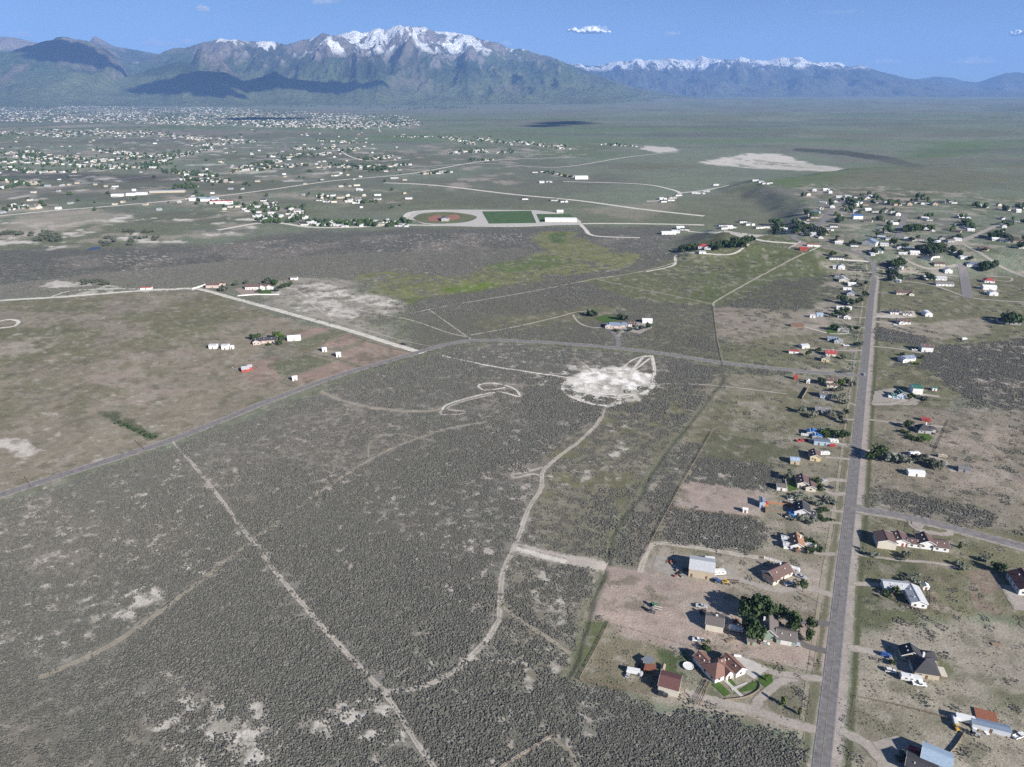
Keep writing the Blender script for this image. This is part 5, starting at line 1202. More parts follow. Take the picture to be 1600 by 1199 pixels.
building('brown_barn', 'tall cream barn with a brown gable roof at the corner of the side road', 'barn', 1381, 850, B1(9.6, 10.5, 4.4, 'y', 18), -13, 'cream', 'brown', win=0, doors=(('N', .5, 0, 4, 3.5),), ov=.3)
building('white_double_house', 'long white house with three brown gables and a red door beside the tall cream barn', 'house', 1436, 852, [(-10.5, 1, 8.2, 9, 3.0, 'y', 20, 'gable'), (-3.2, -.5, 7, 6, 2.8, 'x', 20, 'gable'), (3, 1, 8, 9, 3.8, 'y', 26, 'gable'), (10, 0, 8, 8, 2.9, 'x', 24, 'gable')], -13, 'white', 'brown', doors=(('S', .85),), win=2,
    extra=lambda r: add_door(r, 'S', -10.5, 1, 8.2, 9, .6, 1.1, 2.1, M_RDOOR, 'red_door'))
building('blue_metal_barn', 'metal barn with a pale blue ribbed roof at the bottom of the scene', 'barn', 1461, 1191, B1(10, 8.5, 3.4, 'x', 20), -33, 'blue', 'lightblue', win=0, ov=.3)
building('low_grey_house', 'low house with a dark roof in front of the pale blue barn roof', 'house', 1438, 1204, B1(10, 7, 2.9, 'x', 20), -33, 'grey', 'dark')
building('long_container_shed', 'long low shed with a blue grey roof beside the white box trailer', 'shed', 1546, 1140, B1(13.5, 3.6, 2.6, 'x', 10), -20, 'metal', 'bluegrey', win=0, ov=.1)
building('white_long_shed', 'long pale metal shed south of the silvery tree row', 'shed', 1430, 742, B1(10.5, 5, 2.8, 'x', 10), -10, 'white', 'white', win=0, ov=.15)
building('small_grey_shed', 'weathered grey shed at the end of the drive past the campers', 'shed', 1506, 736, B1(7, 5.5, 2.6, 'x', 18), -28, 'grey', 'grey', win=0, ov=.15)
building('black_hip_house', 'white house with a steep black hip roof and round shrubs', 'house', 1441, 674, [(0, 0, 9, 8.5, 3.1, 'x', 36, 'hip'), (6.5, 1.5, 5, 5, 2.8, 'x', 24, 'hip')], -8, 'grey', 'dark', chimney=(0, 2, 1))
building('open_red_shed', 'rust red shed above the steep black hip roof', 'shed', 1446, 658, B1(6, 3.6, 2.4, 'x', 16), -24, 'red', 'red', win=0, ov=.15)
building('green_roofed_barn', 'tall pale barn with a dark green roof', 'barn', 1430, 613, B1(8, 10, 5.4, 'x', 14), -10, 'white', 'green', win=0, doors=(('S', .5, 0, 4, 3.6),), ov=.2)
building('green_roofed_house', 'blue house with a dark green gabled roof on a wide gravel yard', 'house', 1405, 621, [(0, 0, 7, 8.5, 3.6, 'y', 32, 'gable'), (-4.6, -1.5, 4, 5, 2.8, 'x', 22, 'gable')], -10, 'blue', 'green')
building('well_house', 'tiny white pump shed east of the tall green roofed barn', 'shed', 1459, 610, B1(3.6, 3.4, 2.6, 'x', 20), -10, 'white', 'green', win=0, ov=.15)
building('tall_white_barn', 'tall white shop house with a dark brown roof on a bare strip', 'barn', 1446, 548, B1(10.5, 9.5, 5.2, 'x', 22), -12, 'white', 'brown', win=1, doors=(('S', .3), ('W', .5, 0, 4, 3.4)))
building('slate_roofed_house', 'white porch house with a slate blue roof below the tall white shop house', 'house', 1417, 563, [(0, 0, 12, 8, 3.1, 'x', 24, 'gable'), (-6.5, -2, 6, 7, 3, 'y', 26, 'gable')], 14, 'white', 'bluegrey')
building('arched_white_shed', 'white shed with a rounded arched roof', 'shed', 1448, 493, B1(8, 12, 2.8, 'y', 0, 'arch'), -8, 'white', 'white', win=0)
building('brown_gabled_house', 'white house with brown gables at the head of a gravel yard', 'house', 1411, 505, [(0, 0, 13, 8, 3, 'x', 24, 'gable'), (-3, -4.5, 6, 5, 2.8, 'y', 26, 'gable')], -12, 'white', 'brown')
building('dark_garage_house', 'house with a black roof and a pale paved yard beside the arched white shed', 'house', 1396, 490, [(0, 0, 9, 8, 3, 'x', 24, 'gable'), (13, -3, 9, 6, 2.8, 'x', 18, 'gable')], -12, 'white', 'dark', rmats={1: 'taupe'})
building('long_brown_house', 'long cream house with a dark brown roof below the sweeping gravel street', 'house', 1411, 460, [(0, 1, 18, 9, 3, 'x', 22, 'gable'), (8, -3.5, 6, 7, 2.8, 'y', 24, 'gable')], -10, 'cream', 'brown')
# --- farms west of the curving road
building('farm_house', 'long pale farm house with a black roof and bushy green trees', 'house', 417, 535, [(2, 1, 17, 8.5, 3.2, 'x', 24, 'gable'), (-9, -2.5, 7, 9, 3.1, 'y', 26, 'gable')], 10, 'pink', 'dark')
building('white_machine_shed', 'large open white machine shed with a pale roof behind the farm paddocks', 'shed', 460, 531, B1(13, 8, 3.8, 'x', 14), 12, 'white', 'white', win=0, ov=.2)
building('white_tank_shed', 'white cube shed nearer the pale dirt road in the brown paddocks', 'shed', 507, 549, B1(4.4, 4.2, 3.6, 'x', 10), 18, 'white', 'white', win=0, ov=.1)
building('white_pump_shed', 'white cube shed in the middle of the brown paddocks', 'shed', 529, 557, B1(4.6, 4.4, 3.8, 'x', 10), 18, 'white', 'white', win=0, ov=.1)
building('white_corral_shed', 'white shed beside a small fenced corral close to the curving road', 'shed', 461, 594, B1(4.4, 4, 3.2, 'x', 18), 18, 'white', 'white', win=0, ov=.15)
building('pale_shed', 'white fronted shed with a grey roof standing farthest from the farm house', 'shed', 334, 544, B1(7.5, 6, 3.6, 'x', 12), 0, 'white', 'silver', win=0, ov=.15)
building('square_shed', 'square pale shed beside a small white lean to', 'shed', 353, 545, B1(6.5, 6, 4.2, 'x', 10), 0, 'white', 'silver', win=0, ov=.15)
building('lean_to', 'tiny white lean to attached east of the square pale shed', 'shed', 363, 545, B1(3.4, 3, 2.6, 'x', 10, 'shed'), 0, 'white', 'white', win=0, ov=.1)
building('cattle_shelter', 'rust red cattle shelter in the trampled corral', 'shelter', 384, 580, [(0, 0, 7, 5, 2.6, 'x', 14, 'shed'), (4, 3, 4, 4, 3.0, 'x', 14, 'shed')], 20, 'red', 'silver', win=0, ov=.1)
building('estate_house', 'wide white estate house with brown roofs and a walled dirt court', 'house', 405, 451, [(-7, 0, 19, 10, 3.6, 'x', 24, 'gable'), (6, -1, 6, 12, 4.2, 'y', 30, 'gable'), (15, -1, 7, 12, 4.2, 'y', 30, 'gable'), (10.5, 1, 6, 8, 3.6, 'x', 24, 'gable')], 4, 'white', 'brown')
building('estate_barn', 'pink walled barn with a long brown roof west of the dirt court', 'barn', 334, 449, [(0, 0, 17, 10, 4.2, 'x', 20, 'gable'), (11, 2, 6, 7, 5, 'y', 20, 'gable')], 4, 'pink', 'brown', win=1)
building('red_tin_shed', 'low red roofed shed beside the pale dirt road west of the estate', 'shed', 229, 452, B1(14, 5, 2.4, 'x', 12), 4, 'white', 'red', win=0, ov=.2)
building('hilltop_ranch_house', 'slate roofed ranch house beside a bright lawn and looping drive', 'house', 958, 511, [(0, 0, 17, 9, 3.2, 'x', 24, 'hip'), (11, 3, 9, 8, 3, 'x', 24, 'hip'), (-5, -4, 8, 6, 3, 'y', 26, 'gable')], -4, 'pink', 'bluegrey')
building('ranch_shop', 'white roofed shop east of the slate roofed ranch house', 'workshop', 1011, 504, B1(11, 8, 3.6, 'x', 14), -6, 'white', 'white', win=0, ov=.2)
building('ranch_guest_house', 'pale cottage with a brown roof at the end of the ranch yard', 'house', 988, 509, B1(9, 7, 3, 'x', 22), -6, 'white', 'brown')
building('stable', 'white stable with a grey roof set apart on the pale flat', 'stable', 460, 437, B1(9, 6, 3.2, 'x', 18), 0, 'white', 'grey', win=0, ov=.2)
building('red_roofed_villa', 'villa with a bright red roof at the foot of the dark slope', 'house', 1099, 388, [(0, 0, 15, 11, 4, 'x', 26, 'hip'), (7, -6, 9, 7, 3.4, 'y', 26, 'gable')], -20, 'white', 'red')
building('villa_garage', 'white garage in front of the red roofed villa', 'garage', 1097, 396, B1(10, 7, 3, 'x', 14), -6, 'white', 'silver', win=0, ov=.2)
building('bluff_house', 'long white building with dark doors on the terrace west of the dark slope', 'building', 1044, 366, B1(26, 10, 4, 'x', 14), 4, 'white', 'white', win=0, doors=(('S', .2), ('S', .5), ('S', .8)))
building('red_stable', 'bright red stable at the corner of the fenced paddock', 'stable', 1255, 391, B1(11, 8, 3.4, 'x', 20), -14, 'red', 'red', win=0, ov=.2)
building('red_long_barn', 'dark red roofed barn inside the fenced paddock', 'barn', 1270, 385, B1(18, 8, 3.2, 'x', 20), -10, 'white', 'redbrown', win=0, ov=.2)
building('sports_hall', 'long white roofed hall beside the green playing field', 'hall', 876, 346, [(0, 0, 62, 16, 6, 'x', 8, 'gable')], -2, 'white', 'white', win=0, doors=(('S', .3), ('S', .5), ('S', .7)))
building('field_hut', 'small white hut above the green playing field corner', 'hut', 875, 332, B1(14, 8, 4, 'x', 16), 0, 'white', 'white', win=0)
building('ball_park_stand', 'dark roofed stand between the two red infields', 'stand', 696, 345, [(0, 0, 14, 22, 6, 'y', 14, 'gable'), (-6, 12, 10, 10, 5, 'x', 14, 'gable')], 0, 'grey', 'taupe', win=0)
building('school', 'long pale blue roofed school in the valley', 'school', 262, 301, [(0, 0, 84, 13, 5, 'x', 4, 'flat')], 10, 'tan', 'lightblue', win=0)
for k_, (px_, w_, t_) in enumerate([(184, 26, 'detached block farthest from the blue roof'), (205, 20, 'middle detached block'), (222, 24, 'detached block next to the blue roof')]):
    building('school_block', 'white flat school block in a row, ' + t_, 'school', px_, 307 - k_ * 1.3, B1(w_, 14, 6, 'x', 4, 'flat'), 10, 'white', 'silver', 'white school blocks', win=0)
building('blue_hall', 'white building with a pale blue roof beside the long red roof', 'building', 328, 314, B1(36, 22, 6, 'x', 10), 4, 'white', 'lightblue', win=0)
building('red_hall', 'long building with a red roof beside the pale blue roof', 'building', 347, 318, B1(50, 16, 6, 'x', 8), 6, 'white', 'red', win=0)
building('white_hall', 'white flat roofed building next to the pale blue roof', 'building', 309, 313, B1(34, 20, 6, 'x', 6), 4, 'white', 'silver', win=0)
building('valley_shop', 'white cube of a shop beside the long straight pale road in the valley', 'shop', 908, 280, B1(38, 18, 9, 'x', 4, 'flat'), 4, 'white', 'white', win=0)
# --- street houses at the top of the main road
building('blue_open_shed', 'shed with a vivid blue roof and open front in the hillside neighbourhood', 'shed', 1339, 342, B1(17, 10, 6, 'x', 6, 'shed'), -4, 'white', 'blue', win=0, ov=.2)
building('blue_grey_hall', 'wide hall with slate blue roof and white front on the curved street', 'hall', 1359, 383, B1(20, 14, 6, 'y', 22), -40, 'white', 'bluegrey', win=1)
building('two_white_sheds', 'white metal shed with a gable, upper of the pair beside the paved lane', 'shed', 1544, 452, B1(16, 10, 4, 'x', 18), -12, 'white', 'white', win=0, ov=.2)
building('white_shop', 'white metal shed with a door, lower of the pair beside the paved lane', 'shed', 1550, 461, B1(10, 10, 4, 'y', 18), -12, 'white', 'silver', win=0, ov=.2)
building('red_hip_house', 'white house with a dark red hip roof above the pair of white sheds', 'house', 1544, 441, B1(12, 10, 3.4, 'x', 26, 'hip'), -14, 'white', 'red')
building('street_house', 'long house with a pale front facing the paved lane', 'house', 1474, 446, B1(22, 10, 3.2, 'x', 20), -8, 'white', 'grey')
building('carport_house', 'white house with a broad pale roof left of the paved lane', 'house', 1468, 437, B1(14, 10, 3.2, 'x', 18), -8, 'white', 'silver')
building('white_cottage', 'bright white gabled cottage near the top of the paved lane', 'house', 1480, 426, B1(10, 9, 4.4, 'y', 26), -8, 'white', 'white')
building('brown_cottage', 'cream house with a brown roof uphill of the bright white cottage', 'house', 1466, 415, B1(14, 9, 3.2, 'x', 22), -8, 'cream', 'brown')
building('navy_roofed_house', 'large house with a navy roof among dark trees right of the paved lane', 'house', 1523, 416, [(-3, 0, 18, 11, 3.6, 'x', 24, 'hip'), (10, -3, 8, 9, 3.4, 'y', 24, 'gable')], -14, 'white', 'slate')
building('dark_bluff_house', 'house with a black roof behind a low green ridge at the edge of the hill', 'house', 1575, 505, B1(22, 10, 3.2, 'x', 20), -20, 'grey', 'dark')
# ------------------------------------------------------------------ trees and shrubs
def leafmat(n, c): return mat(n, c, .9, .35, 1.1)
LEAF = dict(dark=leafmat('dark_leaves', (0.048, 0.082, 0.028)), green=leafmat('green_leaves', (0.058, 0.09, 0.026)), bright=leafmat('bright_leaves', (0.10, 0.15, 0.03)), olive=leafmat('silvery_leaves', (0.215, 0.235, 0.18)), grey=leafmat('grey_green_leaves', (0.10, 0.115, 0.085)), conifer=leafmat('conifer_needles', (0.03, 0.05, 0.023)))
M_BARK = mat('bark', (0.12, 0.09, 0.07), .95, .25, 2)
def crown_mesh(kind, shape, seed):
    r = np.random.default_rng(seed); V = []; F = []
    blobs = []
    if shape == 'round': blobs = [((r.normal(0, .24), r.normal(0, .24), r.uniform(.38, .8)), r.uniform(.2, .33)) for k in range(8)]
    if shape == 'tall': blobs = [((r.normal(0, .10), r.normal(0, .10), .2 + .72 * k / 8), .24 * (1 - .5 * abs(k / 8 - .4))) for k in range(9)]
    if shape == 'cone': blobs = [((r.normal(0, .02), r.normal(0, .02), .12 + .8 * k / 8), .25 * (1 - .85 * k / 8) + .02) for k in range(9)]
    if shape == 'bush': blobs = [((r.normal(0, .32), r.normal(0, .32), r.uniform(.25, .65)), r.uniform(.22, .36)) for k in range(7)]
    n = 0
    for (cx, cy, cz), br in blobs:
        for k in range(46):
            d = r.normal(0, 1, 3); d /= np.linalg.norm(d)
            p = np.array([cx, cy, cz]) + d * br * r.uniform(.55, 1.08) * np.array([1, 1, .9])
            if p[2] < .06: p[2] = .06 + r.uniform(0, .05)
            nrm = d + r.normal(0, .5, 3); nrm /= np.linalg.norm(nrm)
            a = np.cross(nrm, [0, 0, 1.0]); a /= np.linalg.norm(a) + 1e-6; b = np.cross(nrm, a)
            s = r.uniform(.05, .10) * (1.0 if shape in ('round', 'bush') else .75)
            V += [p - a * s - b * s * .6, p + a * s * .7 - b * s, p + a * s + b * s * .8, p - a * s * .6 + b * s]; F.append((4 * n, 4 * n + 1, 4 * n + 2, 4 * n + 3)); n += 1
    me = bpy.data.meshes.new('crown'); me.from_pydata([tuple(v) for v in V], [], F); me.materials.append(LEAF[kind]); me.update()
    return me
def trunk_mesh(shape):
    b = MB(); t = .035 if shape != 'bush' else .03
    b.cyl((0, 0, -.03), (0, 0, .55), t, t * .55, M_BARK, 6)
    for k in range(4):
        a = k * 1.7; b.cyl((0, 0, .22 + .07 * k), (math.cos(a) * .2, math.sin(a) * .2, .46 + .07 * k), t * .45, t * .2, M_BARK, 5)
    me = bpy.data.meshes.new('trunk'); me.from_pydata(b.v, [], b.f); me.materials.append(M_BARK); me.update(); return me
CROWNS = {}; TRUNKS = {s: trunk_mesh(s) for s in ('round', 'tall', 'cone', 'bush')}
NT = 0
def tree_xy(x, y, h, kind, shape, width=1.0, label=None, group=None, name=None, cat=None, solo=False):
    global NT
    NT += 1; v = NT % 3; key = (kind, shape, v)
    if key not in CROWNS: CROWNS[key] = crown_mesh(kind, shape, 500 + len(CROWNS))
    nm = name or ('shrub' if shape == 'bush' else 'tree')
    z = float(sheet_z(x, y))
    root = empty(nm, (x, y, z), NT * 2.4); root.scale = (h * width, h * width, h)
    tag(root, label, cat or nm, group)
    o = bpy.data.objects.new('crown', CROWNS[key]); COL.objects.link(o); o.parent = root
    o = bpy.data.objects.new('trunk', TRUNKS[shape]); COL.objects.link(o); o.parent = root
    return root
def tree(px, py, h, kind, shape, width=1.0, label=None, group=None, **k):
    x, y, z = G(px, py); return tree_xy(x, y, h, kind, shape, width, label, group, **k)
g1 = 'tall dark trees by the sage green house'
tree(1172, 967, 12, 'dark', 'round', .85, 'tall dark tree at the dirt yard end of the clump behind the sage green house', g1)
tree(1182, 962, 13, 'dark', 'round', .8, 'tallest dark tree in the clump behind the sage green house', g1)
tree(1191, 965, 12, 'dark', 'round', .75, 'dark tree in the middle of the clump behind the sage green house', g1)
tree(1198, 970, 9, 'dark', 'round', .75, 'shorter dark tree on the road end of the clump behind the sage green house', g1)
tree(1172, 992, 11, 'dark', 'round', .8, 'big dark tree over the small green shed', g1)
tree(1178, 1002, 8.5, 'dark', 'round', .8, 'lower dark tree right beside the small green shed', g1)
tree(1224, 968, 8, 'dark', 'round', .72, 'dark green tree behind the steep roof of the sage green house', g1)
tree(1236, 986, 11, 'green', 'tall', 1.0, 'tall leafy tree at the road end of the sage green house', g1)
tree(1265, 984, 7, 'green', 'round', .65, 'round young tree by the paved drive loop, farther of two', g1)
tree(1263, 999, 6, 'green', 'round', .65, 'round young tree by the paved drive loop, nearer of two', g1)
tree(1254, 925, 6, 'green', 'round', 1.0, 'single bushy green tree at the bend of the brown roofed house drive')
tree(1101, 1015, 4, 'dark', 'bush', 1.0, 'small dark bush on the dirt bank behind the red roofed house')
tree(1196, 1063, 3.2, 'bright', 'tall', .8, 'small young tree on the teardrop lawn in front of the red roofed house')
tree(1223, 1102, 4.5, 'bright', 'tall', .8, 'slim young tree in the middle of the dry grass island')
tree(1249, 1117, 3.6, 'green', 'tall', .8, 'slim dark sapling at the road end of the dry grass island')
for i, (x, y) in enumerate([(1255, 846), (1262, 851), (1270, 856), (1278, 861)]):
    tree(x, y, 4.5, 'dark', 'bush', .9, 'dark clipped shrub in the hedge between the orange roofed house and the road', 'hedge shrubs by the orange roofed house', name='hedge_shrub', cat='shrub')
tree(1266, 866, 5, 'dark', 'round', .9, 'dark round tree in front of the hedge by the orange roofed house')
for i, (x, y, s) in enumerate([(1282,801,1.6),(1286,799,1.6),(1292,798,1.6),(1281,806,1.6),(1283,811,1.6),(1289,814,1.6),(1296,813,1.6)]):
    tree(x, y, 2.2, 'dark', 'bush', 1.5, 'low dark shrub in the curved hedge of the oval drive island', 'curved hedge on the oval island', name='hedge_shrub', cat='shrub')
og = 'silvery olive trees by the street'
for x, y, h in [(1366,718,8),(1374,716,9),(1382,720,8),(1391,722,8),(1400,724,7),(1408,724,7),(1416,726,6)]:
    tree(x, y, h, 'green' if x < 1380 else 'olive', 'round', .95, 'green leafy tree at the road end of the silvery tree row' if x < 1380 else 'silvery olive tree in the row along the camper drive', og)
for x, y, h in [(1430,722,6),(1440,724,7),(1452,728,6),(1462,732,6)]:
    tree(x, y, h, 'grey', 'round', 1.1, 'dusky green tree along the drive behind the long pale shed', 'dusky trees behind the long pale shed')
for x, y, h, k in [(1253,646,7,'olive'),(1270,653,6,'olive'),(1300,651,5,'olive'),(1312,657,6,'grey'),(1322,648,5,'grey'),(1318,662,4,'grey')]:
    tree(x, y, h, k, 'round', .95, 'silvery tree crowding round the grey slate roofed house', 'silvery trees round the grey house')
for x, y, h, k in [(1303,625,6,'olive'),(1310,630,5,'olive'),(1316,622,5,'olive'),(1322,632,5,'olive'),(1314,612,5,'grey'),(1304,613,5,'grey')]:
    tree(x, y, h, k, 'round', .95, 'silvery tree between the pale blue house and the road', 'silvery trees by the pale blue house')
tree(1311, 604, 7, 'bright', 'round', 1.05, 'bushy bright green tree beside the two storey cream house')
tree(1322, 602, 7, 'grey', 'round', .9, 'dull green tree by the road next to the two storey cream house')
tree(1330, 606, 6, 'olive', 'round', .9, 'silvery tree on the corner of the road junction')
tree(1283, 602, 7, 'dark', 'round', .8, 'dark tree behind the two storey cream house')
for x, y, h in [(1284,683,6),(1292,681,6),(1300,683,6),(1310,685,6),(1321,684,6)]:
    tree(x, y, h, 'dark' if x > 1286 else 'green', 'round', 1.0, 'dark garden tree in the row beside the blue tarped house', 'dark trees beside the blue tarped house')
tree(1234, 750, 7, 'grey', 'round', 1.0, 'grey green tree at the back lawn of the split level house')
tree(1274, 757, 5, 'green', 'round', 1.0, 'green tree in front of the split level house')
tree(1284, 766, 4, 'dark', 'bush', 1.2, 'dark bush by the teardrop gravel loop')
for x, y in [(1240,780),(1252,776),(1276,790),(1293,785),(1300,788),(1250,814),(1262,817),(1270,816)]:
    tree(x, y, 4, 'olive', 'bush', 1.3, 'silvery shrub around the near black roofed house', 'silvery shrubs round the near black roofed house')
tree(1421, 625, 7, 'dark', 'round', .8, 'dark round tree between the green roofed house and the tall green roofed barn')
for x, y in [(1440,624),(1446,626)]: tree(x, y, 4, 'grey', 'bush', 1.3, 'grey shrub at the foot of the tall green roofed barn', 'grey shrubs by the tall green roofed barn')
tree(1417, 669, 7, 'dark', 'round', .85, 'dark tree west of the steep black hip roof')
for x, y in [(1422,684),(1430,688),(1440,690),(1411,676)]: tree(x, y, 3.5, 'green', 'bush', 1.3, 'round shrub in front of the steep black hip roof', 'shrubs by the steep black hip roof')
tree(1409, 556, 4, 'dark', 'round', .9, 'small dark tree behind the slate blue roofed porch house'); tree(1440, 561, 4, 'dark', 'bush', 1.0, 'dark bush on the lawn of the slate blue roofed porch house'); tree(1430, 570, 3, 'green', 'bush', 1.0, 'rounded green bush at the lawn corner of the porch house')
tree(1399, 930, 5, 'green', 'round', .8, 'green tree in the angle of the L shaped white house'); tree(1428, 916, 5.5, 'olive', 'bush', 1.1, 'silvery shrub behind the L shaped white house'); tree(1386, 932, 3.5, 'dark', 'bush', 1.1, 'dark bush at the garden corner of the L shaped white house')
tree(1562, 896, 6.5, 'green', 'round', .8, 'lone round green tree by the house with the long shadow')
for x, y in [(1361,870),(1502,889),(1535,877),(1412,872)]: tree(x, y, 4, 'olive' if x != 1412 else 'grey', 'bush', 1.2, 'silvery shrub along the drive east of the tall cream barn', 'silvery shrubs along the east drive')
tree(1499, 856, 4, 'dark', 'cone', 1.0, 'small dark conifer beside the side road')
for x, y in [(1404,1188),(1410,1182)]: tree(x, y, 2.5, 'grey', 'bush', 1.0, 'low shrub on the fenced lawn by the pale blue barn', 'shrubs by the pale blue barn')
tree(1392, 1037, 3, 'dark', 'bush', 1.0, 'dark bush beside the drive of the tan hip roofed house')
for x, y, h, k, s in [(397,531,7,'dark','round'),(405,530,6,'green','round'),(431,530,8,'green','round'),(438,531,9,'bright','round'),(444,534,7,'green','round'),(436,538,6,'green','bush'),(420,540,4,'green','bush')]:
    tree(x, y, h, k, s, .9, 'leafy tree around the black roofed farm house', 'trees round the farm house')
for x, y, h, k in [(350,455,9,'grey'),(370,447,7,'grey'),(385,444,6,'grey'),(422,448,12,'grey'),(430,450,11,'dark'),(418,443,8,'dark'),(432,456,6,'grey'),(441,452,7,'green'),(447,450,7,'green'),(453,449,7,'green'),(405,458,5,'dark')]:
    tree(x, y, h, k, 'round', .95, 'dull green tree round the white estate house', 'trees round the estate house')
for x, y, h, k, s in [(918,493,8,'dark','cone'),(924,495,9,'dark','round'),(930,496,7,'grey','round'),(970,500,8,'dark','round'),(978,501,7,'grey','round'),(992,515,6,'grey','round'),(1002,517,6,'grey','round'),(1012,514,7,'dark','round'),(962,518,4,'green','bush'),(984,518,5,'grey','bush')]:
    tree(x, y, h, k, s, .9, 'dark garden tree round the slate roofed ranch house', 'trees round the ranch house')
for i in range(30):
    t = i / 29; px = 1112 + 62 * t + rnd.uniform(-3, 3); py = 391 - 9 * t + rnd.uniform(-4.5, 3.5)
    tree(px, py, rnd.uniform(8, 13), 'dark', 'round' if i % 3 else 'cone', .8, 'dark tree in the grove beside the red roofed villa', 'grove beside the red roofed villa')
for i in range(9): tree(1062 + i * 3.2 + rnd.uniform(-1, 1), 391 + rnd.uniform(-3, 3), rnd.uniform(6, 9), 'green', 'round', 1, 'green tree on the slope west of the red roofed villa', 'trees on the slope west of the villa')
for x, y, h in [(1209,368,26),(1211,371,22),(1207,361,14)]: tree(x, y, h * .72, 'conifer', 'cone', .7, 'tall dark poplar standing above the village roofs', 'tall dark poplars above the village')
for x, y, h, k in [(1321,490,9,'dark'),(1306,493,7,'dark'),(1313,496,7,'dark'),(1300,496,6,'dark'),(1314,474,10,'dark'),(1330,478,9,'dark'),(1338,477,8,'green'),(1344,474,8,'green'),(1352,464,8,'dark'),(1334,445,9,'grey'),(1352,446,7,'grey'),(1345,449,6,'grey'),(1299,401,9,'dark'),(1322,403,5,'dark'),(1302,516,8,'dark'),(1326,517,6,'dark'),(1338,518,6,'dark'),(1336,541,5,'dark'),(1343,541,5,'grey'),(1263,557,6,'dark'),(1278,550,5,'dark'),(1316,561,5,'grey'),(1290,650,4,'grey')]:
    tree(x, y, h, k, 'round', .9, 'dark garden tree among the houses on the upper west side of the road', 'garden trees along the upper road')
# wandering willow scrub on the valley flat and along the wash
for i in range(16): tree(128 + rnd.uniform(0, 42), 443 + rnd.uniform(-3, 3), rnd.uniform(4, 6), 'grey', 'bush', 1.2, 'grey willow scrub beside the pale alkali patch', 'willow scrub beside the alkali patch')
for i in range(24): tree(rnd.uniform(0, 90), rnd.uniform(364, 378), rnd.uniform(6, 10), 'grey', 'bush', 1.2, 'grey green willow clump on the pale valley flat', 'willow clumps on the pale valley flat')
for i in range(20): tree(rnd.uniform(150, 250), 384 - rnd.uniform(0, 22), rnd.uniform(5, 8), 'grey', 'bush', 1.2, 'dusky willow by the small dark pond', 'willows by the pond')

# ------------------------------------------------------------------ hillside village and valley towns
def in_poly(px, n, seed):
    r = random.Random(seed); xs = [a for a, b in px]; ys = [b for a, b in px]; out = []
    P = [(float(a), float(b)) for a, b in px]
    while len(out) < n:
        x, y = r.uniform(min(xs), max(xs)), r.uniform(min(ys), max(ys))
        if poly_sd(np.array([x]), np.array([y]), P)[0] > 0: out.append((x, y))
    return out
proto = {}
PAL = [('white', 'grey', 'white walled house with a grey roof'), ('white', 'silver', 'white walled house with a pale silver roof'), ('cream', 'taupe', 'cream house with a taupe roof'), ('white', 'dark', 'white walled house with a black roof'),
       ('tan', 'brown', 'tan house with a brown roof'), ('white', 'bluegrey', 'white walled house with a slate blue roof'), ('white', 'white', 'all white house with a white roof'), ('grey', 'taupe', 'grey house with a taupe roof')]
def village_house(px, py, k, v, rz, where, group, s=1.0):
    w, r, txt = PAL[k]; key = (k, v)
    x, y, z = G(px, py)
    if key not in proto:
        shapes = [[(0, 0, 13, 8.5, 3.2, 'x', 22, 'gable')], [(-2, 0, 11, 8, 3.2, 'x', 22, 'gable'), (5, -3, 6, 7, 3.0, 'y', 24, 'gable')], [(0, 0, 15, 6, 2.9, 'x', 12, 'gable')], [(0, 0, 9, 9, 4.6, 'y', 26, 'gable')]]
        root = building('house', 'x', 'house', px, py, shapes[v], 0, w, r, win=2); proto[key] = root; FOOT.pop()
    else:
        root = copy_thing(proto[key])
    root.location = (x, y, z - .05); root.rotation_euler = (0, 0, R(rz)); root.scale = (s, s, s)
    root['label'] = txt + ' ' + where; root['group'] = group; root['category'] = 'house'
    return root
VIL = [(1262,306),(1272,299),(1290,298),(1296,302),(1310,309),(1318,312),(1305,316),(1286,318),(1325,308),(1336,309),(1347,312),(1355,310),(1360,308),(1366,307),(1368,317),(1384,317),(1392,319),(1400,321),(1410,319),(1420,321),(1431,318),(1440,319),(1452,320),(1460,321),(1471,317),(1484,316),(1490,318),(1352,321),(1340,318),
 (1283,327),(1276,333),(1268,338),(1262,345),(1256,350),(1250,355),(1260,352),(1273,341),(1246,348),(1300,325),(1322,327),(1336,333),(1310,337),(1304,345),(1357,347),(1366,332),(1378,332),(1386,330),(1394,335),(1402,337),(1376,343),(1388,346),(1398,351),(1380,360),(1386,364),(1378,373),(1390,375),(1444,343),(1452,345),(1432,355),(1446,358),(1456,361),(1500,340),(1512,343),(1497,352),(1508,357),(1516,361),(1496,363),(1566,343),(1574,349),(1590,347),(1568,356),(1562,365),(1556,376),(1570,378),(1590,379),(1471,376),(1484,378),(1495,376),(1462,381),(1488,371),(1420,376),(1434,376),(1381,384),(1393,382),(1334,385),(1312,378),(1290,366),(1282,372),(1270,369),(1258,367),(1246,364),(1224,360),(1232,366),(1302,355),(1295,360),(1310,381),(1405,388),(1416,390),(1428,397),(1410,397),(1448,405),(1460,402),(1500,401),(1492,396),(1506,404),(1536,391),(1366,396),(1374,395),(1362,398),(1400,415),(1392,420),(1404,420),(1395,434),(1400,440),(1398,428),(1450,436),(1335,322),(1560,322),(1540,324),(1575,329),(1590,332),(1530,322),(1597,326),(1595,388),(1355,329)]
vr = random.Random(3)
wheres = ['in the hillside village']
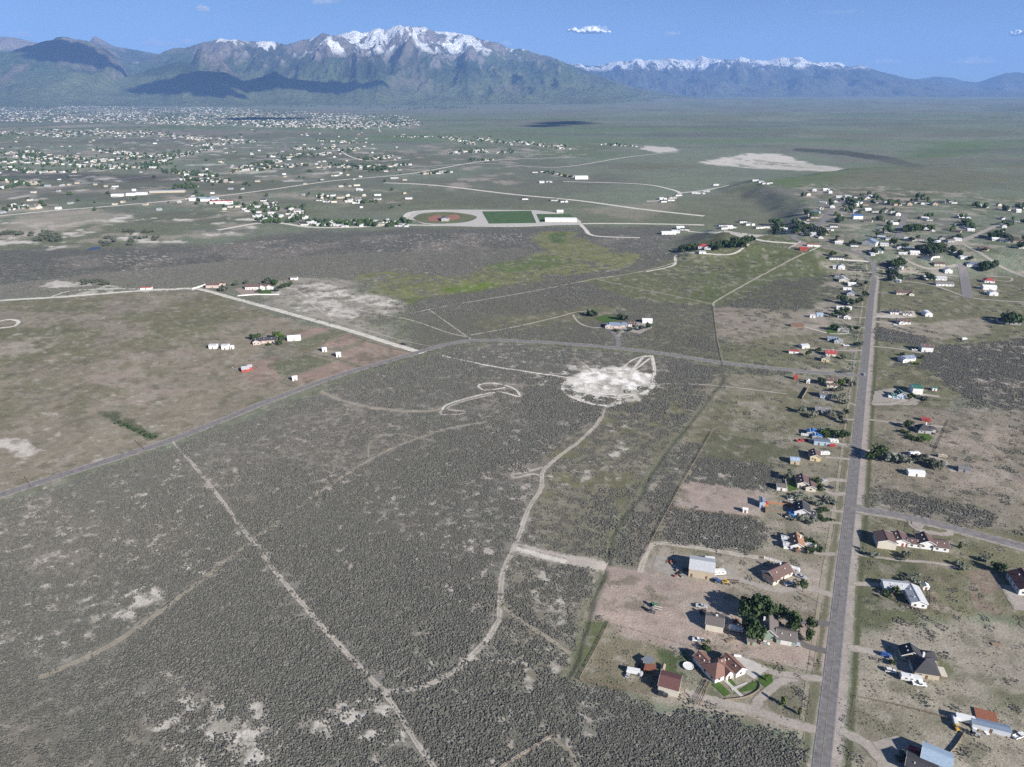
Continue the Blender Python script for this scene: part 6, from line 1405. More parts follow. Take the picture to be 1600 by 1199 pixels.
for i, (px, py) in enumerate(VIL):
    ar = 'on the west slope of the hillside village' if px < 1285 else 'along the top edge of the hillside village' if py < 326 else 'in the far east of the hillside village' if px > 1520 else 'in the eastern blocks of the hillside village' if px > 1425 else 'in the lower streets of the hillside village' if py > 366 else 'in the middle streets of the hillside village'
    k = vr.choice([0, 1, 1, 2, 3, 5, 6, 6, 7, 4]); v = vr.choice([0, 0, 1, 2, 3])
    village_house(px, py, k, v, vr.choice([-14, -10, 76, -40, 8]) + vr.uniform(-5, 5), ar, 'houses of the hillside village', vr.uniform(.75, 1.05))
vt = []
for px, py in VIL:
    for q in range(vr.choice([0, 1, 1, 2, 2])): vt.append((px + vr.uniform(-9, 9), py + vr.uniform(-4, 3), vr.uniform(6, 11)))
for cx, cy, n, w in [(1425,363,10,14),(1455,395,10,16),(1310,345,7,7),(1215,352,5,7),(1560,374,10,14),(1334,318,9,10),(1512,351,6,9),(1440,312,8,12),(1370,312,5,9),(1478,392,5,8),(1402,418,7,8),(1250,362,9,12),(1275,362,7,12),(1540,422,8,10),(1582,505,7,12)]:
    for q in range(n): vt.append((cx + vr.uniform(-w, w), cy + vr.uniform(-4, 4), vr.uniform(8, 14)))
vt.sort(key=lambda t: -t[1] - 2 * t[2])
for px, py, h in vt[:125]:
    ar = 'on the west slope of the hillside village' if px < 1285 else 'in the far east of the hillside village' if px > 1520 else 'in the eastern blocks of the hillside village' if px > 1425 else 'in the lower streets of the hillside village' if py > 366 else 'in the middle streets of the hillside village'
    tree(px, py, h, vr.choice(['dark', 'dark', 'dark', 'grey', 'green']), 'round', .9, 'dark garden tree ' + ar, 'garden trees of the hillside village')
# rows of mobile homes and houses just beyond the sagebrush
for i in range(38):
    px = 484 + 154 * (i / 37) + vr.uniform(-2, 2); py = 350 + vr.uniform(-5, 5) * (1 if i > 6 else .5)
    village_house(px, py, vr.choice([1, 6, 6, 0, 3, 2]), 2, vr.choice([0, 4, 88]), 'in the row beside the ballpark', 'houses beside the red infields', .95)
for i in range(34):
    px = vr.uniform(395, 480); py = 318 + (px - 395) * .2 + vr.uniform(-8, 22)
    village_house(px, min(py, 352), vr.choice([1, 6, 6, 0, 3]), vr.choice([0, 2]), vr.choice([0, 6, 90]), 'in the crowded rows west of the ballpark', 'houses of the crowded settlement', 1.0)
for px, py in [(500,314),(510,316),(545,316),(556,318),(562,314),(590,312),(508,307),(562,298),(590,306),(820,312),(880,316),(866,314),(846,286),(858,285),(836,270),(848,269),(1034,312),(1048,314),(1052,310),(1060,306),(1086,303),(1096,303),(1104,300),(1118,290),(1036,316),(1195,288),(1180,285),(1188,286),(1202,287),(1138,357),(1144,356),(1130,358),(1128,354),(1160,348),(1170,352),(1186,357),(1196,356),(1062,358),(1070,360),(1055,364)]:
    village_house(px, py, vr.choice([1, 6, 0, 3]), vr.choice([0, 1, 2]), vr.uniform(-20, 20), 'alone on the open valley beyond the sagebrush', 'scattered valley houses', 1.1)
# far valley towns: individually too small to tell apart, one mass
TM = [LEAF['dark'], LEAF['conifer'], LEAF['dark']]
def mass(name, pts, m_list, sizes, seed, tree_=False):
    r = np.random.default_rng(seed); V = []; F = []; MI = []
    x, y = ground([p[0] for p in pts], [p[1] for p in pts]); z = sheet_z(x, y); n = 0
    for i in range(len(x)):
        if not tree_:
            w, d, h = r.uniform(9, 22) * sizes, r.uniform(7, 11) * sizes, r.uniform(2.6, 4); a = r.uniform(-.3, .3) + r.choice([0, 1.57]); c, s = math.cos(a), math.sin(a)
            P = [(-w/2, -d/2, -1), (w/2, -d/2, -1), (w/2, d/2, -1), (-w/2, d/2, -1), (-w/2, -d/2, h), (w/2, -d/2, h), (w/2, d/2, h), (-w/2, d/2, h), (-w/2, 0, h + d * .2), (w/2, 0, h + d * .2)]
            V += [(x[i] + px * c - py * s, y[i] + px * s + py * c, z[i] + pz) for px, py, pz in P]
            fs = [(0, 1, 5, 4), (1, 2, 6, 9, 5), (2, 3, 7, 6), (3, 0, 4, 8, 7), (4, 5, 9, 8), (6, 7, 8, 9)]
            rm = int(r.integers(4, len(m_list))); wm = int(r.integers(0, 4)); MI += [wm, wm, wm, wm, rm, rm]; F += [tuple(k + n for k in f) for f in fs]; n += 10
        else:
            h = r.uniform(5, 11) * sizes; w = h * r.uniform(.35, .6)
            for q in range(3):
                ox, oy, oz = r.normal(0, w * .5), r.normal(0, w * .5), h * r.uniform(.3, .6); s = w * r.uniform(.55, .9)
                P = ICO_V * s * r.uniform(.75, 1.25, len(ICO_V))[:, None] * np.array([1, 1, 1.1]) + np.array([x[i] + ox, y[i] + oy, z[i] + oz])
                V += [tuple(p) for p in P]; F += [tuple(int(k) + n for k in f) for f in ICO_F]; MI += [int(r.integers(len(m_list)))] * len(ICO_F); n += len(P)
    me = bpy.data.meshes.new(name); me.from_pydata(V, [], F)
    for m in m_list: me.materials.append(m)
    me.polygons.foreach_set('material_index', MI); me.update()
    o = bpy.data.objects.new(name, me); COL.objects.link(o); o['kind'] = 'stuff'; return o
HM = [WALLS['white'], WALLS['grey'], WALLS['tan'], WALLS['cream'], ROOFS['silver'], ROOFS['white'], ROOFS['grey'], ROOFS['grey'], ROOFS['taupe'], ROOFS['brown'], ROOFS['bluegrey'], ROOFS['grey']]
TM = [LEAF['dark'], LEAF['conifer'], LEAF['dark']]
def clumped(px, n, seed, k=.5, sx=9, sy=2.2):
    c = in_poly(px, max(3, int(n * .14)), seed); r = random.Random(seed + 1); out = []
    P = [(float(a), float(b)) for a, b in px]
    while len(out) < n:
        a, b = r.choice(c) if r.random() < .85 else in_poly(px, 1, r.randint(0, 9 ** 8))[0]
        q = (a + r.gauss(0, sx), b + r.gauss(0, sy))
        if poly_sd(np.array([q[0]]), np.array([q[1]]), P)[0] > 0: out.append(q)
    return out
FAR_T = [(-60,168),(160,166),(310,167),(520,176),(640,182),(665,196),(560,203),(300,196),(150,192),(-60,190)]
MID_T = [(-60,198),(100,198),(280,201),(430,222),(400,236),(250,262),(190,272),(-60,290)]
LOW_T = [(-60,262),(200,256),(260,250),(220,272),(150,296),(60,318),(-60,330)]
CEN_T = [(400,212),(560,218),(660,245),(640,262),(520,270),(440,270),(340,262),(420,240)]
CEN2 = [(340,262),(620,256),(640,264),(460,292),(370,300),(290,290)]
EAST = [(690,212),(760,212),(900,226),(900,244),(800,252),(690,250)]
EAST2 = [(940,222),(1000,226),(996,230),(940,228)]
ROWT = [(600,278),(800,264),(880,268),(840,292),(780,280)]
far = clumped(FAR_T, 2000, 1, sx=22, sy=1.6)
mass('far_town_houses', far, HM, .85, 1); mass('far_town_trees', clumped(FAR_T, 1900, 2, sx=16, sy=3.5), TM, 1.15, 2, True)
def streaked(f, seed, wide=1.0):
    r = random.Random(seed); out = []
    for a, b, c, d, n, w in STREAKS:
        for k in range(int(n * f)):
            t = r.random(); out.append((a + (c - a) * t + r.gauss(0, 3), b + (d - b) * t + r.gauss(0, w * .42 * wide)))
    return out
near = streaked(.72, 3) + [(vr.uniform(-20, 640), vr.uniform(200, 330)) for k in range(170)]
mass('valley_town_houses', near, HM, .78, 3)
nt = streaked(1.15, 13, 1.6) + [(vr.uniform(-20, 640), vr.uniform(200, 330)) for k in range(80)]
nt += [(rnd.gauss(230, 12), rnd.gauss(260, 2.5)) for k in range(60)] + [(rnd.gauss(55, 12), rnd.gauss(246, 3)) for k in range(40)] + [(rnd.gauss(310, 14), rnd.gauss(272, 2)) for k in range(30)] + [(rnd.gauss(585, 16), rnd.gauss(265, 1.5)) for k in range(40)] + [(rnd.gauss(445, 20), rnd.gauss(246, 1.5)) for k in range(24)] + [(rnd.uniform(395, 480), rnd.uniform(318, 350)) for k in range(60)] + [(rnd.uniform(484, 640), rnd.uniform(346, 355)) for k in range(70)] + [(rnd.gauss(290, 10), rnd.gauss(292, 2)) for k in range(30)]
mass('valley_town_trees', nt, TM, .95, 4, True)
mass('village_trees', [t[:2] for t in vt[125:]], TM, 1.15, 8, True)
fl = [(rnd.gauss(a, 30), rnd.gauss(b, 1.0)) for a, b in [(200,164),(480,166),(600,168),(690,170),(330,160),(60,170),(220,156),(700,168),(650,170)] for k in range(26)]
mass('farmland_trees', fl, TM, 2.0, 6, True)
# ------------------------------------------------------------------ vehicles
def paint(n, c): return mat('paint_' + n, c, .35, .04, .6, spec=.5)
PAINT = dict(white=paint('white', (0.74,0.74,0.73)), black=paint('black', (0.03,0.03,0.035)), silver=paint('silver', (0.45,0.46,0.48)), red=paint('red', (0.42,0.04,0.04)), blue=paint('blue', (0.04,0.12,0.40)), yellow=paint('yellow', (0.60,0.36,0.05)), grey=paint('grey', (0.16,0.16,0.17)), tan=paint('tan', (0.42,0.36,0.27)), orange=paint('orange', (0.58,0.20,0.05)), green=paint('green', (0.06,0.2,0.08)))
def wheels(root, xs, half, r=.36, w=.24):
    for x in xs:
        for s in (-1, 1):
            b = MB(); b.cyl((x, s * (half - w), r), (x, s * half, r), r, r, M_BLACK, 10); b.cyl((x, s * (half - .02), r), (x, s * (half + .02), r), r * .55, r * .55, M_STEEL, 8); b.build('wheel', root, fix=False)
def vehicle(kind, color, label, px, py, rz, group=None, s=1.0):
    x, y, z = G(px, py); p = PAINT[color]
    nm = dict(car='parked_car', suv='parked_car', pickup='pickup_truck', van='van', camper='camper_trailer', motorhome='motorhome', box='box_trailer', boxtruck='box_truck', tractor='tractor', loader='loader', flat='flatbed_trailer')[kind]
    cat = dict(car='car', suv='car', pickup='pickup', van='van', camper='camper', motorhome='motorhome', box='trailer', boxtruck='truck', tractor='tractor', loader='loader', flat='trailer')[kind]
    root = empty(nm, (x, y, float(sheet_z(x, y)) + .06), R(rz)); tag(root, label, cat, group); root.scale = (s, s, s)
    def glass(prof, half):
        b = MB(); b.prism(prof, -half, half, M_GLASS, 'y'); b.build('cabin_window', root)
    if kind in ('car', 'suv'):
        hh = 1.0 if kind == 'suv' else .85; top = 1.75 if kind == 'suv' else 1.42
        b = MB(); b.prism([(-2.25, .35), (2.25, .35), (2.3, .65), (2.15, hh - .08), (1.1, hh + .05), (-2.1, hh + .02), (-2.3, .7)], -.9, .9, p, 'y'); b.build('body', root)
        back = -2.15 if kind == 'suv' else -1.75
        glass([(back, hh), (1.05, hh), (.35, top - .07), (back + .25, top - .07)], .82)
        b = MB(); b.prism([(back + .3, top - .07), (.33, top - .07), (.25, top), (back + .4, top)], -.76, .76, p, 'y'); b.build('cabin_top', root)
        wheels(root, (-1.4, 1.4), .92)
    elif kind == 'pickup':
        b = MB(); b.box(-2.9, 2.85, -.98, .98, .5, .95, p); b.prism([(.6, .95), (2.8, .95), (2.75, 1.1), (.6, 1.2)], -.95, .95, p, 'y'); b.box(-2.9, -.55, -.98, -.88, .95, 1.3, p); b.box(-2.9, -.55, .88, .98, .95, 1.3, p); b.box(-2.9, -2.8, -.88, .88, .95, 1.3, p); b.build('body', root)
        glass([(-.5, .98), (1.35, .98), (.75, 1.75), (-.4, 1.75)], .88)
        b = MB(); b.box(-.42, .75, -.85, .85, 1.75, 1.84, p); b.build('cabin_top', root); wheels(root, (-1.8, 1.8), 1.0, .4)
    elif kind in ('van', 'boxtruck'):
        L = 2.9 if kind == 'van' else 4.0; h = 2.2 if kind == 'van' else 3.1
        b = MB(); b.prism([(-L, .5), (L - 1.2, .5), (L - 1.2, h - .05), (L - 1.4, h), (-L, h)], -1.05, 1.05, p, 'y'); b.build('cargo_body', root)
        b = MB(); b.prism([(L - 1.18, .5), (L + .7, .5), (L + .7, 1.15), (L + .1, 1.3), (L - .45, 2.0), (L - 1.18, 2.05)], -1.0, 1.0, p, 'y'); b.build('cab', root)
        b = MB(); b.prism([(L - .9, 1.3), (L + .12, 1.34), (L - .38, 1.95), (L - .9, 1.95)], -1.02, 1.02, M_GLASS, 'y'); b.build('cabin_window', root); wheels(root, (-L + 1, L - .4), 1.07, .42)
    elif kind in ('camper', 'motorhome', 'box'):
        L = 3.7 if kind != 'motorhome' else 4.4; h = 2.9
        b = MB(); b.prism([(-L, .65), (L, .65), (L + (.25 if kind == 'camper' else 0), 1.5), (L - .35, h), (-L + .1, h), (-L, h - .2)], -1.2, 1.2, p, 'y'); b.build('body', root)
        if kind != 'box':
            for u in (-2.4, -.2, 2.0):
                for sd in (-1, 1):
                    q = MB(); q.box(u - .5, u + .5, sd * 1.2 - .03, sd * 1.2 + .03, 1.6, 2.2, M_GLASS); q.build('window', root, fix=False)
            q = MB(); q.box(-L + .3, L - .4, -1.22, -1.19, 1.05, 1.25, PAINT['tan']); q.box(-L + .3, L - .4, 1.19, 1.22, 1.05, 1.25, PAINT['tan']); q.build('stripe', root, fix=False)
            q = MB(); q.box(-.6, .4, -.4, .4, h, h + .25, M_TRIM); q.build('roof_unit', root, fix=False)
        else:
            q = MB(); q.box(-L - .03, -L + .02, -1.05, 1.05, .8, h - .35, M_STEEL); q.build('rear_door', root, fix=False)
        if kind == 'motorhome':
            q = MB(); q.box(L - .28, L + .04, -1.0, 1.0, 1.5, 2.2, M_GLASS); q.build('windscreen', root, fix=False); wheels(root, (-2.2, 3.0), 1.18, .42)
        else:
            q = MB(); q.cyl((L, .7, .65), (L + 1.3, 0, .6), .06, .06, M_STEEL, 6); q.cyl((L, -.7, .65), (L + 1.3, 0, .6), .06, .06, M_STEEL, 6); q.build('tow_bar', root); wheels(root, (-.55, .3), 1.18, .36)
    elif kind == 'tractor':
        b = MB(); b.box(.1, 2.0, -.4, .4, .8, 1.5, p); b.box(-.9, .2, -.35, .35, .7, 1.2, p); b.build('bonnet', root)
        b = MB(); b.box(-1.0, .2, -.7, .7, 1.2, 2.3, M_GLASS); b.build('cabin_window', root); b = MB(); b.box(-1.1, .3, -.78, .78, 2.3, 2.42, p); b.build('cabin_top', root)
        wheels(root, (-.7,), 1.05, .8, .45); wheels(root, (1.5,), .85, .48, .3)
    elif kind == 'loader':
        b = MB(); b.box(-1.8, 1.2, -.8, .8, .7, 1.5, p); b.build('body', root)
        b = MB(); b.box(-.6, .6, -.65, .65, 1.5, 2.6, M_GLASS); b.build('cabin_window', root); b = MB(); b.box(-.7, .7, -.72, .72, 2.6, 2.72, p); b.build('cabin_top', root)
        b = MB(); b.cyl((.6, -.7, 1.6), (2.5, -.7, .7), .12, .12, p, 6); b.cyl((.6, .7, 1.6), (2.5, .7, .7), .12, .12, p, 6); b.build('lift_arm', root)
        b = MB(); b.prism([(2.4, .2), (3.3, .15), (3.3, .25), (2.6, .4), (2.55, 1.0), (2.4, 1.0)], -1.05, 1.05, M_STEEL, 'y'); b.build('bucket', root); wheels(root, (-1.2, .9), 1.1, .65, .4)
    elif kind == 'flat':
        b = MB(); b.box(-2.8, 2.4, -1.05, 1.05, .6, .75, M_WOOD); b.build('deck', root); b = MB(); b.cyl((2.4, 0, .6), (3.6, 0, .6), .08, .08, M_STEEL, 6); b.build('tow_bar', root); b = MB(); b.box(-2.8, 2.4, -1.08, -1.0, .75, 1.2, p); b.box(-2.8, 2.4, 1.0, 1.08, .75, 1.2, p); b.build('side_board', root); wheels(root, (-.6, .3), 1.2, .36)
    return root
V_ = vehicle
V_('pickup', 'white', 'white pickup on the gravel in front of the long brown hip roof', 1233, 914, 20)
V_('pickup', 'silver', 'silver pickup on the road side of the white camper by the brown hip roof', 1251, 903, -35)
V_('camper', 'white', 'long white camper behind the brown hip roofed house', 1237, 893, -30)
V_('camper', 'white', 'white camper parked against the east wall of the huge tan barn', 1122, 898, 8)
V_('flat', 'grey', 'grey flatbed trailer beside the huge tan barn, behind the camper', 1121, 886, 5)
V_('box', 'white', 'white box trailer behind the pale roof of the huge tan barn', 1109, 876, -8, s=.75)
V_('tractor', 'blue', 'blue tractor at the front corner of the huge tan barn', 1120, 910, -10)
V_('loader', 'yellow', 'yellow loader on the track in front of the huge tan barn', 1133, 912, -8)
V_('flat', 'black', 'black flatbed trailer next to the yellow loader', 1147, 911, -5)
V_('tractor', 'grey', 'grey tractor standing in the shade at the back of the huge tan barn', 1071, 891, 70)
V_('pickup', 'silver', 'silver blue pickup on the open dirt behind the workshop', 1096, 949, -8)
V_('tractor', 'black', 'dark tractor by the back corner of the workshop', 1098, 959, 30)
V_('tractor', 'green', 'dark green implement tractor on the pink dirt, farthest back of three', 1021, 948, 10, 'farm machines on the pink dirt')
V_('flat', 'white', 'pale flatbed trailer among the farm machines on the pink dirt', 1028, 952, -20, 'farm machines on the pink dirt', .8)
V_('tractor', 'grey', 'grey tractor among the farm machines on the pink dirt, nearest', 1018, 957, -30, 'farm machines on the pink dirt')
V_('pickup', 'white', 'white pickup at the front of the brown flatbed on the dirt lane', 1091, 1002, 172)
V_('flat', 'tan', 'brown flatbed trailer on the dirt lane behind the white pickup', 1099, 1004, 172)
V_('camper', 'white', 'white camper between the workshop and the dark trees', 1149, 986, 165, None, .85)
V_('tractor', 'red', 'small red tractor on the dirt between workshop and dark trees', 1150, 973, 40, None, .8)
V_('pickup', 'silver', 'silver and black pickup on the paved drive of the sage green house', 1240, 1008, -12)
V_('car', 'white', 'white car close to the front wall of the sage green house', 1196, 1006, -30, None, .8)
V_('suv', 'black', 'black car in front of the cream barn with the maroon roof', 1035, 1087, -20)
V_('box', 'white', 'white stock trailer in the farm clutter west of the maroon roofed barn', 989, 1052, 165, None, .8)
V_('car', 'silver', 'silver car at the far west end of the farm clutter', 981, 1056, 60, None, .8)
V_('suv', 'white', 'white car on the drive of the tan house with the dark hip roof', 1391, 1050, -15)
V_('suv', 'blue', 'dark blue car near the road end of the dark hip roofed house', 1383, 1025, -12)
V_('motorhome', 'white', 'white motorhome along the front wall of the dark hip roofed house', 1423, 1064, -15)
V_('pickup', 'white', 'white pickup parked at the end of the motorhome', 1436, 1071, -10)
V_('box', 'white', 'long white box trailer in line with the low blue grey roof', 1507, 1128, -20)
V_('boxtruck', 'white', 'white box truck parked behind the yellow loader in the farm yard', 1491, 1129, 70, None, .7)
V_('loader', 'yellow', 'orange yellow loader beside the white box truck', 1493, 1139, 90, None, .8)
V_('tractor', 'silver', 'pale tractor in front of the low blue grey roof', 1522, 1149, -30)
V_('pickup', 'white', 'white pickup on the dry grass east of the low blue grey roof', 1592, 1152, 20)
V_('pickup', 'red', 'dark red pickup in the bottom fenced yard', 1432, 1176, -40)
V_('camper', 'white', 'white camper at the head of the silvery tree row', 1428, 712, 5)
V_('camper', 'tan', 'pale camper farther along the lane from the silvery tree row', 1472, 715, -12, None, .8)
V_('camper', 'white', 'white camper beside the narrow yellow house', 1288, 711, 5, None, .9)
V_('camper', 'white', 'white camper between the slate metal shed and the road', 1301, 692, -12)
V_('box', 'red', 'small red trailer in front of the white camper by the slate metal shed', 1300, 698, -8, None, .6)
V_('pickup', 'red', 'red pickup in the clutter west of the blue tarps', 1250, 690, 10)
V_('camper', 'white', 'old white camper in the clutter west of the blue tarps', 1257, 682, -20, None, .7)
V_('boxtruck', 'white', 'white box truck beside the dark hedge of the orange roofed house', 1267, 857, -30, None, .9)
V_('car', 'white', 'white car parked beyond the orange fenced yard', 1236, 781, -8)
V_('car', 'silver', 'silver car in the shade of the teardrop gravel loop', 1287, 752, 20)
V_('car', 'black', 'black car on the teardrop gravel loop', 1297, 763, -20)
V_('car', 'silver', 'silver car driving at the road junction', 1350, 586, 80)
V_('suv', 'black', 'black car driving on the curving road near the junction', 1313, 583, -8)
V_('pickup', 'black', 'black pickup driving on the pale dirt road', 630, 539, -22)
V_('pickup', 'white', 'white pickup beside the tall white shop house', 1429, 548, 0)
V_('van', 'white', 'white van standing alone in the sagebrush east of the road', 1506, 531, 10)
V_('van', 'white', 'white van in the yard of the green roofed house', 1393, 622, -10)
V_('pickup', 'grey', 'grey pickup on the gravel below the black roofed garage', 1420, 493, 10)
V_('car', 'white', 'white car on the gravel of the brown gabled house', 1398, 508, 0)
V_('pickup', 'white', 'white pickup at the entry of the slate roofed house yard', 1322, 541, 0)

# ------------------------------------------------------------------ yard things
def lump(name, label, cat, px, py, rz, fn, group=None):
    x, y, z = G(px, py); root = empty(name, (x, y, float(sheet_z(x, y)) + .03), R(rz)); tag(root, label, cat, group); fn(root); return root
def part(root, name, f, **k):
    b = MB(); f(b); return b.build(name, root, **k)
def tramp(r):
    def ring(b):
        n = 20
        for i in range(n):
            a, c = 2 * math.pi * i / n, 2 * math.pi * (i + 1) / n
            b.cyl((2.3 * math.cos(a), 2.3 * math.sin(a), .9), (2.3 * math.cos(c), 2.3 * math.sin(c), .9), .13, .13, M_TRIM, 5)
    part(r, 'ring', ring); part(r, 'jump_mat', lambda b: b.cyl((0, 0, .84), (0, 0, .88), 2.2, 2.2, M_TRIM, 24))
    for k in range(4): part(r, 'leg', lambda b: b.cyl((2.2 * math.cos(k * 1.57), 2.2 * math.sin(k * 1.57), 0), (2.2 * math.cos(k * 1.57), 2.2 * math.sin(k * 1.57), .9), .05, .05, M_STEEL, 5))
lump('trampoline', 'round white trampoline behind the large red brown roof', 'trampoline', 1075, 1043, 0, tramp)
def pool(r):
    part(r, 'pool_wall', lambda b: [b.cyl((2.4 * math.cos(i * .3142), 2.4 * math.sin(i * .3142), 0), (2.4 * math.cos(i * .3142), 2.4 * math.sin(i * .3142), 1.0), .4, .4, PAINT['blue'], 6) for i in range(20)])
    part(r, 'water', lambda b: b.cyl((0, 0, 0), (0, 0, .9), 2.4, 2.4, mat('pool_water', (0.05, 0.28, 0.62), .1, .1, 1), 20))
lump('swimming_pool', 'round bright blue pool west of the near black roof', 'pool', 1237, 802, 0, pool)
def tarp(r):
    part(r, 'tarp_sheet', lambda b: b.prism([(-2, 0), (2, 0), (1.2, 1.0), (-1, 1.3)], -1.6, 1.6, mat('blue_tarp', (0.04, 0.20, 0.55), .5, .2, 1), 'y'))
    part(r, 'stacked_boards', lambda b: b.box(-1.6, 1.6, -1.9, -1.62, 0, .7, M_WOOD))
lump('tarped_heap', 'heap under a blue tarp in front of the near black roofed house', 'heap', 1239, 808, 20, tarp)
def shed_frame(c, m):
    def f(r):
        for sx in (-1, 1):
            for sy in (-1, 1): part(r, 'post', lambda b: b.cyl((sx * 2.2, sy * 1.8, -.1), (sx * 2.2, sy * 1.8, 2.3), .1, .1, M_WOOD, 5))
        part(r, 'roof_sheet', lambda b: b.prism([(-2.5, 2.3), (2.5, 2.7), (2.5, 2.8), (-2.5, 2.4)], -2.1, 2.1, m, 'y'))
        part(r, 'back_board', lambda b: b.box(-2.3, 2.3, 1.85, 1.95, 0, 2.3, c))
    return f
lump('open_shelter', 'rust coloured open shelter in the farm clutter behind the maroon roofed barn', 'shelter', 1015, 1050, -20, shed_frame(M_WOOD, M_RUST))
lump('open_shelter', 'grey roofed animal pen at the back of the farm clutter', 'shelter', 1012, 1038, 25, shed_frame(M_WOOD, M_STEEL))
lump('chicken_coop', 'little pale coop on the green grass behind the maroon roofed barn', 'coop', 1036, 1046, -20, lambda r: (part(r, 'wall', lambda b: b.box(-.8, .8, -1.5, 1.5, 0, 1.5, WALLS['cream'])), part(r, 'roof', lambda b: b.prism([(-1, 1.4), (1, 1.4), (0, 1.9)], -1.7, 1.7, ROOFS['tan'], 'y'))))
def tank(c):
    def f(r):
        part(r, 'tank_body', lambda b: b.cyl((0, 0, .1), (0, 0, 1.9), 1.0, 1.0, c, 14)); part(r, 'lid', lambda b: b.cyl((0, 0, 1.88), (0, 0, 2.1), .95, .25, c, 14))
    return f
lump('water_tank', 'pale blue tank beside the white stock trailer in the farm clutter', 'tank', 1001, 1056, 0, tank(PAINT['silver']))
lump('propane_tank', 'white tank by the driveway bank above the red brown roof', 'tank', 1152, 1027, -10, lambda r: (part(r, 'tank_body', lambda b: b.cyl((-1.6, 0, .8), (1.6, 0, .8), .55, .55, M_TRIM, 12)), part(r, 'leg', lambda b: b.box(-1.2, -1.0, -.4, .4, 0, .5, M_STEEL)), part(r, 'leg', lambda b: b.box(1.0, 1.2, -.4, .4, 0, .5, M_STEEL))))
lump('orange_playhouse', 'orange playhouse at the west end of the orange board fence', 'playhouse', 1197, 790, -14, lambda r: (part(r, 'wall', lambda b: b.box(-1, 1, -1, 1, 0, 1.8, PAINT['orange'])), part(r, 'roof', lambda b: b.prism([(-1.3, 1.7), (1.3, 1.7), (0, 2.7)], -1.2, 1.2, PAINT['red'], 'y'))))
lump('orange_hut', 'little orange hut below the orange brown roof', 'hut', 1246, 862, -14, lambda r: (part(r, 'wall', lambda b: b.box(-1.2, 1.2, -1.2, 1.2, 0, 2, WALLS['brown'])), part(r, 'roof', lambda b: b.prism([(-1.5, 1.9), (1.5, 1.9), (0, 2.9)], -1.5, 1.5, ROOFS['orange'], 'y'))))
lump('white_tent_shed', 'small white garden shed at the corner behind the L shaped white house', 'shed', 1445, 920, -10, lambda r: (part(r, 'wall', lambda b: b.box(-1.5, 1.5, -1.4, 1.4, 0, 2.2, WALLS['white'])), part(r, 'roof', lambda b: b.prism([(-1.8, 2.1), (1.8, 2.1), (0, 3.1)], -1.6, 1.6, ROOFS['white'], 'y')), part(r, 'door', lambda b: b.box(-.5, .5, -1.46, -1.38, 0, 1.9, M_DOOR))))
def lumber(r):
    for k in range(5): part(r, 'plank', lambda b: b.box(-2.4, 2.4, -1 + k * .42, -.65 + k * .42, 0, .3 + .12 * (k % 3), M_WOOD))
lump('lumber_pile', 'brown timber deck platform beside the low blue grey roof', 'deck', 1540, 1119, -22, lambda r: (part(r, 'deck_board', lambda b: [b.box(-4, 4, -3 + k * .75, -2.35 + k * .75, .5, .62, M_RUST) for k in range(8)], fix=False), part(r, 'frame', lambda b: b.box(-3.9, 3.9, -2.9, 2.9, -.1, .48, M_WOOD))))
lump('lumber_pile', 'stack of weathered planks on the dry field above the hip roofed house', 'lumber', 1558, 1008, -10, lumber)
lump('lumber_pile', 'stack of weathered planks on the dirt in front of the workshop', 'lumber', 1141, 1001, 20, lumber)
def heap(c, n, s, sd):
    def f(r):
        q = random.Random(sd)
        for k in range(n):
            a, d = q.uniform(0, 6.3), q.uniform(0, s)
            part(r, 'scrap_piece', lambda b: b.box(d * math.cos(a) - q.uniform(.3, .9), d * math.cos(a) + q.uniform(.3, .9), d * math.sin(a) - q.uniform(.3, .8), d * math.sin(a) + q.uniform(.3, .8), 0, q.uniform(.3, 1.2), q.choice(c)))
    return f
SCR = [M_WOOD, M_RUST, M_STEEL, PAINT['white'], M_BLACK]
for i, (px, py, lb) in enumerate([(1060, 898, 'scrap heap on the dirt west of the huge tan barn'), (1048, 880, 'scatter of junk at the end of the yard track west of the huge tan barn'), (1262, 690, 'heap of junk between the blue tarps and the red pickup'), (1007, 1044, 'heap of feed and junk in the middle of the farm clutter'), (1226, 806, 'yard clutter in front of the orange board fence'), (1530, 1141, 'clutter against the low blue grey roof'), (1452, 676, 'patio clutter beside the steep black hip roof'), (366, 575, 'scrap beside the trampled corral')]):
    lump('scrap_heap', lb, 'scrap heap', px, py, 20 * i, heap(SCR, 9, 3.5, i))

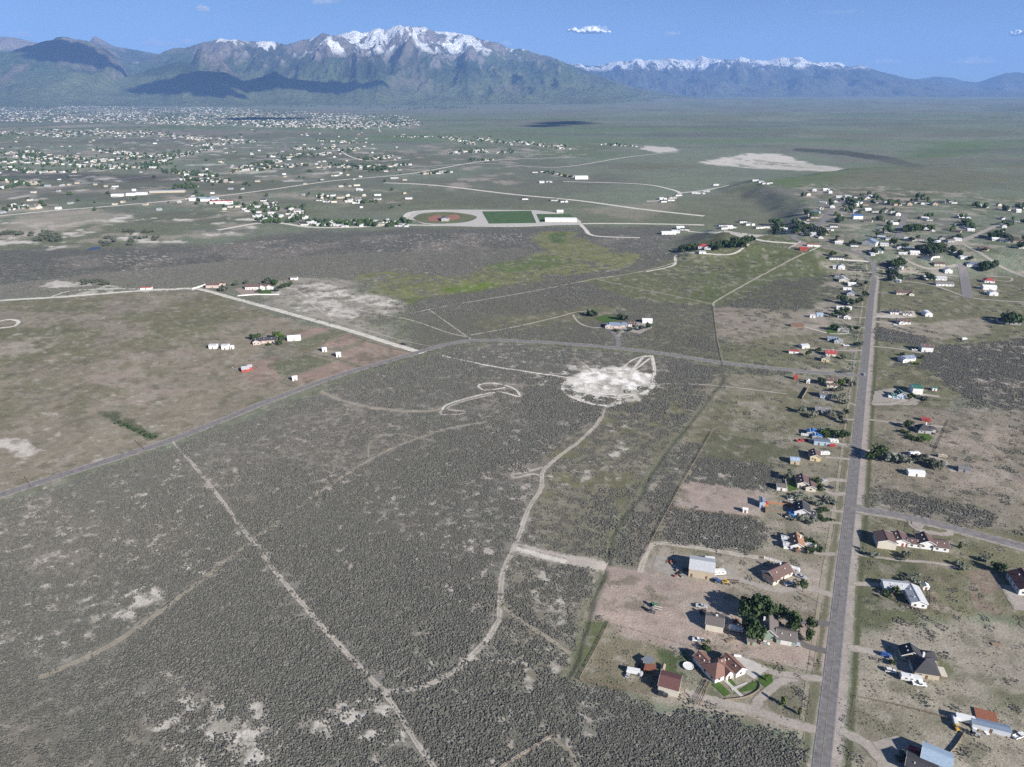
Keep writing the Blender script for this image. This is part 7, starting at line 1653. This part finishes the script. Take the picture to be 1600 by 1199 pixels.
# ------------------------------------------------------------------ fences, walls, poles
M_POST = mat('fence_post', (0.20, 0.165, 0.13), .95, .2, 1); M_WIRE = mat('pale_fence_wire', (0.36, 0.34, 0.31), .8, .1, 1); M_VINYL = mat('white_vinyl', (0.78, 0.78, 0.76), .5, .04, 1); M_ORANGE = mat('orange_board', (0.40, 0.20, 0.12), .9, .2, 1)
def fence(px, label, kind='wire', step=4.0, h=1.3, curved=False):
    x, y = gline(px, curved); L = np.concatenate([[0], np.cumsum(np.hypot(np.diff(x), np.diff(y)))])
    n = max(2, int(L[-1] / step)); s = np.linspace(0, L[-1], n + 1); X = np.interp(s, L, x); Y = np.interp(s, L, y); Z = sheet_z(X, Y)
    root = empty('fence' if kind != 'wall' else 'garden_wall', (X[0], Y[0], Z[0])); tag(root, label, 'fence' if kind != 'wall' else 'wall')
    P = [Vector((X[i] - X[0], Y[i] - Y[0], Z[i] - Z[0])) for i in range(n + 1)]
    m = dict(wire=M_POST, rail=M_WOOD, vinyl=M_VINYL, board=M_ORANGE, dark=M_WOOD, wall=M_TRIM)[kind]; w = dict(wire=.07, rail=.09, vinyl=.1, board=.08, dark=.08, wall=.16)[kind]
    b = MB()
    for p in P: b.box(p.x - w, p.x + w, p.y - w, p.y + w, p.z - .2, p.z + h, m)
    o = b.build('post', root, fix=False); o['kind'] = 'stuff'
    zs = dict(wire=(.35, .75, 1.15), rail=(.45, .8, 1.15), vinyl=(.4, .75, 1.1), board=(), dark=(), wall=())[kind]
    for z in zs:
        b = MB(); t = .015 if kind == 'wire' else .06
        for a, c in zip(P[:-1], P[1:]): b.cyl(a + Vector((0, 0, z)), c + Vector((0, 0, z)), t, t, M_WIRE if kind == 'wire' else m, 4)
        b.build('wire' if kind == 'wire' else 'rail', root, fix=False)
    if kind in ('board', 'dark', 'wall'):
        for a, c in zip(P[:-1], P[1:]):
            d = (c - a).normalized(); q = Vector((-d.y, d.x, 0)) * (.03 if kind != 'wall' else .12); b = MB(); hh = h - .12
            vs = [a + q, c + q, c - q, a - q]; b.add([v + Vector((0, 0, -.1)) for v in vs] + [v + Vector((0, 0, hh)) for v in vs], [(0, 3, 2, 1), (4, 5, 6, 7), (0, 1, 5, 4), (1, 2, 6, 5), (2, 3, 7, 6), (3, 0, 4, 7)], m); b.build('panel', root)
    return root
fence([(905,1063),(930,1018),(952,974)], 'wire fence up the west side of the mown paddock', 'rail')
fence([(905,1063),(985,1080),(1026,1090)], 'wire fence between the mown paddock and the tall sagebrush', 'rail')
fence([(952,974),(1040,1000),(1108,1020),(1180,1032),(1285,1056)], 'long wire fence between the dirt lane and the red brown roofed house')
fence([(1000,880),(1046,793),(1078,735),(1112,676)], 'long wire fence along the edge of the sagebrush lots', 'rail')
fence([(1112,676),(1180,687),(1250,698)], 'wire fence above the dark green pasture')
fence([(1046,794),(1120,803),(1188,810)], 'wire fence along the bare pink paddock, nearer side', 'rail')
fence([(1130,572),(1122,538),(1117,500),(1114,480)], 'wire fence running down the slope to the curving road', 'rail')
fence([(1134,600),(1131,576)], 'short wire fence below the curving road')
fence([(1170,377),(1200,384),(1232,390),(1254,396)], 'white vinyl fence along the top of the green pasture', 'vinyl', 5, 1.5)
fence([(1232,389),(1251,378)], 'white vinyl fence on the west side of the bare paddock', 'vinyl', 5, 1.5)
fence([(1264,394),(1283,385)], 'white vinyl fence on the road side of the bare paddock', 'vinyl', 5, 1.5)
fence([(1263,607),(1253,624)], 'tall dark board fence west of the pale blue house', 'dark', 2.4, 2.2)
fence([(1196,786),(1220,789),(1242,791)], 'orange board fence along the back yard of the near black roofed house', 'board', 2.4, 1.6)
fence([(1193,778),(1196,802)], 'short orange board fence next to the tall blue and white shed', 'board', 2.4, 1.6)
fence([(1196,798),(1228,802)], 'low dark board fence in front of the planted back yard', 'dark', 2.4, 1.3)
fence([(1227,752),(1229,768)], 'pale board fence between the brown shed and the back lawn', 'wall', 2.4, 1.5)
fence([(1484,657),(1474,680),(1461,708)], 'pale rail fence along the field east of the black hip roof', 'rail', 3, 1.4)
fence([(1393,927),(1395,940),(1440,955),(1456,960),(1455,925)], 'pale fence round the yard of the L shaped white house', 'rail', 3, 1.3)
fence([(1337,1090),(1400,1103),(1470,1120),(1490,1128)], 'dark wire fence with weeds between the two dry fields', 'rail')
fence([(1335,1092),(1326,1135)], 'wire fence beside the road verge')
fence([(1507,1146),(1495,1165),(1478,1185)], 'dark fence below the white box trailer', 'dark', 3, 1.2)
fence([(1195,893),(1206,898),(1224,903)], 'low stone coloured wall in the rock garden of the brown hip roofed house', 'wall', 3, .7)
fence([(1194,873),(1208,877),(1222,881),(1236,889)], 'cream board fence behind the brown hip roofed house', 'wall', 3, 1.5)
fence([(1180,997),(1188,1008)], 'grey board fence in front of the sage green house', 'dark', 2.4, 1.8)
fence([(372,463),(400,461),(436,461)], 'white estate wall along the pale dirt road', 'wall', 4, 1.4)
fence([(301,452),(314,448),(324,444)], 'white estate wall running up to the pink walled barn', 'wall', 4, 1.4)
fence([(523,517),(570,532),(610,545),(648,552)], 'dark rail fence along the pale dirt road by the brown paddocks', 'rail')
fence([(433,541),(480,552),(530,563),(570,575)], 'dark rail fence between the upper and lower brown paddocks', 'rail')
fence([(470,552),(505,541),(524,518)], 'dark rail fence across the upper brown paddocks', 'rail')
fence([(520,557),(560,541),(575,533)], 'dark rail fence beside the middle white cube shed', 'rail')
fence([(445,595),(452,588),(468,592),(455,604),(438,598)], 'pale board fence round the small corral', 'rail', 3, 1.4)
fence([(1086,1100),(1096,1082),(1105,1066)], 'narrow wire run beside the red brown roofed house, west side', 'rail', 2.5, 1.5)
fence([(1095,1103),(1102,1086),(1110,1068)], 'narrow wire run beside the red brown roofed house, road side', 'rail', 2.5, 1.5)
fence([(780,1203),(820,1178),(862,1151)], 'pale fence at the bottom corner of the sagebrush', 'rail')
fence([(1133,1094),(1148,1093),(1165,1090),(1180,1083),(1188,1074),(1184,1065)], 'low dark retaining wall curving round the clipped front lawn', 'dark', 1.6, .8, True)
def pole(px, py, label):
    x, y, z = G(px, py); root = empty('utility_pole', (x, y, float(sheet_z(x, y))), R(-70)); tag(root, label, 'utility pole')
    part(root, 'post', lambda b: b.cyl((0, 0, -.3), (0, 0, 10.5), .17, .11, M_POST, 8)); part(root, 'crossarm', lambda b: b.box(-1.3, 1.3, -.07, .07, 9.5, 9.68, M_POST))
    for u in (-1.1, 0, 1.1): part(root, 'insulator', lambda b: b.cyl((u, 0, 9.68), (u, 0, 9.95), .06, .05, M_STEEL, 6))
pole(50, 763, 'wooden utility pole beside the curving road, nearest the edge of the scene')
pole(226, 703, 'wooden utility pole beside the curving road near the pale track gate')
pole(1327, 716, 'wooden utility pole on the main road verge by the narrow yellow house')
pole(1307, 955, 'wooden utility pole on the main road verge by the tall dark trees')
for x, y in [(187,662),(196,666),(205,669),(214,673),(223,677),(232,681),(241,684)]:
    tree(x, y, 2.6, 'dark', 'bush', 1.4, 'dark shrub in the short hedge row beside the curving road', 'hedge row by the curving road', name='hedge_shrub', cat='shrub')
